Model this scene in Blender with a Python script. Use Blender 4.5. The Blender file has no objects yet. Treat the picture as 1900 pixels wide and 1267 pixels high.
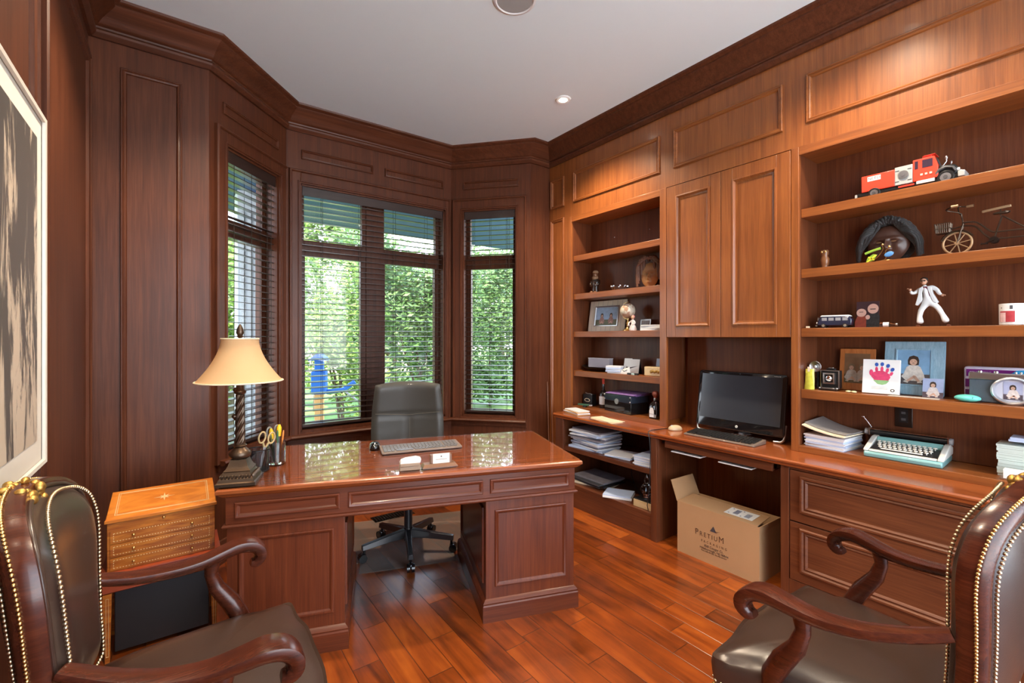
import bpy, bmesh, math, random
from mathutils import Vector, Matrix
PI = math.pi
random.seed(7)
S = bpy.context.scene
COL = S.collection

# ------------------------------------------------------------------ camera
TH = math.radians(36.214)
cam_data = bpy.data.cameras.new('camera')
cam = bpy.data.objects.new('camera', cam_data)
COL.objects.link(cam)
cam.location = (0, 0, 1.4)
cam.rotation_euler = (PI/2, 0, -TH)
cam_data.sensor_width = 36.0
cam_data.lens = 846.0/1900.0*36.0
cam_data.shift_y = -(633.5-626.0)/1900.0
cam_data.clip_start = 0.02
S.camera = cam

# ------------------------------------------------------------------ colour management
S.view_settings.view_transform = 'Standard'
S.view_settings.look = 'None'
S.view_settings.gamma = 1.0
S.view_settings.use_curve_mapping = False
S.view_settings.exposure = 1.0
S.cycles.max_bounces = 8
S.cycles.diffuse_bounces = 5
S.cycles.glossy_bounces = 4
S.cycles.transmission_bounces = 8
S.cycles.transparent_max_bounces = 12
S.cycles.sample_clamp_indirect = 6.0
S.cycles.caustics_reflective = False
S.cycles.caustics_refractive = False
S.cycles.use_denoising = True

# ------------------------------------------------------------------ sky
W = bpy.data.worlds.new('world')
S.world = W
W.use_nodes = True
wn = W.node_tree.nodes; wl = W.node_tree.links
wn.clear()
w_out = wn.new('ShaderNodeOutputWorld')
w_bg = wn.new('ShaderNodeBackground')
w_tc = wn.new('ShaderNodeTexCoord')
w_sep = wn.new('ShaderNodeSeparateXYZ')
w_rmp = wn.new('ShaderNodeValToRGB')
w_rmp.color_ramp.elements[0].position = 0.0
w_rmp.color_ramp.elements[0].color = (0.93, 0.96, 1.0, 1)
w_rmp.color_ramp.elements[1].position = 0.6
w_rmp.color_ramp.elements[1].color = (0.50, 0.70, 1.0, 1)
wl.new(w_tc.outputs['Generated'], w_sep.inputs[0])
wl.new(w_sep.outputs['Z'], w_rmp.inputs[0])
wl.new(w_rmp.outputs[0], w_bg.inputs[0])
w_bg.inputs[1].default_value = 4.0
wl.new(w_bg.outputs[0], w_out.inputs[0])

# ------------------------------------------------------------------ sun (high, over the roof from the left of the house)
sd = bpy.data.lights.new('sun', 'SUN'); sd.energy = 9.0; sd.angle = math.radians(0.6); sd.color = (1.0, 0.93, 0.82)
sun = bpy.data.objects.new('sun', sd); COL.objects.link(sun)
sun.rotation_euler = Vector((0.42, 0.34, -0.84)).to_track_quat('-Z', 'Y').to_euler()

# daylight portals in the windows and the added rear opening (they only guide sky sampling)
def portal(name, loc, direction, sx, sy):
    d = bpy.data.lights.new(name, 'AREA'); d.shape = 'RECTANGLE'; d.size = sx; d.size_y = sy; d.energy = 1
    d.cycles.is_portal = True
    o = bpy.data.objects.new(name, d); COL.objects.link(o); o.location = loc
    o.rotation_euler = Vector(direction).to_track_quat('-Z', 'Y').to_euler()
portal('portal_bay_centre', (1.385, 4.05, 1.63), (0, -1, 0), 1.3, 2.0)
portal('portal_bay_left', (0.33, 3.66, 1.63), (0.74, -0.67, 0), 0.6, 2.0)
portal('portal_bay_right', (2.44, 3.66, 1.63), (-0.74, -0.67, 0), 0.6, 2.0)
portal('portal_added_opening', (1.25, -1.42, 1.45), (0, 1, 0), 3.0, 2.9)

# recessed ceiling lamps: the first is in view, the other three added for brightness
CEIL = 3.168
DOWNLIGHTS = [(2.306, 2.506), (2.306, 0.75), (0.30, 2.35), (0.30, 0.75)]
for (lx, ly) in DOWNLIGHTS:
    d = bpy.data.lights.new('downlight_lamp', 'SPOT'); d.energy = 70 if (lx > 1 and ly < 1) else 95; d.spot_size = math.radians(125); d.spot_blend = 0.7
    d.shadow_soft_size = 0.05; d.color = (1.0, 0.80, 0.58)
    o = bpy.data.objects.new('downlight_lamp', d); COL.objects.link(o); o.location = (lx, ly, CEIL-0.03)

# ================================================================== helpers
def smooth_by_angle(me, ang):
    if ang is None: return
    for p in me.polygons: p.use_smooth = True
    me.set_sharp_from_angle(angle=math.radians(ang))

class MB:
    def __init__(s):
        s.v = []; s.f = []; s.m = []
    def add(s, vs, fs, mi=0, T=None):
        b = len(s.v)
        if T is not None: vs = [T @ Vector(p) for p in vs]
        s.v.extend([tuple(p) for p in vs])
        for f in fs:
            s.f.append(tuple(b+i for i in f)); s.m.append(mi)
        return s
    def box(s, x0, x1, y0, y1, z0, z1, mi=0, T=None):
        if x1 < x0: x0, x1 = x1, x0
        if y1 < y0: y0, y1 = y1, y0
        if z1 < z0: z0, z1 = z1, z0
        vs = [(x0,y0,z0),(x1,y0,z0),(x1,y1,z0),(x0,y1,z0),(x0,y0,z1),(x1,y0,z1),(x1,y1,z1),(x0,y1,z1)]
        fs = [(0,3,2,1),(4,5,6,7),(0,1,5,4),(1,2,6,5),(2,3,7,6),(3,0,4,7)]
        return s.add(vs, fs, mi, T)
    def rbox(s, c, size, rz=0, mi=0, rx=0, ry=0):
        T = Matrix.Translation(c) @ Matrix.Rotation(rz, 4, 'Z') @ Matrix.Rotation(ry, 4, 'Y') @ Matrix.Rotation(rx, 4, 'X')
        a, b, d = size[0]/2, size[1]/2, size[2]/2
        return s.box(-a, a, -b, b, -d, d, mi, T)
    def fbox(s, F, u0, u1, v0, v1, n0, n1, mi=0):
        O, U, V, N = F
        T = Matrix((( U[0],V[0],N[0],O[0]),(U[1],V[1],N[1],O[1]),(U[2],V[2],N[2],O[2]),(0,0,0,1)))
        det = T.to_3x3().determinant()
        b = len(s.f)
        s.box(u0, u1, v0, v1, n0, n1, mi, T)
        if det < 0:
            for i in range(b, len(s.f)): s.f[i] = tuple(reversed(s.f[i]))
        return s
    def mould(s, F, u0, u1, v0, v1, prof, mi=0, closed=False):
        # mitred moulding round a rectangle: prof = [(inset, height)]
        O, U, V, N = [Vector(q) for q in F]
        flip = U.cross(V).dot(N) < 0
        vs = []; fs = []
        for (a, h) in prof:
            for (u, v) in ((u0+a, v0+a), (u1-a, v0+a), (u1-a, v1-a), (u0+a, v1-a)):
                vs.append(O + U*u + V*v + N*h)
        n = len(prof)
        for i in range(n-1):
            for k in range(4):
                q = (i*4+k, i*4+(k+1) % 4, (i+1)*4+(k+1) % 4, (i+1)*4+k)
                fs.append(tuple(reversed(q)) if flip else q)
        if closed:
            q = tuple((n-1)*4+k for k in range(4)); fs.append(tuple(reversed(q)) if flip else q)
        return s.add(vs, fs, mi)
    def loops(s, rings, mi=0, close_ring=True, cap0=True, cap1=True, T=None):
        n = len(rings[0]); vs = [p for r in rings for p in r]; fs = []
        for i in range(len(rings)-1):
            for k in range(n if close_ring else n-1):
                k2 = (k+1) % n
                fs.append((i*n+k, i*n+k2, (i+1)*n+k2, (i+1)*n+k))
        if cap0: fs.append(tuple(reversed(range(n))))
        if cap1: fs.append(tuple((len(rings)-1)*n+k for k in range(n)))
        return s.add(vs, fs, mi, T)
    def lathe(s, prof, n=24, c=(0,0,0), mi=0, T=None, cap=True):
        rings = [[(c[0]+r*math.cos(2*PI*k/n), c[1]+r*math.sin(2*PI*k/n), c[2]+z) for k in range(n)] for (r, z) in prof]
        return s.loops(rings, mi, True, cap, cap, T)
    def tube(s, pts, r, n=8, mi=0, flat=1.0, closed=False, up=None, cap=True):
        pts = [Vector(p) for p in pts]; N = len(pts); rings = []
        rr = r if isinstance(r, (list, tuple)) else [r]*N
        ref = Vector(up) if up else None
        prev = None
        for i, p in enumerate(pts):
            if closed: t = pts[(i+1) % N]-pts[i-1]
            else: t = pts[min(i+1, N-1)]-pts[max(i-1, 0)]
            t.normalize()
            if ref is not None: a = ref - t*ref.dot(t)
            elif prev is None:
                q = Vector((0,0,1)) if abs(t.z) < 0.9 else Vector((1,0,0)); a = q - t*q.dot(t)
            else: a = prev - t*prev.dot(t)
            if a.length < 1e-6: a = t.orthogonal()
            a.normalize(); prev = a; b = t.cross(a)
            rings.append([p + a*(rr[i]*flat*math.cos(2*PI*k/n)) + b*(rr[i]*math.sin(2*PI*k/n)) for k in range(n)])
        if closed: rings.append(rings[0]); return s.loops(rings, mi, True, False, False)
        return s.loops(rings, mi, True, cap, cap)
    def cyl(s, p0, p1, r0, r1=None, n=16, mi=0):
        return s.tube([p0, p1], [r0, r0 if r1 is None else r1], n, mi)
    def ell(s, c, r, mi=0, n=12, m=8, T=None):
        if not isinstance(r, (tuple, list)): r = (r, r, r)
        rings = []
        for i in range(m+1):
            a = -PI/2 + PI*i/m; ca = max(math.cos(a), 0.02)
            rings.append([(c[0]+r[0]*ca*math.cos(2*PI*k/n), c[1]+r[1]*ca*math.sin(2*PI*k/n), c[2]+r[2]*math.sin(a)) for k in range(n)])
        return s.loops(rings, mi, True, True, True, T)
    def prism(s, poly, F, n0, n1, mi=0):
        O, U, V, N = [Vector(q) for q in F]
        a = [O+U*u+V*v+N*n0 for u, v in poly]; b = [O+U*u+V*v+N*n1 for u, v in poly]
        area = sum(poly[i-1][0]*poly[i][1]-poly[i][0]*poly[i-1][1] for i in range(len(poly)))
        if (area < 0) != (U.cross(V).dot(N) < 0) != (n1 < n0): a.reverse(); b.reverse()
        return s.loops([a, b], mi)
    def build(s, name, mats, parent=None, smooth=35, bevel=0, seg=2, loc=None, rot=None):
        me = bpy.data.meshes.new(name)
        me.from_pydata(s.v, [], s.f)
        if not isinstance(mats, (list, tuple)): mats = [mats]
        for m in mats: me.materials.append(m)
        if len(mats) > 1:
            for p, mi in zip(me.polygons, s.m): p.material_index = mi
        me.validate(); me.update()
        smooth_by_angle(me, smooth)
        o = bpy.data.objects.new(name, me); COL.objects.link(o)
        if parent: o.parent = parent
        if loc: o.location = loc
        if rot: o.rotation_euler = rot
        if bevel:
            b = o.modifiers.new('bevel', 'BEVEL'); b.width = bevel; b.segments = seg; b.limit_method = 'ANGLE'
            b.angle_limit = math.radians(40)
        return o

def thing(name, label, cat, loc=(0,0,0), rz=0, group=None):
    o = bpy.data.objects.new(name, None); COL.objects.link(o); o.empty_display_size = 0.05
    o.location = loc; o.rotation_euler = (0, 0, rz); o['label'] = label; o['category'] = cat
    if group: o['group'] = group
    return o
def tag(o, label, cat, group=None):
    o['label'] = label; o['category'] = cat
    if group: o['group'] = group
    return o
def struct(o):
    o['kind'] = 'structure'; return o
def copy_tree(o, parent=None):
    c = o.copy(); COL.objects.link(c); c.parent = parent
    for ch in [x for x in COL.objects if x.parent == o]: copy_tree(ch, c)
    return c
def text(s, size, mat, parent, loc, rot, name='lettering', ax='CENTER', extrude=0.0002, spacing=1.0, sx=1.0):
    cu = bpy.data.curves.new(name, 'FONT'); cu.body = s; cu.size = size; cu.align_x = ax; cu.align_y = 'CENTER'
    cu.extrude = extrude; cu.space_character = spacing
    t = bpy.data.objects.new('tmp', cu); COL.objects.link(t)
    dg = bpy.context.evaluated_depsgraph_get()
    me = bpy.data.meshes.new_from_object(t.evaluated_get(dg)); me.name = name
    bpy.data.objects.remove(t)
    for v in me.vertices: v.co.x *= sx
    me.materials.clear(); me.materials.append(mat)
    o = bpy.data.objects.new(name, me); COL.objects.link(o); o.parent = parent; o.location = loc; o.rotation_euler = rot
    return o

# ================================================================== materials
def newmat(name):
    m = bpy.data.materials.new(name); m.use_nodes = True
    return m, m.node_tree.nodes, m.node_tree.links, m.node_tree.nodes['Principled BSDF']
def plain(name, col, rough=0.5, metal=0, coat=0, bump=0, bscale=200, trans=0, ior=1.45, alpha=1, sheen=0, var=0, vscale=8):
    m, n, l, b = newmat(name)
    b.inputs['Base Color'].default_value = (*col, 1)
    b.inputs['Roughness'].default_value = rough
    b.inputs['Metallic'].default_value = metal
    b.inputs['Coat Weight'].default_value = coat
    b.inputs['Coat Roughness'].default_value = 0.08
    b.inputs['Transmission Weight'].default_value = trans
    b.inputs['IOR'].default_value = ior
    if sheen: b.inputs['Sheen Weight'].default_value = sheen
    tc = n.new('ShaderNodeTexCoord')
    nz = n.new('ShaderNodeTexNoise'); nz.inputs['Scale'].default_value = vscale; nz.inputs['Detail'].default_value = 4
    l.new(tc.outputs['Object'], nz.inputs['Vector'])
    v = var if var else 0.06
    mx = n.new('ShaderNodeMix'); mx.data_type = 'RGBA'
    mx.inputs[6].default_value = (*[c*(1-v) for c in col], 1); mx.inputs[7].default_value = (*[min(1, c*(1+v)) for c in col], 1)
    l.new(nz.outputs['Fac'], mx.inputs[0]); l.new(mx.outputs[2], b.inputs['Base Color'])
    if bump:
        nb = n.new('ShaderNodeTexNoise'); nb.inputs['Scale'].default_value = bscale; nb.inputs['Detail'].default_value = 3
        bp = n.new('ShaderNodeBump'); bp.inputs['Strength'].default_value = bump; bp.inputs['Distance'].default_value = 0.002
        l.new(tc.outputs['Object'], nb.inputs['Vector']); l.new(nb.outputs['Fac'], bp.inputs['Height']); l.new(bp.outputs[0], b.inputs['Normal'])
    return m
def emit(name, col, strength):
    m, n, l, b = newmat(name)
    b.inputs['Base Color'].default_value = (*col, 1)
    b.inputs['Emission Color'].default_value = (*col, 1); b.inputs['Emission Strength'].default_value = strength
    return m
def wood(name, dark, mid, light, axis='z', rough=0.35, coat=0.25, scale=1.0, bump=0.12, blotch=0.5, spec=0.5):
    m, n, l, b = newmat(name); b.inputs['Specular IOR Level'].default_value = spec
    tc = n.new('ShaderNodeTexCoord'); mp = n.new('ShaderNodeMapping')
    k = 34*scale; g = 1.1*scale
    mp.inputs['Scale'].default_value = {'x': (g, k, k), 'y': (k, g, k), 'z': (k, k, g)}[axis]
    l.new(tc.outputs['Object'], mp.inputs['Vector'])
    n1 = n.new('ShaderNodeTexNoise'); n1.inputs['Scale'].default_value = 1.0; n1.inputs['Detail'].default_value = 7; n1.inputs['Roughness'].default_value = 0.62
    n1.inputs['Distortion'].default_value = 0.6
    l.new(mp.outputs[0], n1.inputs['Vector'])
    n2 = n.new('ShaderNodeTexNoise'); n2.inputs['Scale'].default_value = 5.0; n2.inputs['Detail'].default_value = 4
    l.new(mp.outputs[0], n2.inputs['Vector'])
    n3 = n.new('ShaderNodeTexNoise'); n3.inputs['Scale'].default_value = 2.2; n3.inputs['Detail'].default_value = 2
    l.new(tc.outputs['Object'], n3.inputs['Vector'])
    a1 = n.new('ShaderNodeMath'); a1.operation = 'MULTIPLY'; a1.inputs[1].default_value = 0.52; l.new(n1.outputs['Fac'], a1.inputs[0])
    a2 = n.new('ShaderNodeMath'); a2.operation = 'MULTIPLY_ADD'; a2.inputs[1].default_value = 0.30; l.new(n2.outputs['Fac'], a2.inputs[0]); l.new(a1.outputs[0], a2.inputs[2])
    a3 = n.new('ShaderNodeMath'); a3.operation = 'MULTIPLY_ADD'; a3.inputs[1].default_value = blotch*0.5; l.new(n3.outputs['Fac'], a3.inputs[0]); l.new(a2.outputs[0], a3.inputs[2])
    r = n.new('ShaderNodeValToRGB'); e = r.color_ramp.elements
    c0 = 0.41+blotch*0.25
    e[0].position = c0-0.20; e[0].color = (*dark, 1); e[1].position = c0+0.20; e[1].color = (*light, 1)
    x = e.new(c0); x.color = (*mid, 1)
    l.new(a3.outputs[0], r.inputs[0]); l.new(r.outputs[0], b.inputs['Base Color'])
    b.inputs['Roughness'].default_value = rough; b.inputs['Coat Weight'].default_value = coat; b.inputs['Coat Roughness'].default_value = 0.12
    bp = n.new('ShaderNodeBump'); bp.inputs['Strength'].default_value = bump; bp.inputs['Distance'].default_value = 0.002
    l.new(n2.outputs['Fac'], bp.inputs['Height']); l.new(bp.outputs[0], b.inputs['Normal'])
    return m
def floor_mat():
    m, n, l, b = newmat('floor_planks')
    tc = n.new('ShaderNodeTexCoord'); sp = n.new('ShaderNodeSeparateXYZ'); l.new(tc.outputs['Object'], sp.inputs[0])
    def M(op, a, bb=None, c=None):
        q = n.new('ShaderNodeMath'); q.operation = op
        for i, val in enumerate((a, bb, c)):
            if val is None: continue
            if isinstance(val, (int, float)): q.inputs[i].default_value = val
            else: l.new(val, q.inputs[i])
        return q.outputs[0]
    xs = M('DIVIDE', sp.outputs['X'], 0.118); row = M('FLOOR', xs); fx = M('FRACT', xs)
    w1 = n.new('ShaderNodeTexWhiteNoise'); w1.noise_dimensions = '1D'; l.new(row, w1.inputs['W'])
    ys = M('ADD', M('DIVIDE', sp.outputs['Y'], 0.72), M('MULTIPLY', w1.outputs['Value'], 9.7)); cell = M('FLOOR', ys); fy = M('FRACT', ys)
    w2 = n.new('ShaderNodeTexWhiteNoise'); w2.noise_dimensions = '2D'
    cb = n.new('ShaderNodeCombineXYZ'); l.new(row, cb.inputs[0]); l.new(cell, cb.inputs[1]); l.new(cb.outputs[0], w2.inputs['Vector'])
    # grain
    off = n.new('ShaderNodeVectorMath'); off.operation = 'MULTIPLY_ADD'; off.inputs[1].default_value = (11, 7, 3)
    l.new(w2.outputs['Color'], off.inputs[0])
    mp = n.new('ShaderNodeMapping'); mp.inputs['Scale'].default_value = (14, 1.6, 1); l.new(tc.outputs['Object'], mp.inputs[0]); l.new(mp.outputs[0], off.inputs[2])
    n1 = n.new('ShaderNodeTexNoise'); n1.inputs['Scale'].default_value = 1.0; n1.inputs['Detail'].default_value = 8; n1.inputs['Roughness'].default_value = 0.6; n1.inputs['Distortion'].default_value = 1.2
    l.new(off.outputs[0], n1.inputs['Vector'])
    n3 = n.new('ShaderNodeTexNoise'); n3.inputs['Scale'].default_value = 5; n3.inputs['Detail'].default_value = 3; l.new(tc.outputs['Object'], n3.inputs['Vector'])
    f = M('ADD', M('MULTIPLY', n1.outputs['Fac'], 0.75), M('MULTIPLY_ADD', w2.outputs['Value'], 0.24, 0.0))
    f = M('ADD', f, M('MULTIPLY_ADD', n3.outputs['Fac'], 0.3, -0.15))
    r = n.new('ShaderNodeValToRGB'); e = r.color_ramp.elements
    e[0].position = 0.25; e[0].color = (0.055, 0.012, 0.004, 1); e[1].position = 0.82; e[1].color = (0.50, 0.125, 0.016, 1)
    x = e.new(0.52); x.color = (0.27, 0.055, 0.008, 1)
    l.new(f, r.inputs[0])
    # grooves
    gx = M('MINIMUM', fx, M('SUBTRACT', 1, fx)); gy = M('MINIMUM', fy, M('SUBTRACT', 1, fy))
    g = M('MINIMUM', M('MULTIPLY', gx, 0.118), M('MULTIPLY', gy, 0.72))
    gs = n.new('ShaderNodeMapRange'); gs.inputs[1].default_value = 0.0; gs.inputs[2].default_value = 0.0028; l.new(g, gs.inputs[0])
    mx = n.new('ShaderNodeMix'); mx.data_type = 'RGBA'; mx.inputs[6].default_value = (0.035, 0.010, 0.004, 1)
    gm = n.new('ShaderNodeMapRange'); gm.inputs[1].default_value = 0.0; gm.inputs[2].default_value = 0.0026; l.new(g, gm.inputs[0])
    l.new(gm.outputs[0], mx.inputs[0]); l.new(r.outputs[0], mx.inputs[7]); l.new(mx.outputs[2], b.inputs['Base Color'])
    b.inputs['Roughness'].default_value = 0.28; b.inputs['Coat Weight'].default_value = 0.35; b.inputs['Coat Roughness'].default_value = 0.15
    bh = M('MULTIPLY_ADD', n1.outputs['Fac'], 0.12, gs.outputs[0])
    bp = n.new('ShaderNodeBump'); bp.inputs['Strength'].default_value = 0.5; bp.inputs['Distance'].default_value = 0.003
    l.new(bh, bp.inputs['Height']); l.new(bp.outputs[0], b.inputs['Normal'])
    return m
WD = ((0.045, 0.013, 0.006), (0.090, 0.027, 0.0115), (0.145, 0.046, 0.019))  # same wood as the cherry, colour darkened to stand for backlit walls
MW = {a: wood('wall_wood_shaded_'+a, *WD, axis=a, rough=0.40, coat=0.04, spec=0.28) for a in 'xyz'}
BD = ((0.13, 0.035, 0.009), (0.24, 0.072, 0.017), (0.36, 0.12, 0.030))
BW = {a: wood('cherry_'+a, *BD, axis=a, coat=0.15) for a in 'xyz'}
LD = ((0.065, 0.018, 0.008), (0.125, 0.037, 0.014), (0.19, 0.060, 0.022))  # darker, redder cherry; shade on backs and lower units goes into the colour
LW = {a: wood('cherry_shaded_'+a, *LD, axis=a, rough=0.40, coat=0.05, spec=0.3) for a in 'xyz'}
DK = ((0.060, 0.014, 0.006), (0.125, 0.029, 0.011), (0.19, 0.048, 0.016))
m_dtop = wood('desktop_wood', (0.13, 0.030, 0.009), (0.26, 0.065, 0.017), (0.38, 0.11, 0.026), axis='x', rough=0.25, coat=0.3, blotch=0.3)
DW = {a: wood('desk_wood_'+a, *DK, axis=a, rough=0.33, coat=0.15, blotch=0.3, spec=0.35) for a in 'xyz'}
CHW = wood('armchair_wood', (0.022, 0.006, 0.003), (0.060, 0.013, 0.006), (0.115, 0.027, 0.011), axis='y', rough=0.27, coat=0.22, scale=1.5, spec=0.4)
m_floor = floor_mat()
m_ceil = plain('ceiling_paint', (0.80, 0.91, 0.93), 0.8, bump=0.05, var=0.01)
m_wallpaint = plain('rear_wall_paint', (0.72, 0.70, 0.66), 0.8)
m_black = plain('black_plastic', (0.012, 0.012, 0.013), 0.35)
m_gloss = plain('gloss_black', (0.008, 0.008, 0.009), 0.08, coat=0.5)
m_white = plain('white', (0.80, 0.80, 0.78), 0.5)
m_paper = plain('paper', (0.74, 0.75, 0.78), 0.8)
m_cream = plain('cream_paper', (0.78, 0.66, 0.47), 0.8)
m_grey = plain('grey', (0.30, 0.30, 0.31), 0.5)
m_dgrey = plain('dark_grey', (0.07, 0.07, 0.075), 0.5)
m_chrome = plain('chrome', (0.75, 0.75, 0.76), 0.15, metal=1)
m_silver = plain('silver', (0.55, 0.55, 0.56), 0.3, metal=1)
m_brass = plain('brass', (0.75, 0.50, 0.20), 0.28, metal=1)
m_gilt = plain('gilt', (0.50, 0.30, 0.085), 0.45, metal=1, bump=0.4, bscale=120)
m_steel_dark = plain('dark_steel', (0.06, 0.05, 0.045), 0.35, metal=1)
m_card = plain('cardboard', (0.46, 0.27, 0.135), 0.85, bump=0.08, bscale=60)
m_ink = plain('ink', (0.03, 0.025, 0.03), 0.7)
m_brownink = plain('brown_ink', (0.10, 0.045, 0.025), 0.7)
m_red = plain('red', (0.65, 0.055, 0.03), 0.35)
m_glass = plain('clear_glass', (0.95, 0.97, 0.97), 0.02, trans=1.0, ior=1.45, var=0.001)
# ================================================================== room shell
XL, XR, YB = -0.384, 2.84, 3.275
YR = -1.4
FH = 2.6           # window head
# floor and ceiling
fl = MB(); fl.box(-0.6, 3.3, YR-0.12, 4.15, -0.12, 0.0); struct(fl.build('floor', m_floor))
ce = MB(); ce.box(-0.6, 3.3, YR-0.1, 4.15, CEIL, CEIL+0.15); struct(ce.build('ceiling', m_ceil))

PM = [(0.0, 0.0), (0.0, 0.010), (0.004, 0.014), (0.009, 0.014), (0.012, 0.009), (0.018, 0.011), (0.024, 0.008), (0.028, 0.0)]
PMS = [(0.0, 0.0), (0.0, 0.010), (0.004, 0.013), (0.008, 0.009), (0.013, 0.011), (0.018, 0.0)]
Z3 = (0, 0, 1)
# left wall
F_L = ((XL, 0, 0), (0, 1, 0), Z3, (1, 0, 0))
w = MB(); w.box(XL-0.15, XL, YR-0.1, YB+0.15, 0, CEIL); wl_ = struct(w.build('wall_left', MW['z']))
mm = MB()
for (a, b_) in ((-1.1, 0.9), (1.0, 2.126), (2.24, 3.235)):
    mm.mould(F_L, a, b_, 0.25, 2.872, [(q*1.6, h*1.5) for q, h in PM])
mm.build('panel_moulding', MW['z'], wl_)
# back wall left and right flats
F_A = ((XL, YB, 0), (1, 0, 0), Z3, (0, -1, 0))
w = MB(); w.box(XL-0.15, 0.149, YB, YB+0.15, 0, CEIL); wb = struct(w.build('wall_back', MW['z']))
mm = MB(); mm.mould(F_A, 0.129, 0.403, 0.25, 2.872, PM); mm.build('panel_moulding', MW['z'], wb)
w = MB(); w.box(2.61, 3.25, YB, YB+0.15, 0, CEIL); struct(w.build('wall_back_right', MW['z']))
# bay walls
def bay(name, p, q, op0, op1, zb, zt, cas, slots, num, mull=None, curt=None):
    p = Vector((*p, 0)); q = Vector((*q, 0)); U = (q-p).normalized(); L = (q-p).length
    N = Vector((0, 0, 1)).cross(U) * -1          # towards the room
    if N.dot(Vector((1.2, 1.0, 0))-p) < 0: N = -N
    F = (p, U, Vector(Z3), N)
    w = MB()
    for (u0, u1, v0, v1) in ((0, op0, 0, CEIL), (op1, L, 0, CEIL), (op0, op1, 0, zb), (op0, op1, zt, CEIL)):
        w.fbox(F, u0, u1, v0, v1, -0.16, 0)
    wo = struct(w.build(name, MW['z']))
    mm = MB()
    for (u0, u1) in slots: mm.mould(F, u0, u1, 2.795, 2.868, PMS)
    mm.build('panel_moulding', MW['x'], wo)
    # casing round the opening
    c = MB(); c0, c1 = cas
    c.fbox(F, c0, op0, zb-0.02, zt+0.085, 0, 0.018); c.fbox(F, op1, c1, zb-0.02, zt+0.085, 0, 0.018)
    c.fbox(F, op0, op1, zt, zt+0.085, 0, 0.018)
    co = c.build('window_casing', MW['z'], wo, bevel=0.003)
    c = MB(); c.mould(F, c0-0.012, c1+0.012, zb-0.04, zt+0.105, [(0, 0), (0, 0.020), (0.006, 0.028), (0.014, 0.028), (0.02, 0.018)])
    c.mould(F, op0-0.022, op1+0.022, zb-0.022, zt+0.022, [(0, 0.017), (0.004, 0.025), (0.010, 0.025), (0.013, 0.019), (0.022, 0.019)])
    c.build('casing_bead', MW['z'], wo)
    # window unit
    win = thing('window_%d' % num, 'x', 'window'); del win['label']; del win['category']; struct(win)
    j = MB(); D0 = -0.16
    j.fbox(F, op0, op0+0.012, zb, zt, D0, -0.001); j.fbox(F, op1-0.012, op1, zb, zt, D0, -0.001)
    j.fbox(F, op0, op1, zt-0.012, zt, D0, -0.001); j.fbox(F, op0, op1, zb, zb+0.012, D0, -0.001)
    j.build('jamb', MW['z'], win)
    fr = MB()
    def rect(u0, u1, v0, v1, wd, n0, n1):
        fr.fbox(F, u0, u0+wd, v0, v1, n0, n1); fr.fbox(F, u1-wd, u1, v0, v1, n0, n1)
        fr.fbox(F, u0+wd, u1-wd, v0, v0+wd, n0, n1); fr.fbox(F, u0+wd, u1-wd, v1-wd, v1, n0, n1)
    divs = [op0+0.012, op1-0.012] if mull is None else [op0+0.012, mull[0], mull[1], op1-0.012]
    TR = 2.10
    if mull: fr.fbox(F, mull[0], mull[1], zb+0.012, zt-0.012, -0.15, -0.085)
    panes = []
    for i in range(0, len(divs), 2):
        rect(divs[i], divs[i+1], zb+0.012, TR, 0.042, -0.145, -0.095)
        rect(divs[i], divs[i+1], TR+0.05, zt-0.012, 0.034, -0.145, -0.095)
        fr.fbox(F, divs[i], divs[i+1], TR, TR+0.05, -0.15, -0.085)
        panes += [(divs[i]+0.042, divs[i+1]-0.042, zb+0.054, TR-0.042), (divs[i]+0.034, divs[i+1]-0.034, TR+0.084, zt-0.046)]
    fr.build('sash_frame', MW['z'], win, bevel=0.002)
    for (a, b_, c_, d_) in panes:
        g = MB(); g.fbox(F, a-0.003, b_+0.003, c_-0.003, d_+0.003, -0.124, -0.118); g.build('pane', m_pane, win)
    # crank handle
    h = MB(); um = (divs[0]+divs[1])/2 if mull is None else (divs[2]+divs[3])/2
    O = p+U*um+N*(-0.08)
    h.ell((O.x, O.y, zb+0.035), (0.03, 0.02, 0.015)); h.tube([O+Vector((0, 0, zb+0.045)), O+U*0.03+Vector((0, 0, zb+0.055)), O+U*0.08+Vector((0, 0, zb+0.04))], 0.006)
    h.build('crank_handle', m_steel_dark, win)
    return F, L
def pane_mat():
    m, n, l, b = newmat('window_pane')
    n.remove(b); out = n['Material Output']
    tr = n.new('ShaderNodeBsdfTransparent'); gl = n.new('ShaderNodeBsdfGlossy'); gl.inputs['Roughness'].default_value = 0.02
    fr = n.new('ShaderNodeFresnel')
    ge = n.new('ShaderNodeNewGeometry'); mr = n.new('ShaderNodeMapRange'); mr.inputs[3].default_value = 1.45; mr.inputs[4].default_value = 1/1.45
    l.new(ge.outputs['Backfacing'], mr.inputs[0]); l.new(mr.outputs[0], fr.inputs['IOR']); mx = n.new('ShaderNodeMixShader')
    l.new(fr.outputs[0], mx.inputs[0]); l.new(tr.outputs[0], mx.inputs[1]); l.new(gl.outputs[0], mx.inputs[2]); l.new(mx.outputs[0], out.inputs[0])
    return m
m_pane = pane_mat()
PB0, PB1, PC1, PD1 = (0.149, 3.275), (0.67, 3.85), (2.10, 3.85), (2.61, 3.275)
F_B, L_B = bay('wall_bay_left', PB0, PB1, 0.135, 0.675, 0.66, FH, (0.055, 0.755), [(0.111, 0.668)], 1)
F_C, L_C = bay('wall_bay_centre', PB1, PC1, 0.10, 1.36, 0.66, FH, (0.03, 1.40), [(0.107, 0.675), (0.779, 1.344)], 2, mull=(0.645, 0.775))
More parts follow.
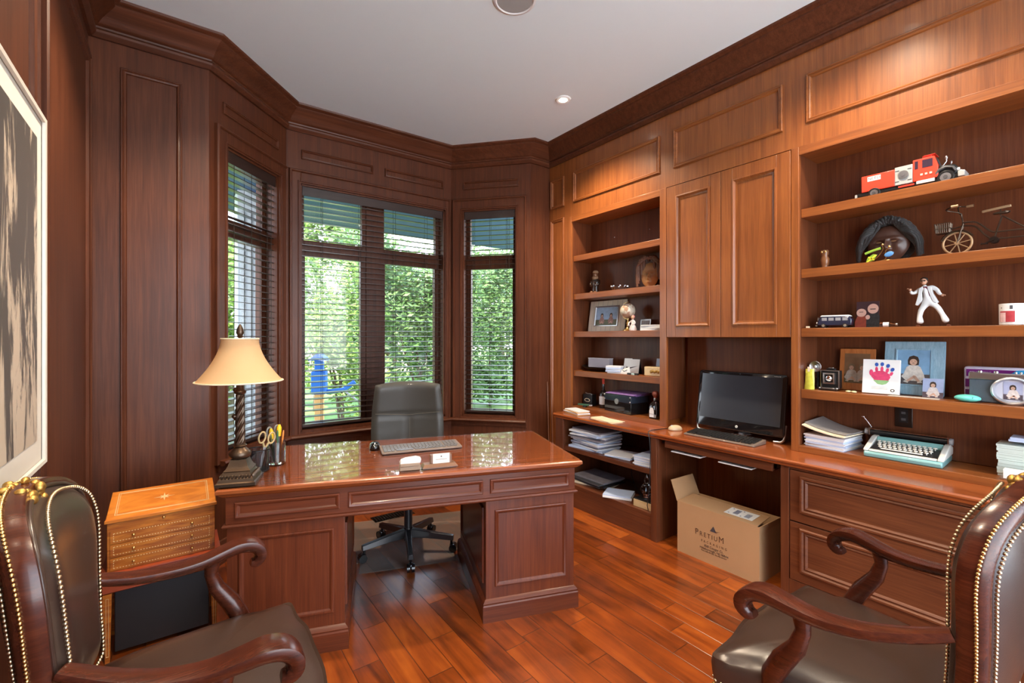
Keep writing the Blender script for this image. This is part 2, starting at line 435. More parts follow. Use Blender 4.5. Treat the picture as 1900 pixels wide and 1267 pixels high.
F_D, L_D = bay('wall_bay_right', PC1, PD1, 0.115, 0.632, 0.66, FH, (0.032, 0.72), [(0.123, 0.655)], 3)
# outer corner posts close the wedge between bay walls
cp = MB()
for (x, y) in ((0.60, 3.93), (2.17, 3.93)): cp.cyl((x, y, 0), (x, y, CEIL), 0.10, n=12)
struct(cp.build('trim_bay_posts', m_wallpaint))

# continuous window stool under the bay windows
def sweep_plan(m, path, prof, closed=False, mi=0):
    # path = plan points with the room on the right-hand side; prof = [(out, z)]
    pts = [Vector((x, y)) for x, y in path]; n = len(pts); rings = []
    for i in range(n):
        d0 = (pts[i]-pts[i-1]).normalized() if i > 0 else (pts[1]-pts[0]).normalized()
        d1 = (pts[i+1]-pts[i]).normalized() if i < n-1 else d0
        n0 = Vector((d0.y, -d0.x)); n1 = Vector((d1.y, -d1.x)); b = (n0+n1)/(1+n0.dot(n1))
        rings.append([(pts[i].x+b.x*o, pts[i].y+b.y*o, z) for o, z in prof])
    m.loops(rings, mi, True, True, True)
st = MB()
path = [PB0, PB1, PC1, PD1]
path_in = [(0.19, 3.32), PB1, PC1, (2.585, 3.303)]
sweep_plan(st, path_in, [(-0.02, 0.612), (0.045, 0.612), (0.055, 0.618), (0.062, 0.630), (0.055, 0.642), (-0.02, 0.648)][::-1])
sweep_plan(st, path_in, [(0.0, 0.575), (0.014, 0.575), (0.016, 0.612), (0.0, 0.612)][::-1])
struct(st.build('trim_window_stool', MW['x']))
# crown moulding
P = [(0, 2.998), (0.016, 2.998), (0.022, 3.004), (0.034, 3.018), (0.036, 3.03), (0.026, 3.044), (0.028, 3.052), (0.040, 3.056), (0.048, 3.064),
     (0.060, 3.082), (0.085, 3.105), (0.108, 3.125), (0.118, 3.136), (0.118, 3.144), (0.128, 3.147), (0.140, 3.156), (0.143, CEIL), (0, CEIL)]
cr = MB()
sweep_plan(cr, [(XL, YR), (XL, YB), PB0, PB1, PC1, PD1, (XR, YB), (XR, YR)], P[::-1])
struct(cr.build('trim_crown', MW['x'], smooth=30))
# right wall (behind the joinery) and the frieze board over the units
w = MB(); w.box(3.14, 3.3, YR-0.1, YB+0.05, 0, CEIL); wr = struct(w.build('wall_right', BW['z']))
F_R = ((XR, 0, 0), (0, 1, 0), Z3, (-1, 0, 0))
w = MB(); w.box(XR, XR+0.03, YR, YB, 2.48, CEIL); fz = struct(w.build('trim_frieze', BW['z']))
mm = MB()
for (a, b_) in ((3.068, 3.252), (2.05, 2.948), (1.209, 1.932), (-0.25, 1.087), (-1.3, -0.35)): mm.mould(F_R, a, b_, 2.598, 2.87, PM)
mm.build('panel_moulding', BW['y'], fz)
w = MB(); w.box(XR, 3.14, 3.01, YB, 0, 2.48); pl = struct(w.build('trim_pilaster', BW['z']))
mm = MB(); mm.mould(F_R, 3.068, 3.252, 0.25, 2.495, PM); mm.build('panel_moulding', BW['z'], pl)
# unseen rear wall; its wide opening is added to let light in
w = MB(); w.box(-0.6, -0.25, YR-0.12, YR, 0, CEIL); w.box(2.75, 3.3, YR-0.12, YR, 0, CEIL); w.box(-0.25, 2.75, YR-0.12, YR, 2.9, CEIL)
struct(w.build('wall_rear', m_wallpaint))
w = MB(); w.box(-3.5, 6.0, YR-8.0, YR-0.12, -0.12, -0.001); struct(w.build('floor_light_bounce', plain('bounce_pale', (0.80, 0.80, 0.78), 0.7)))  # unseen pale floor, added to bounce sunlight up to the ceiling
w = MB(); w.box(-0.9, 3.6, YR-1.9, YR-0.12, 2.95, 3.10); struct(w.build('ceiling_sky_block', m_ceil))  # unseen slab, added to keep sky light off the floor and desk
# baseboards
bb = MB(); BP = [(0, 0), (0.018, 0), (0.018, 0.11), (0.012, 0.125), (0.008, 0.14), (0, 0.145)]
sweep_plan(bb, [(XL, YR), (XL, YB), PB0, PB1, PC1, PD1, (XR-0.001, YB), (XR-0.001, 3.012)], BP[::-1]); struct(bb.build('baseboard_room', MW['x']))

# ------------------------------------------------------------------ blinds
m_blind = wood('blind_wood', (0.018, 0.010, 0.008), (0.032, 0.018, 0.014), (0.05, 0.03, 0.022), axis='x', rough=0.30, coat=0.35)
m_blindcord = plain('blind_cord', (0.03, 0.025, 0.02), 0.8)
def blind(F, u0, u1, label, ncord):
    O, U, V, N = [Vector(q) for q in F]
    t = thing('window_blind', label, 'blind', O + U*((u0+u1)/2) + N*(-0.045) + Vector((0, 0, 0)), 0, None)
    t.rotation_euler = (0, 0, math.atan2(U.y, U.x)); h = (u1-u0)/2
    b = MB(); b.box(-h, h, -0.028, 0.028, 2.535, 2.585); b.box(-h-0.002, h+0.002, -0.036, -0.030, 2.515, 2.588); b.build('headrail', m_blind, t, bevel=0.002)
    s = MB(); z = 2.50; k = 0
    while z > 0.735:
        tilt = math.radians(5+random.uniform(-1, 1))
        s.rbox((0, 0, z), (2*h, 0.050, 0.0042), 0, 0, tilt); z -= 0.0455; k += 1
    so = s.build('slats', m_blind, t)
    b = MB(); b.box(-h, h, -0.026, 0.026, 0.690, 0.712); b.build('bottom_rail', m_blind, t, bevel=0.003)
    c = MB()
    for i in range(ncord):
        u = -h + 2*h*(i+0.5)/ncord if ncord > 2 else (-h+2*h*(0.2+0.6*i))
        for y in (-0.027, 0.027): c.cyl((u, y, 0.70), (u, y, 2.54), 0.0016, n=5)
    c.cyl((h-0.05, -0.034, 1.25), (h-0.05, -0.034, 2.53), 0.0018, n=6); c.lathe([(0.002, 0.03), (0.006, 0.015), (0.007, 0.0)], 10, (h-0.05, -0.034, 1.22))
    c.build('ladder_cords', m_blindcord, t)
    return t
blind(F_B, 0.152, 0.658, 'dark wood slatted blind in the narrow left bay window behind the lamp', 3)
blind(F_C, 0.117, 1.343, 'wide dark wood slatted blind in the centre bay window behind the office chair', 4)
blind(F_D, 0.132, 0.615, 'dark wood slatted blind in the narrow right bay window', 3)

# ------------------------------------------------------------------ ceiling fittings
m_lens = emit('lamp_lens', (1.0, 0.93, 0.82), 12.0)
for i, (x, y) in enumerate(DOWNLIGHTS):
    if i > 0: pass
    t = thing('recessed_light', 'small lit recessed ceiling light with a white rim' if i == 0 else 'added recessed light out of view over the %s' % ('bookcase', 'left wall panel', 'left armchair')[i-1], 'ceiling light', (x, y, CEIL))
    r = MB(); r.lathe([(0.030, 0.0), (0.030, -0.008), (0.050, -0.010), (0.056, -0.005), (0.057, 0.0)], 32, cap=False); r.build('rim', m_white, t)
    r = MB(); r.lathe([(0.0301, -0.002), (0.024, -0.012), (0.001, -0.014)], 24); r.build('lens', m_lens, t)
t = thing('ceiling_speaker', 'round white ceiling speaker with grey perforated grille', 'speaker', (1.42, 1.915, CEIL))
r = MB(); r.lathe([(0.112, 0.0), (0.112, -0.006), (0.100, -0.010), (0.094, -0.006)], 48, cap=False); r.build('rim', m_white, t)
m_grille = plain('speaker_grille', (0.38, 0.38, 0.36), 0.7, bump=0.6, bscale=500)
r = MB(); r.lathe([(0.0945, -0.001), (0.0945, -0.005), (0.001, -0.006)], 48); r.build('grille', m_grille, t)
# ================================================================== joinery on the right
YE = -1.35
def shelf_mesh(y0, y1, z1, x0=2.868, x1=3.095, th=0.05):
    b = MB(); b.box(x0, x1, y0, y1, z1-th, z1); return b
def bookcase(label, y0, y1, stile0, stile1, tops):
    t = thing('bookcase', label, 'bookcase', (2.97, (y0+y1)/2, 0.752)); off = Vector(t.location)
    def bl(m, name, mat, bevel=0.0015):
        m.v = [tuple(Vector(p)-off) for p in m.v]; return m.build(name, mat, t, bevel=bevel)
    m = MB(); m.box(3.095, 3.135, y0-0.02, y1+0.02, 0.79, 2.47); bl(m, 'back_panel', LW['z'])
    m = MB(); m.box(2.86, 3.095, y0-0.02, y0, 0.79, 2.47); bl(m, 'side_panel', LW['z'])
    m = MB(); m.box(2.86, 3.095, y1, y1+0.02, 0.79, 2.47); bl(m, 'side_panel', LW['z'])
    for (a, b_) in ((y0-stile0, y0), (y1, y1+stile1)):
        m = MB(); m.box(2.838, 2.86, a, b_, 0.753, 2.48); bl(m, 'stile', BW['z'])
    m = MB(); m.box(2.838, 2.86, y0, y1, 2.432, 2.48); m.box(2.86, 3.095, y0, y1, 2.44, 2.478); bl(m, 'top_rail', BW['y'])
    m = MB(); m.box(2.838, 3.095, y0, y1, 0.753, 0.789); bl(m, 'bottom_board', BW['y'])
    for z in tops: bl(shelf_mesh(y0, y1, z), 'shelf', BW['y'], 0.002)
    for yy in (y0+0.28, y1-0.28):
        pn = MB(); pn.ell((3.094, yy, 2.28), 0.005); bl(pn, 'screw_cap', m_silver, 0)
    return t
TOPS = (2.13, 1.788, 1.453, 1.105)
bookcase('left bookcase by the bay with four shelves of carvings, frames and bottles', 2.05, 2.98, 0.056, 0.03, TOPS)
bookcase('right bookcase with four shelves holding the toy fire truck and bicycle', YE, 1.125, 0.03, 0.04, TOPS)

# hanging cabinet
t = thing('wall_cabinet', 'two-door panelled wall cabinet above the computer monitor', 'cabinet', (2.97, 1.58, 1.40))
def loc(m, name, mat, par, t=t, bevel=0.0015):
    o = Vector(t.location); m.v = [tuple(Vector(p)-o) for p in m.v]; return m.build(name, mat, par, bevel=bevel)
m = MB(); m.box(2.862, 3.135, 1.167, 1.992, 1.40, 2.478); loc(m, 'body', BW['z'], t)
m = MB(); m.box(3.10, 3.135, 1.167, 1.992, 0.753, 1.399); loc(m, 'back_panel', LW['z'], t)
DM = [(0.0, 0.0), (0.002, 0.006), (0.010, 0.008), (0.016, 0.003), (0.020, -0.006), (0.030, -0.010)]
for (a, b_) in ((1.168, 1.582), (1.586, 1.990)):
    m = MB(); x0, x1 = 2.835, 2.857; sw = 0.075
    m.box(x0, x1, a, a+sw, 1.402, 2.474); m.box(x0, x1, b_-sw, b_, 1.402, 2.474)
    m.box(x0, x1, a+sw, b_-sw, 1.402, 1.402+sw); m.box(x0, x1, a+sw, b_-sw, 2.474-sw, 2.474)
    d = loc(m, 'door', BW['z'], t)
    m = MB(); m.box(2.847, 2.856, a+sw, b_-sw, 1.402+sw, 2.474-sw); loc(m, 'door_panel', BW['z'], d)
    m = MB(); m.mould(((2.835, 0, 0), (0, 1, 0), Z3, (-1, 0, 0)), a+sw-0.002, b_-sw+0.002, 1.402+sw-0.002, 2.474-sw+0.002, DM); loc(m, 'door_moulding', BW['z'], d, bevel=0)

# worktop
wt = MB()
prof = [(2.606, 0.753), (2.600, 0.745), (2.600, 0.738), (2.607, 0.730), (2.614, 0.727), (2.617, 0.716), (2.625, 0.712)]
ring = lambda y: [(x, y, z) for x, z in prof] + [(3.134, y, 0.712), (3.134, y, 0.753)]
wt.loops([ring(YE), ring(2.955)])
wo = wt.build('worktop', wood('worktop_wood', (0.16, 0.035, 0.010), (0.32, 0.080, 0.020), (0.47, 0.14, 0.034), axis='y', rough=0.22, coat=0.5))
tag(wo, 'long polished reddish worktop running under both bookcases and the monitor', 'worktop')

# left open base unit
t = thing('base_bookcase', 'open two-tier base unit of paper piles below the left bookcase', 'shelf unit', (2.88, 2.44, 0))
def loc2(m, name, mat, t=t, bevel=0.002):
    o = Vector(t.location); m.v = [tuple(Vector(p)-o) for p in m.v]; return m.build(name, mat, t, bevel=bevel)
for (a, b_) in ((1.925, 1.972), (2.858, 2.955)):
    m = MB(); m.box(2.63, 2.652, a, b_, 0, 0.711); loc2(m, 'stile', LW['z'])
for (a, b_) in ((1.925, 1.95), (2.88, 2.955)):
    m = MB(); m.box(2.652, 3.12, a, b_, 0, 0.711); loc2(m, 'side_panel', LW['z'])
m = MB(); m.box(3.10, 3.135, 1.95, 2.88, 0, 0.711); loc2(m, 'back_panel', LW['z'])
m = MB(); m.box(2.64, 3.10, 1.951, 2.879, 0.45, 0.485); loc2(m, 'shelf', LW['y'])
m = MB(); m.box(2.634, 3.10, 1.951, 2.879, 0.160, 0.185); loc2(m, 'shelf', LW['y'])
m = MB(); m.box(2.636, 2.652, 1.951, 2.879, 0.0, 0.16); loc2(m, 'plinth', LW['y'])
# knee space panels + keyboard tray
t = thing('keyboard_tray', 'shallow pull-out keyboard tray with papers hung under the worktop', 'tray', (2.80, 1.53, 0.66))
m = MB(); m.box(-0.155, -0.135, -0.35, 0.34, 0.0, 0.045); m.box(-0.135, 0.2, -0.35, 0.34, 0, 0.012); m.build('tray_board', LW['y'], t, bevel=0.002)
for s in (-1, 1):
    m = MB(); m.box(-0.13, 0.25, s*0.37-0.008, s*0.37+0.008, 0.02, 0.05); m.build('runner', m_black, t)
# drawer unit
t = thing('drawer_cabinet', 'wide base cabinet with two rows of moulded drawer fronts', 'drawer cabinet', (2.9, 0.0, 0))
def loc3(m, name, mat, par=None, t=t, bevel=0.002):
    o = Vector(t.location); m.v = [tuple(Vector(p)-o) for p in m.v]; return m.build(name, mat, par or t, bevel=bevel)
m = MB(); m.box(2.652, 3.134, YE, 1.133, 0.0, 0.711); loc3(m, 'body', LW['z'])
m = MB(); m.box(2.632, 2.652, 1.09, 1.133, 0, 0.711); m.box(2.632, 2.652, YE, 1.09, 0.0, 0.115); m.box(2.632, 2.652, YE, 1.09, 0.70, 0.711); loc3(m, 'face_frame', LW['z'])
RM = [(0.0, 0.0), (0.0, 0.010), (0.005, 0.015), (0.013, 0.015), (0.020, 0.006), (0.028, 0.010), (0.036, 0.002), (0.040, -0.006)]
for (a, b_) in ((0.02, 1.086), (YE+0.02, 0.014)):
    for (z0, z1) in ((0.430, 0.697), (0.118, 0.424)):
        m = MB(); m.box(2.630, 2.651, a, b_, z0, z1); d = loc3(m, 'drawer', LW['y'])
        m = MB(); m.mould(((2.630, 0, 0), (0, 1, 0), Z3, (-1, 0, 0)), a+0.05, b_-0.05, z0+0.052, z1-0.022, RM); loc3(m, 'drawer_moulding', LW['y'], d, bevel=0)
# outlet
t = thing('wall_outlet', 'dark brown electrical outlet plate above the typewriter', 'outlet', (3.094, 0.72, 0.985))
m = MB(); m.box(-0.006, 0, -0.036, 0.036, -0.058, 0.058); m.build('plate', m_steel_dark, t, bevel=0.002)
m = MB(); m.box(-0.009, -0.0061, -0.018, 0.018, -0.034, 0.034); m.build('socket', m_black, t)
for z in (-0.017, 0.017):
    m = MB(); m.box(-0.0096, -0.00905, -0.009, 0.009, z-0.006, z+0.006); m.build('receptacle', m_dgrey, t)
# ================================================================== desk
DW_, DD_, DH_ = 1.665, 0.79, 0.77
u_ = Vector((0.9406, -0.3396, 0)); v_ = Vector((0.3396, 0.9406, 0))
DC = Vector((0.122, 2.253, 0)) + u_*(DW_/2) + v_*(DD_/2)
DRZ = math.atan2(u_.y, u_.x)
desk = thing('executive_desk', 'large panelled mahogany pedestal desk with a glossy glass-covered top', 'desk', DC, DRZ)
hx, hy = DW_/2, DD_/2
def ring_box(hx, hy, z): return [(-hx, -hy, z), (hx, -hy, z), (hx, hy, z), (-hx, hy, z)]
m = MB(); m.loops([ring_box(hx-a, hy-a, z) for a, z in ((0.030, 0.722), (0.022, 0.726), (0.010, 0.736), (0.006, 0.741), (0.000, 0.745), (0.0, 0.757), (0.004, 0.762), (0.006, 0.763))])
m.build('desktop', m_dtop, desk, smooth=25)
m_dglass = m_pane
m = MB(); m.box(-hx+0.012, hx-0.012, -hy+0.012, hy-0.012, 0.7635, 0.7695); m.build('glass_top', m_dglass, desk, bevel=0.0015)
PW = 0.475
# apron
m = MB(); ax, ay = hx-0.03, hy-0.03
m.box(-ax, ax, -ay, -ay+0.02, 0.607, 0.722); m.box(-ax, ax, ay-0.02, ay, 0.607, 0.722)
m.box(-ax, -ax+0.02, -ay+0.02, ay-0.02, 0.607, 0.722); m.box(ax-0.02, ax, -ay+0.02, ay-0.02, 0.607, 0.722); m.box(-ax+0.02, ax-0.02, -ay+0.02, ay-0.02, 0.607, 0.615)
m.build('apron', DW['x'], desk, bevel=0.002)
Ff = ((0, -ay, 0), (1, 0, 0), Z3, (0, -1, 0)); Fr_ = ((ax, 0, 0), (0, 1, 0), Z3, (1, 0, 0)); Fl_ = ((-ax, 0, 0), (0, 1, 0), Z3, (-1, 0, 0))
AM = [(0.0, 0.0), (0.001, 0.007), (0.005, 0.009), (0.010, 0.008), (0.015, 0.003), (0.020, 0.0)]
inn = ax-PW
for (F, a, b_) in ((Ff, -ax+0.035, -inn-0.02), (Ff, -inn+0.015, inn-0.015), (Ff, inn+0.02, ax-0.035), (Fr_, -ay+0.05, ay-0.05), (Fl_, -ay+0.05, ay-0.05)):
    m = MB(); m.mould(F, a, b_, 0.630, 0.700, AM); m.build('drawer_moulding', DW['x'], desk)
# waist bead
m = MB(); m.loops([ring_box(ax+a, ay+a, z) for a, z in ((-0.01, 0.592), (0.008, 0.593), (0.012, 0.600), (0.008, 0.607), (-0.01, 0.608))]); m.build('waist_bead', DW['x'], desk, smooth=40)
for s in (-1, 1):
    x0, x1 = sorted((s*ax-s*0.004, s*inn))
    ped = MB(); ped.box(x0, x1, -ay+0.004, ay-0.004, 0.0, 0.592); po = ped.build('pedestal', DW['z'], desk, bevel=0.002)
    m = MB(); m.mould(((0, -ay+0.004, 0), (1, 0, 0), Z3, (0, -1, 0)), x0+0.045, x1-0.045, 0.165, 0.545, AM); m.build('panel_moulding', DW['z'], po)
    m = MB(); m.mould((((x1 if s > 0 else x0), 0, 0), (0, 1, 0), Z3, (s, 0, 0)), -ay+0.06, ay-0.06, 0.165, 0.545, AM); m.build('panel_moulding', DW['z'], po)
    m = MB(); xi = x0 if s > 0 else x1
    m.mould(((xi, 0, 0), (0, 1, 0), Z3, (-s, 0, 0)), -ay+0.05, ay-0.05, 0.165, 0.545, AM); m.build('panel_moulding', DW['z'], po)
    m = MB(); cx_ = (x0+x1)/2; hw = (x1-x0)/2
    m.loops([[(cx_+q[0], q[1], q[2]) for q in ring_box(hw+a, ay-0.004+a, z)] for a, z in ((0.018, 0.0), (0.018, 0.078), (0.014, 0.084), (0.016, 0.092), (0.008, 0.102), (0.0, 0.108))])
    m.build('plinth', DW['x'], po, smooth=25)
def on_desk(u, v, z=DH_): # u from the front-left corner along the front, v towards the bay
    p = Vector((0.122, 2.253, 0)) + u_*u + v_*v; return (p.x, p.y, z)

# ------------------------------------------------------------------ chair mat
def mat_plastic():
    m_, n, l, b = newmat('mat_plastic'); out = n['Material Output']
    b.inputs['Base Color'].default_value = (0.45, 0.40, 0.36, 1); b.inputs['Roughness'].default_value = 0.28
    tr = n.new('ShaderNodeBsdfTransparent'); tr.inputs[0].default_value = (0.93, 0.90, 0.86, 1); ms = n.new('ShaderNodeMixShader'); ms.inputs[0].default_value = 0.28
    l.new(tr.outputs[0], ms.inputs[1]); l.new(b.outputs[0], ms.inputs[2]); l.new(ms.outputs[0], out.inputs[0]); return m_
pts = [(-0.29, 0), (0.29, 0), (0.29, 0.135), (0.62, 0.16), (0.62, 0.80), (-0.52, 0.80), (-0.52, 0.16), (-0.29, 0.135)]
m = MB(); m.prism(pts, ((0, 0, 0), (1, 0, 0), (0, 1, 0), (0, 0, 1)), 0.001, 0.004)
mt = m.build('chair_mat', mat_plastic(), None, loc=on_desk(0.832, 0.68, 0), rot=(0, 0, DRZ))
tag(mt, 'clear plastic chair mat on the floor under the office chair', 'chair mat')
# ------------------------------------------------------------------ office chair
oc = thing('office_chair', 'high-backed dark taupe leather swivel chair on a five-star black base', 'office chair', (1.22, 2.82, 0), math.radians(157))
m_ocl = plain('office_leather', (0.036, 0.033, 0.027), 0.42, bump=0.15, bscale=300, coat=0.1)
m_frame = plain('base_metal', (0.018, 0.018, 0.020), 0.3, coat=0.4)
# local +Y = the way the chair faces
def arm_dirs():
    base = math.radians(-110.6) - oc.rotation_euler[2]
    return [base + k*2*PI/5 for k in range(5)]
m = MB(); m.cyl((0, 0, 0.075), (0, 0, 0.16), 0.033, 0.030, 20); m.cyl((0, 0, 0.16), (0, 0, 0.30), 0.027, n=20); m.cyl((0, 0, 0.30), (0, 0, 0.42), 0.017, n=16); m.build('gas_column', m_frame, oc)
for a in arm_dirs():
    d = Vector((math.cos(a), math.sin(a), 0)); n_ = Vector((-d.y, d.x, 0))
    m = MB(); rings = []
    for (r, w, z0, z1) in ((0.025, 0.026, 0.095, 0.150), (0.12, 0.022, 0.093, 0.135), (0.30, 0.018, 0.078, 0.108)):
        c = d*r; rings.append([c-n_*w+Vector((0, 0, z0)), c+n_*w+Vector((0, 0, z0)), c+n_*w*0.7+Vector((0, 0, z1)), c-n_*w*0.7+Vector((0, 0, z1))])
    m.loops(rings); leg = m.build('base_leg', m_frame, oc, bevel=0.003)
    c = d*0.285; m = MB(); m.cyl(c+Vector((0, 0, 0.04)), c+Vector((0, 0, 0.085)), 0.008, n=8)
    for sg in (-1, 1):
        q = c+n_*0.014*sg+d*0.012; m.cyl(q-n_*0.009+Vector((0, 0, 0.030)), q+n_*0.009+Vector((0, 0, 0.030)), 0.025, n=20)
    m.ell((c.x+d.x*0.008, c.y+d.y*0.008, 0.043), (0.020, 0.020, 0.018)); m.build('castor', m_gloss, leg)
m = MB(); m.box(-0.08, 0.08, -0.12, 0.10, 0.41, 0.44); m.tube([(0, -0.10, 0.43), (0, -0.20, 0.44), (0, -0.27, 0.50), (0, -0.30, 0.60)], 0.028, 8, flat=0.5, up=(0, 1, 0)); m.build('tilt_mechanism', m_frame, oc, bevel=0.004)
def soft_slab(m, w0, w1, y, z, nx=14, nz=16, th=0.035, bow=0.03, flat=False): pass
m = MB(); rings = []
for i, (s, z) in enumerate(((0.90, 0.440), (0.98, 0.45), (1.0, 0.475), (0.97, 0.505), (0.88, 0.522), (0.6, 0.530), (0.2, 0.530))):
    ring = []
    for k in range(40):
        a = 2*PI*k/40; ca, sa = math.cos(a), math.sin(a); e = 0.35
        ring.append((0.25*s*math.copysign(abs(ca)**e, ca), 0.02+0.24*s*math.copysign(abs(sa)**e, sa), z - (0.02 if sa > 0.8 else 0)))
    rings.append(ring)
m.loops(rings); m.build('seat', m_ocl, oc, smooth=60)
# backrest: front surface at local y about -0.25
def back_w(t): return 0.224 + 0.022*math.sin(PI*min(1, t*0.9+0.1)) + 0.01*(1-t)
def back_pt(u, t, off):
    z = 0.52 + 0.565*t; w = back_w(t); x = u*w
    y = -0.255 - 0.045*t - 0.03*math.sin(PI*t) + 0.035*(u*u) + off
    z -= 0.022*(u*u) * max(0, (t-0.7)/0.3)
    return Vector((x, y, z))
m = MB(); NX, NZ = 18, 24; vs = []; fs = []
for side in (0, 1):
    for j in range(NZ+1):
        for i in range(NX+1):
            u = -1+2*i/NX; t = j/NZ; edge = min(1, (1-abs(u))/0.12, (t+0.02)/0.06, (1-t)/0.06); th = 0.012+0.022*math.sqrt(max(0, edge))
            seam = 0
            if side == 0:
                vt = 0.60 - 0.035*(1-abs(u))
                if abs(t-vt) < 0.022: seam = -0.006
                if t < vt and abs(u) < 0.06: seam = -0.006
            vs.append(back_pt(u, t, (th+seam) if side == 0 else -th))
n1 = (NX+1)*(NZ+1)
for j in range(NZ):
    for i in range(NX):
        a = j*(NX+1)+i; fs.append((a+1, a, a+NX+1, a+NX+2)); b_ = n1+a; fs.append((b_, b_+1, b_+NX+2, b_+NX+1))
for j in range(NZ):
    for a in (j*(NX+1), j*(NX+1)+NX): fs.append((a, a+NX+1, n1+a+NX+1, n1+a) if a % (NX+1) else (a, n1+a, n1+a+NX+1, a+NX+1))
for i in range(NX):
    a = NZ*(NX+1)+i; fs.append((a, a+1, n1+a+1, n1+a)); fs.append((i, n1+i, n1+i+1, i+1))
m.add(vs, fs); bo = m.build('backrest', m_ocl, oc, smooth=50)
m_seam = plain('seam_thread', (0.11, 0.095, 0.075), 0.6)
m = MB()
pts = [back_pt(-1+2*i/20, 0.60-0.035*(1-abs(-1+2*i/20))+0.012, 0.034) for i in range(1, 20)]; m.tube(pts, 0.0016, 5)
m.build('seam', m_seam, bo)
m = MB(); m.tube([back_pt(-0.05, t/20*0.54, 0.031) for t in range(1, 21)], 0.0014, 5); m.build('seam', m_seam, bo)

# ------------------------------------------------------------------ lamp
m_bronze = plain('lamp_bronze', (0.10, 0.065, 0.042), 0.38, metal=0.85, bump=0.3, bscale=150, coat=0.2)
lp = thing('table_lamp', 'bronze table lamp with a twisted column and flared cream shade', 'lamp', on_desk(0.070, 0.092), DRZ)
m = MB(); B_ = [(0.076, 0.0), (0.076, 0.012), (0.070, 0.016), (0.066, 0.028), (0.058, 0.036), (0.050, 0.054), (0.052, 0.058), (0.044, 0.066), (0.038, 0.078), (0.030, 0.102)]
m.loops([ring_box(a, a, z) for a, z in B_]); bs = m.build('base', m_bronze, lp, smooth=20)
m = MB()
for s in range(4):
    T = Matrix.Rotation(s*PI/2, 4, 'Z')
    for k in range(9): m.ell((-0.052+0.013*k, -0.062, 0.036), (0.006, 0.006, 0.009), 0, 6, 4, T)
m.build('leaf_border', m_bronze, bs)
m = MB(); m.lathe([(0.030, 0.10), (0.042, 0.112), (0.044, 0.125), (0.034, 0.138), (0.022, 0.150), (0.027, 0.158), (0.020, 0.165)], 24)
rings = []
for i in range(41):
    z = 0.165+0.215*i/40; tw = 5.5*i/40
    rings.append([((0.0185-0.003*i/40)*(1+0.16*math.cos(6*(2*PI*k/36)))*math.cos(2*PI*k/36+tw), (0.0185-0.003*i/40)*(1+0.16*math.cos(6*(2*PI*k/36)))*math.sin(2*PI*k/36+tw), z) for k in range(36)])
m.loops(rings)
m.lathe([(0.015, 0.38), (0.022, 0.386), (0.024, 0.394), (0.016, 0.402), (0.014, 0.46), (0.020, 0.468), (0.014, 0.476), (0.012, 0.52), (0.004, 0.525), (0.004, 0.63)], 20)
m.build('column', m_bronze, lp, smooth=50)
for (z, a) in ((0.14, 2.6), (0.275, 2.9), (0.285, 3.4), (0.40, 3.0), (0.31, 2.6)):
    m = MB(); m.ell((0.022*math.cos(a+DRZ), 0.022*math.sin(a+DRZ), z), (0.012, 0.010, 0.011), 0, 8, 6); m.build('leaf_ornament', m_bronze, lp)
def shade_mat():
    mm_, n, l, b = newmat('lamp_shade_fabric'); out = n['Material Output']
    b.inputs['Base Color'].default_value = (0.72, 0.50, 0.27, 1); b.inputs['Roughness'].default_value = 0.85
    tc = n.new('ShaderNodeTexCoord'); wv = n.new('ShaderNodeTexNoise'); wv.inputs['Scale'].default_value = 350; l.new(tc.outputs['Object'], wv.inputs[0])
    bp = n.new('ShaderNodeBump'); bp.inputs['Strength'].default_value = 0.2; bp.inputs['Distance'].default_value = 0.001; l.new(wv.outputs['Fac'], bp.inputs['Height']); l.new(bp.outputs[0], b.inputs['Normal'])
    tr = n.new('ShaderNodeBsdfTranslucent'); tr.inputs[0].default_value = (0.8, 0.55, 0.30, 1); ms = n.new('ShaderNodeMixShader'); ms.inputs[0].default_value = 0.4
    l.new(b.outputs[0], ms.inputs[1]); l.new(tr.outputs[0], ms.inputs[2]); l.new(ms.outputs[0], out.inputs[0]); return mm_
m_shade = shade_mat()
m = MB(); pr = []
for i in range(15):
    t = i/14; pr.append((0.168*(1-t)**1.75+0.072*(1-(1-t)**1.75), 0.437+0.188*t))
ins = [(r-0.003, z) for r, z in reversed(pr)]
m.lathe([pr[0]]+pr+ins+[pr[0]], 40, cap=False); sh = m.build('lamp_shade', m_shade, lp, smooth=60)
for (r, z) in ((0.1685, 0.439), (0.0725, 0.624)):
    m = MB(); m.tube([(r*math.cos(2*PI*k/40), r*math.sin(2*PI*k/40), z) for k in range(40)], 0.003, 6, closed=True); m.build('trim_cord', m_cream, sh)
m = MB(); m.lathe([(0.006, 0.61), (0.006, 0.628), (0.014, 0.634), (0.010, 0.638), (0.016, 0.650), (0.013, 0.668), (0.003, 0.688)], 14); m.build('finial', m_bronze, lp, smooth=60)
m = MB(); m.tube([(0.071*math.cos(a), 0.071*math.sin(a), 0.612) for a in (0.0,)] + [(0, 0, 0.622)] + [(-0.071, 0, 0.612)], 0.002, 6); m.build('harp_spider', m_brass, lp)

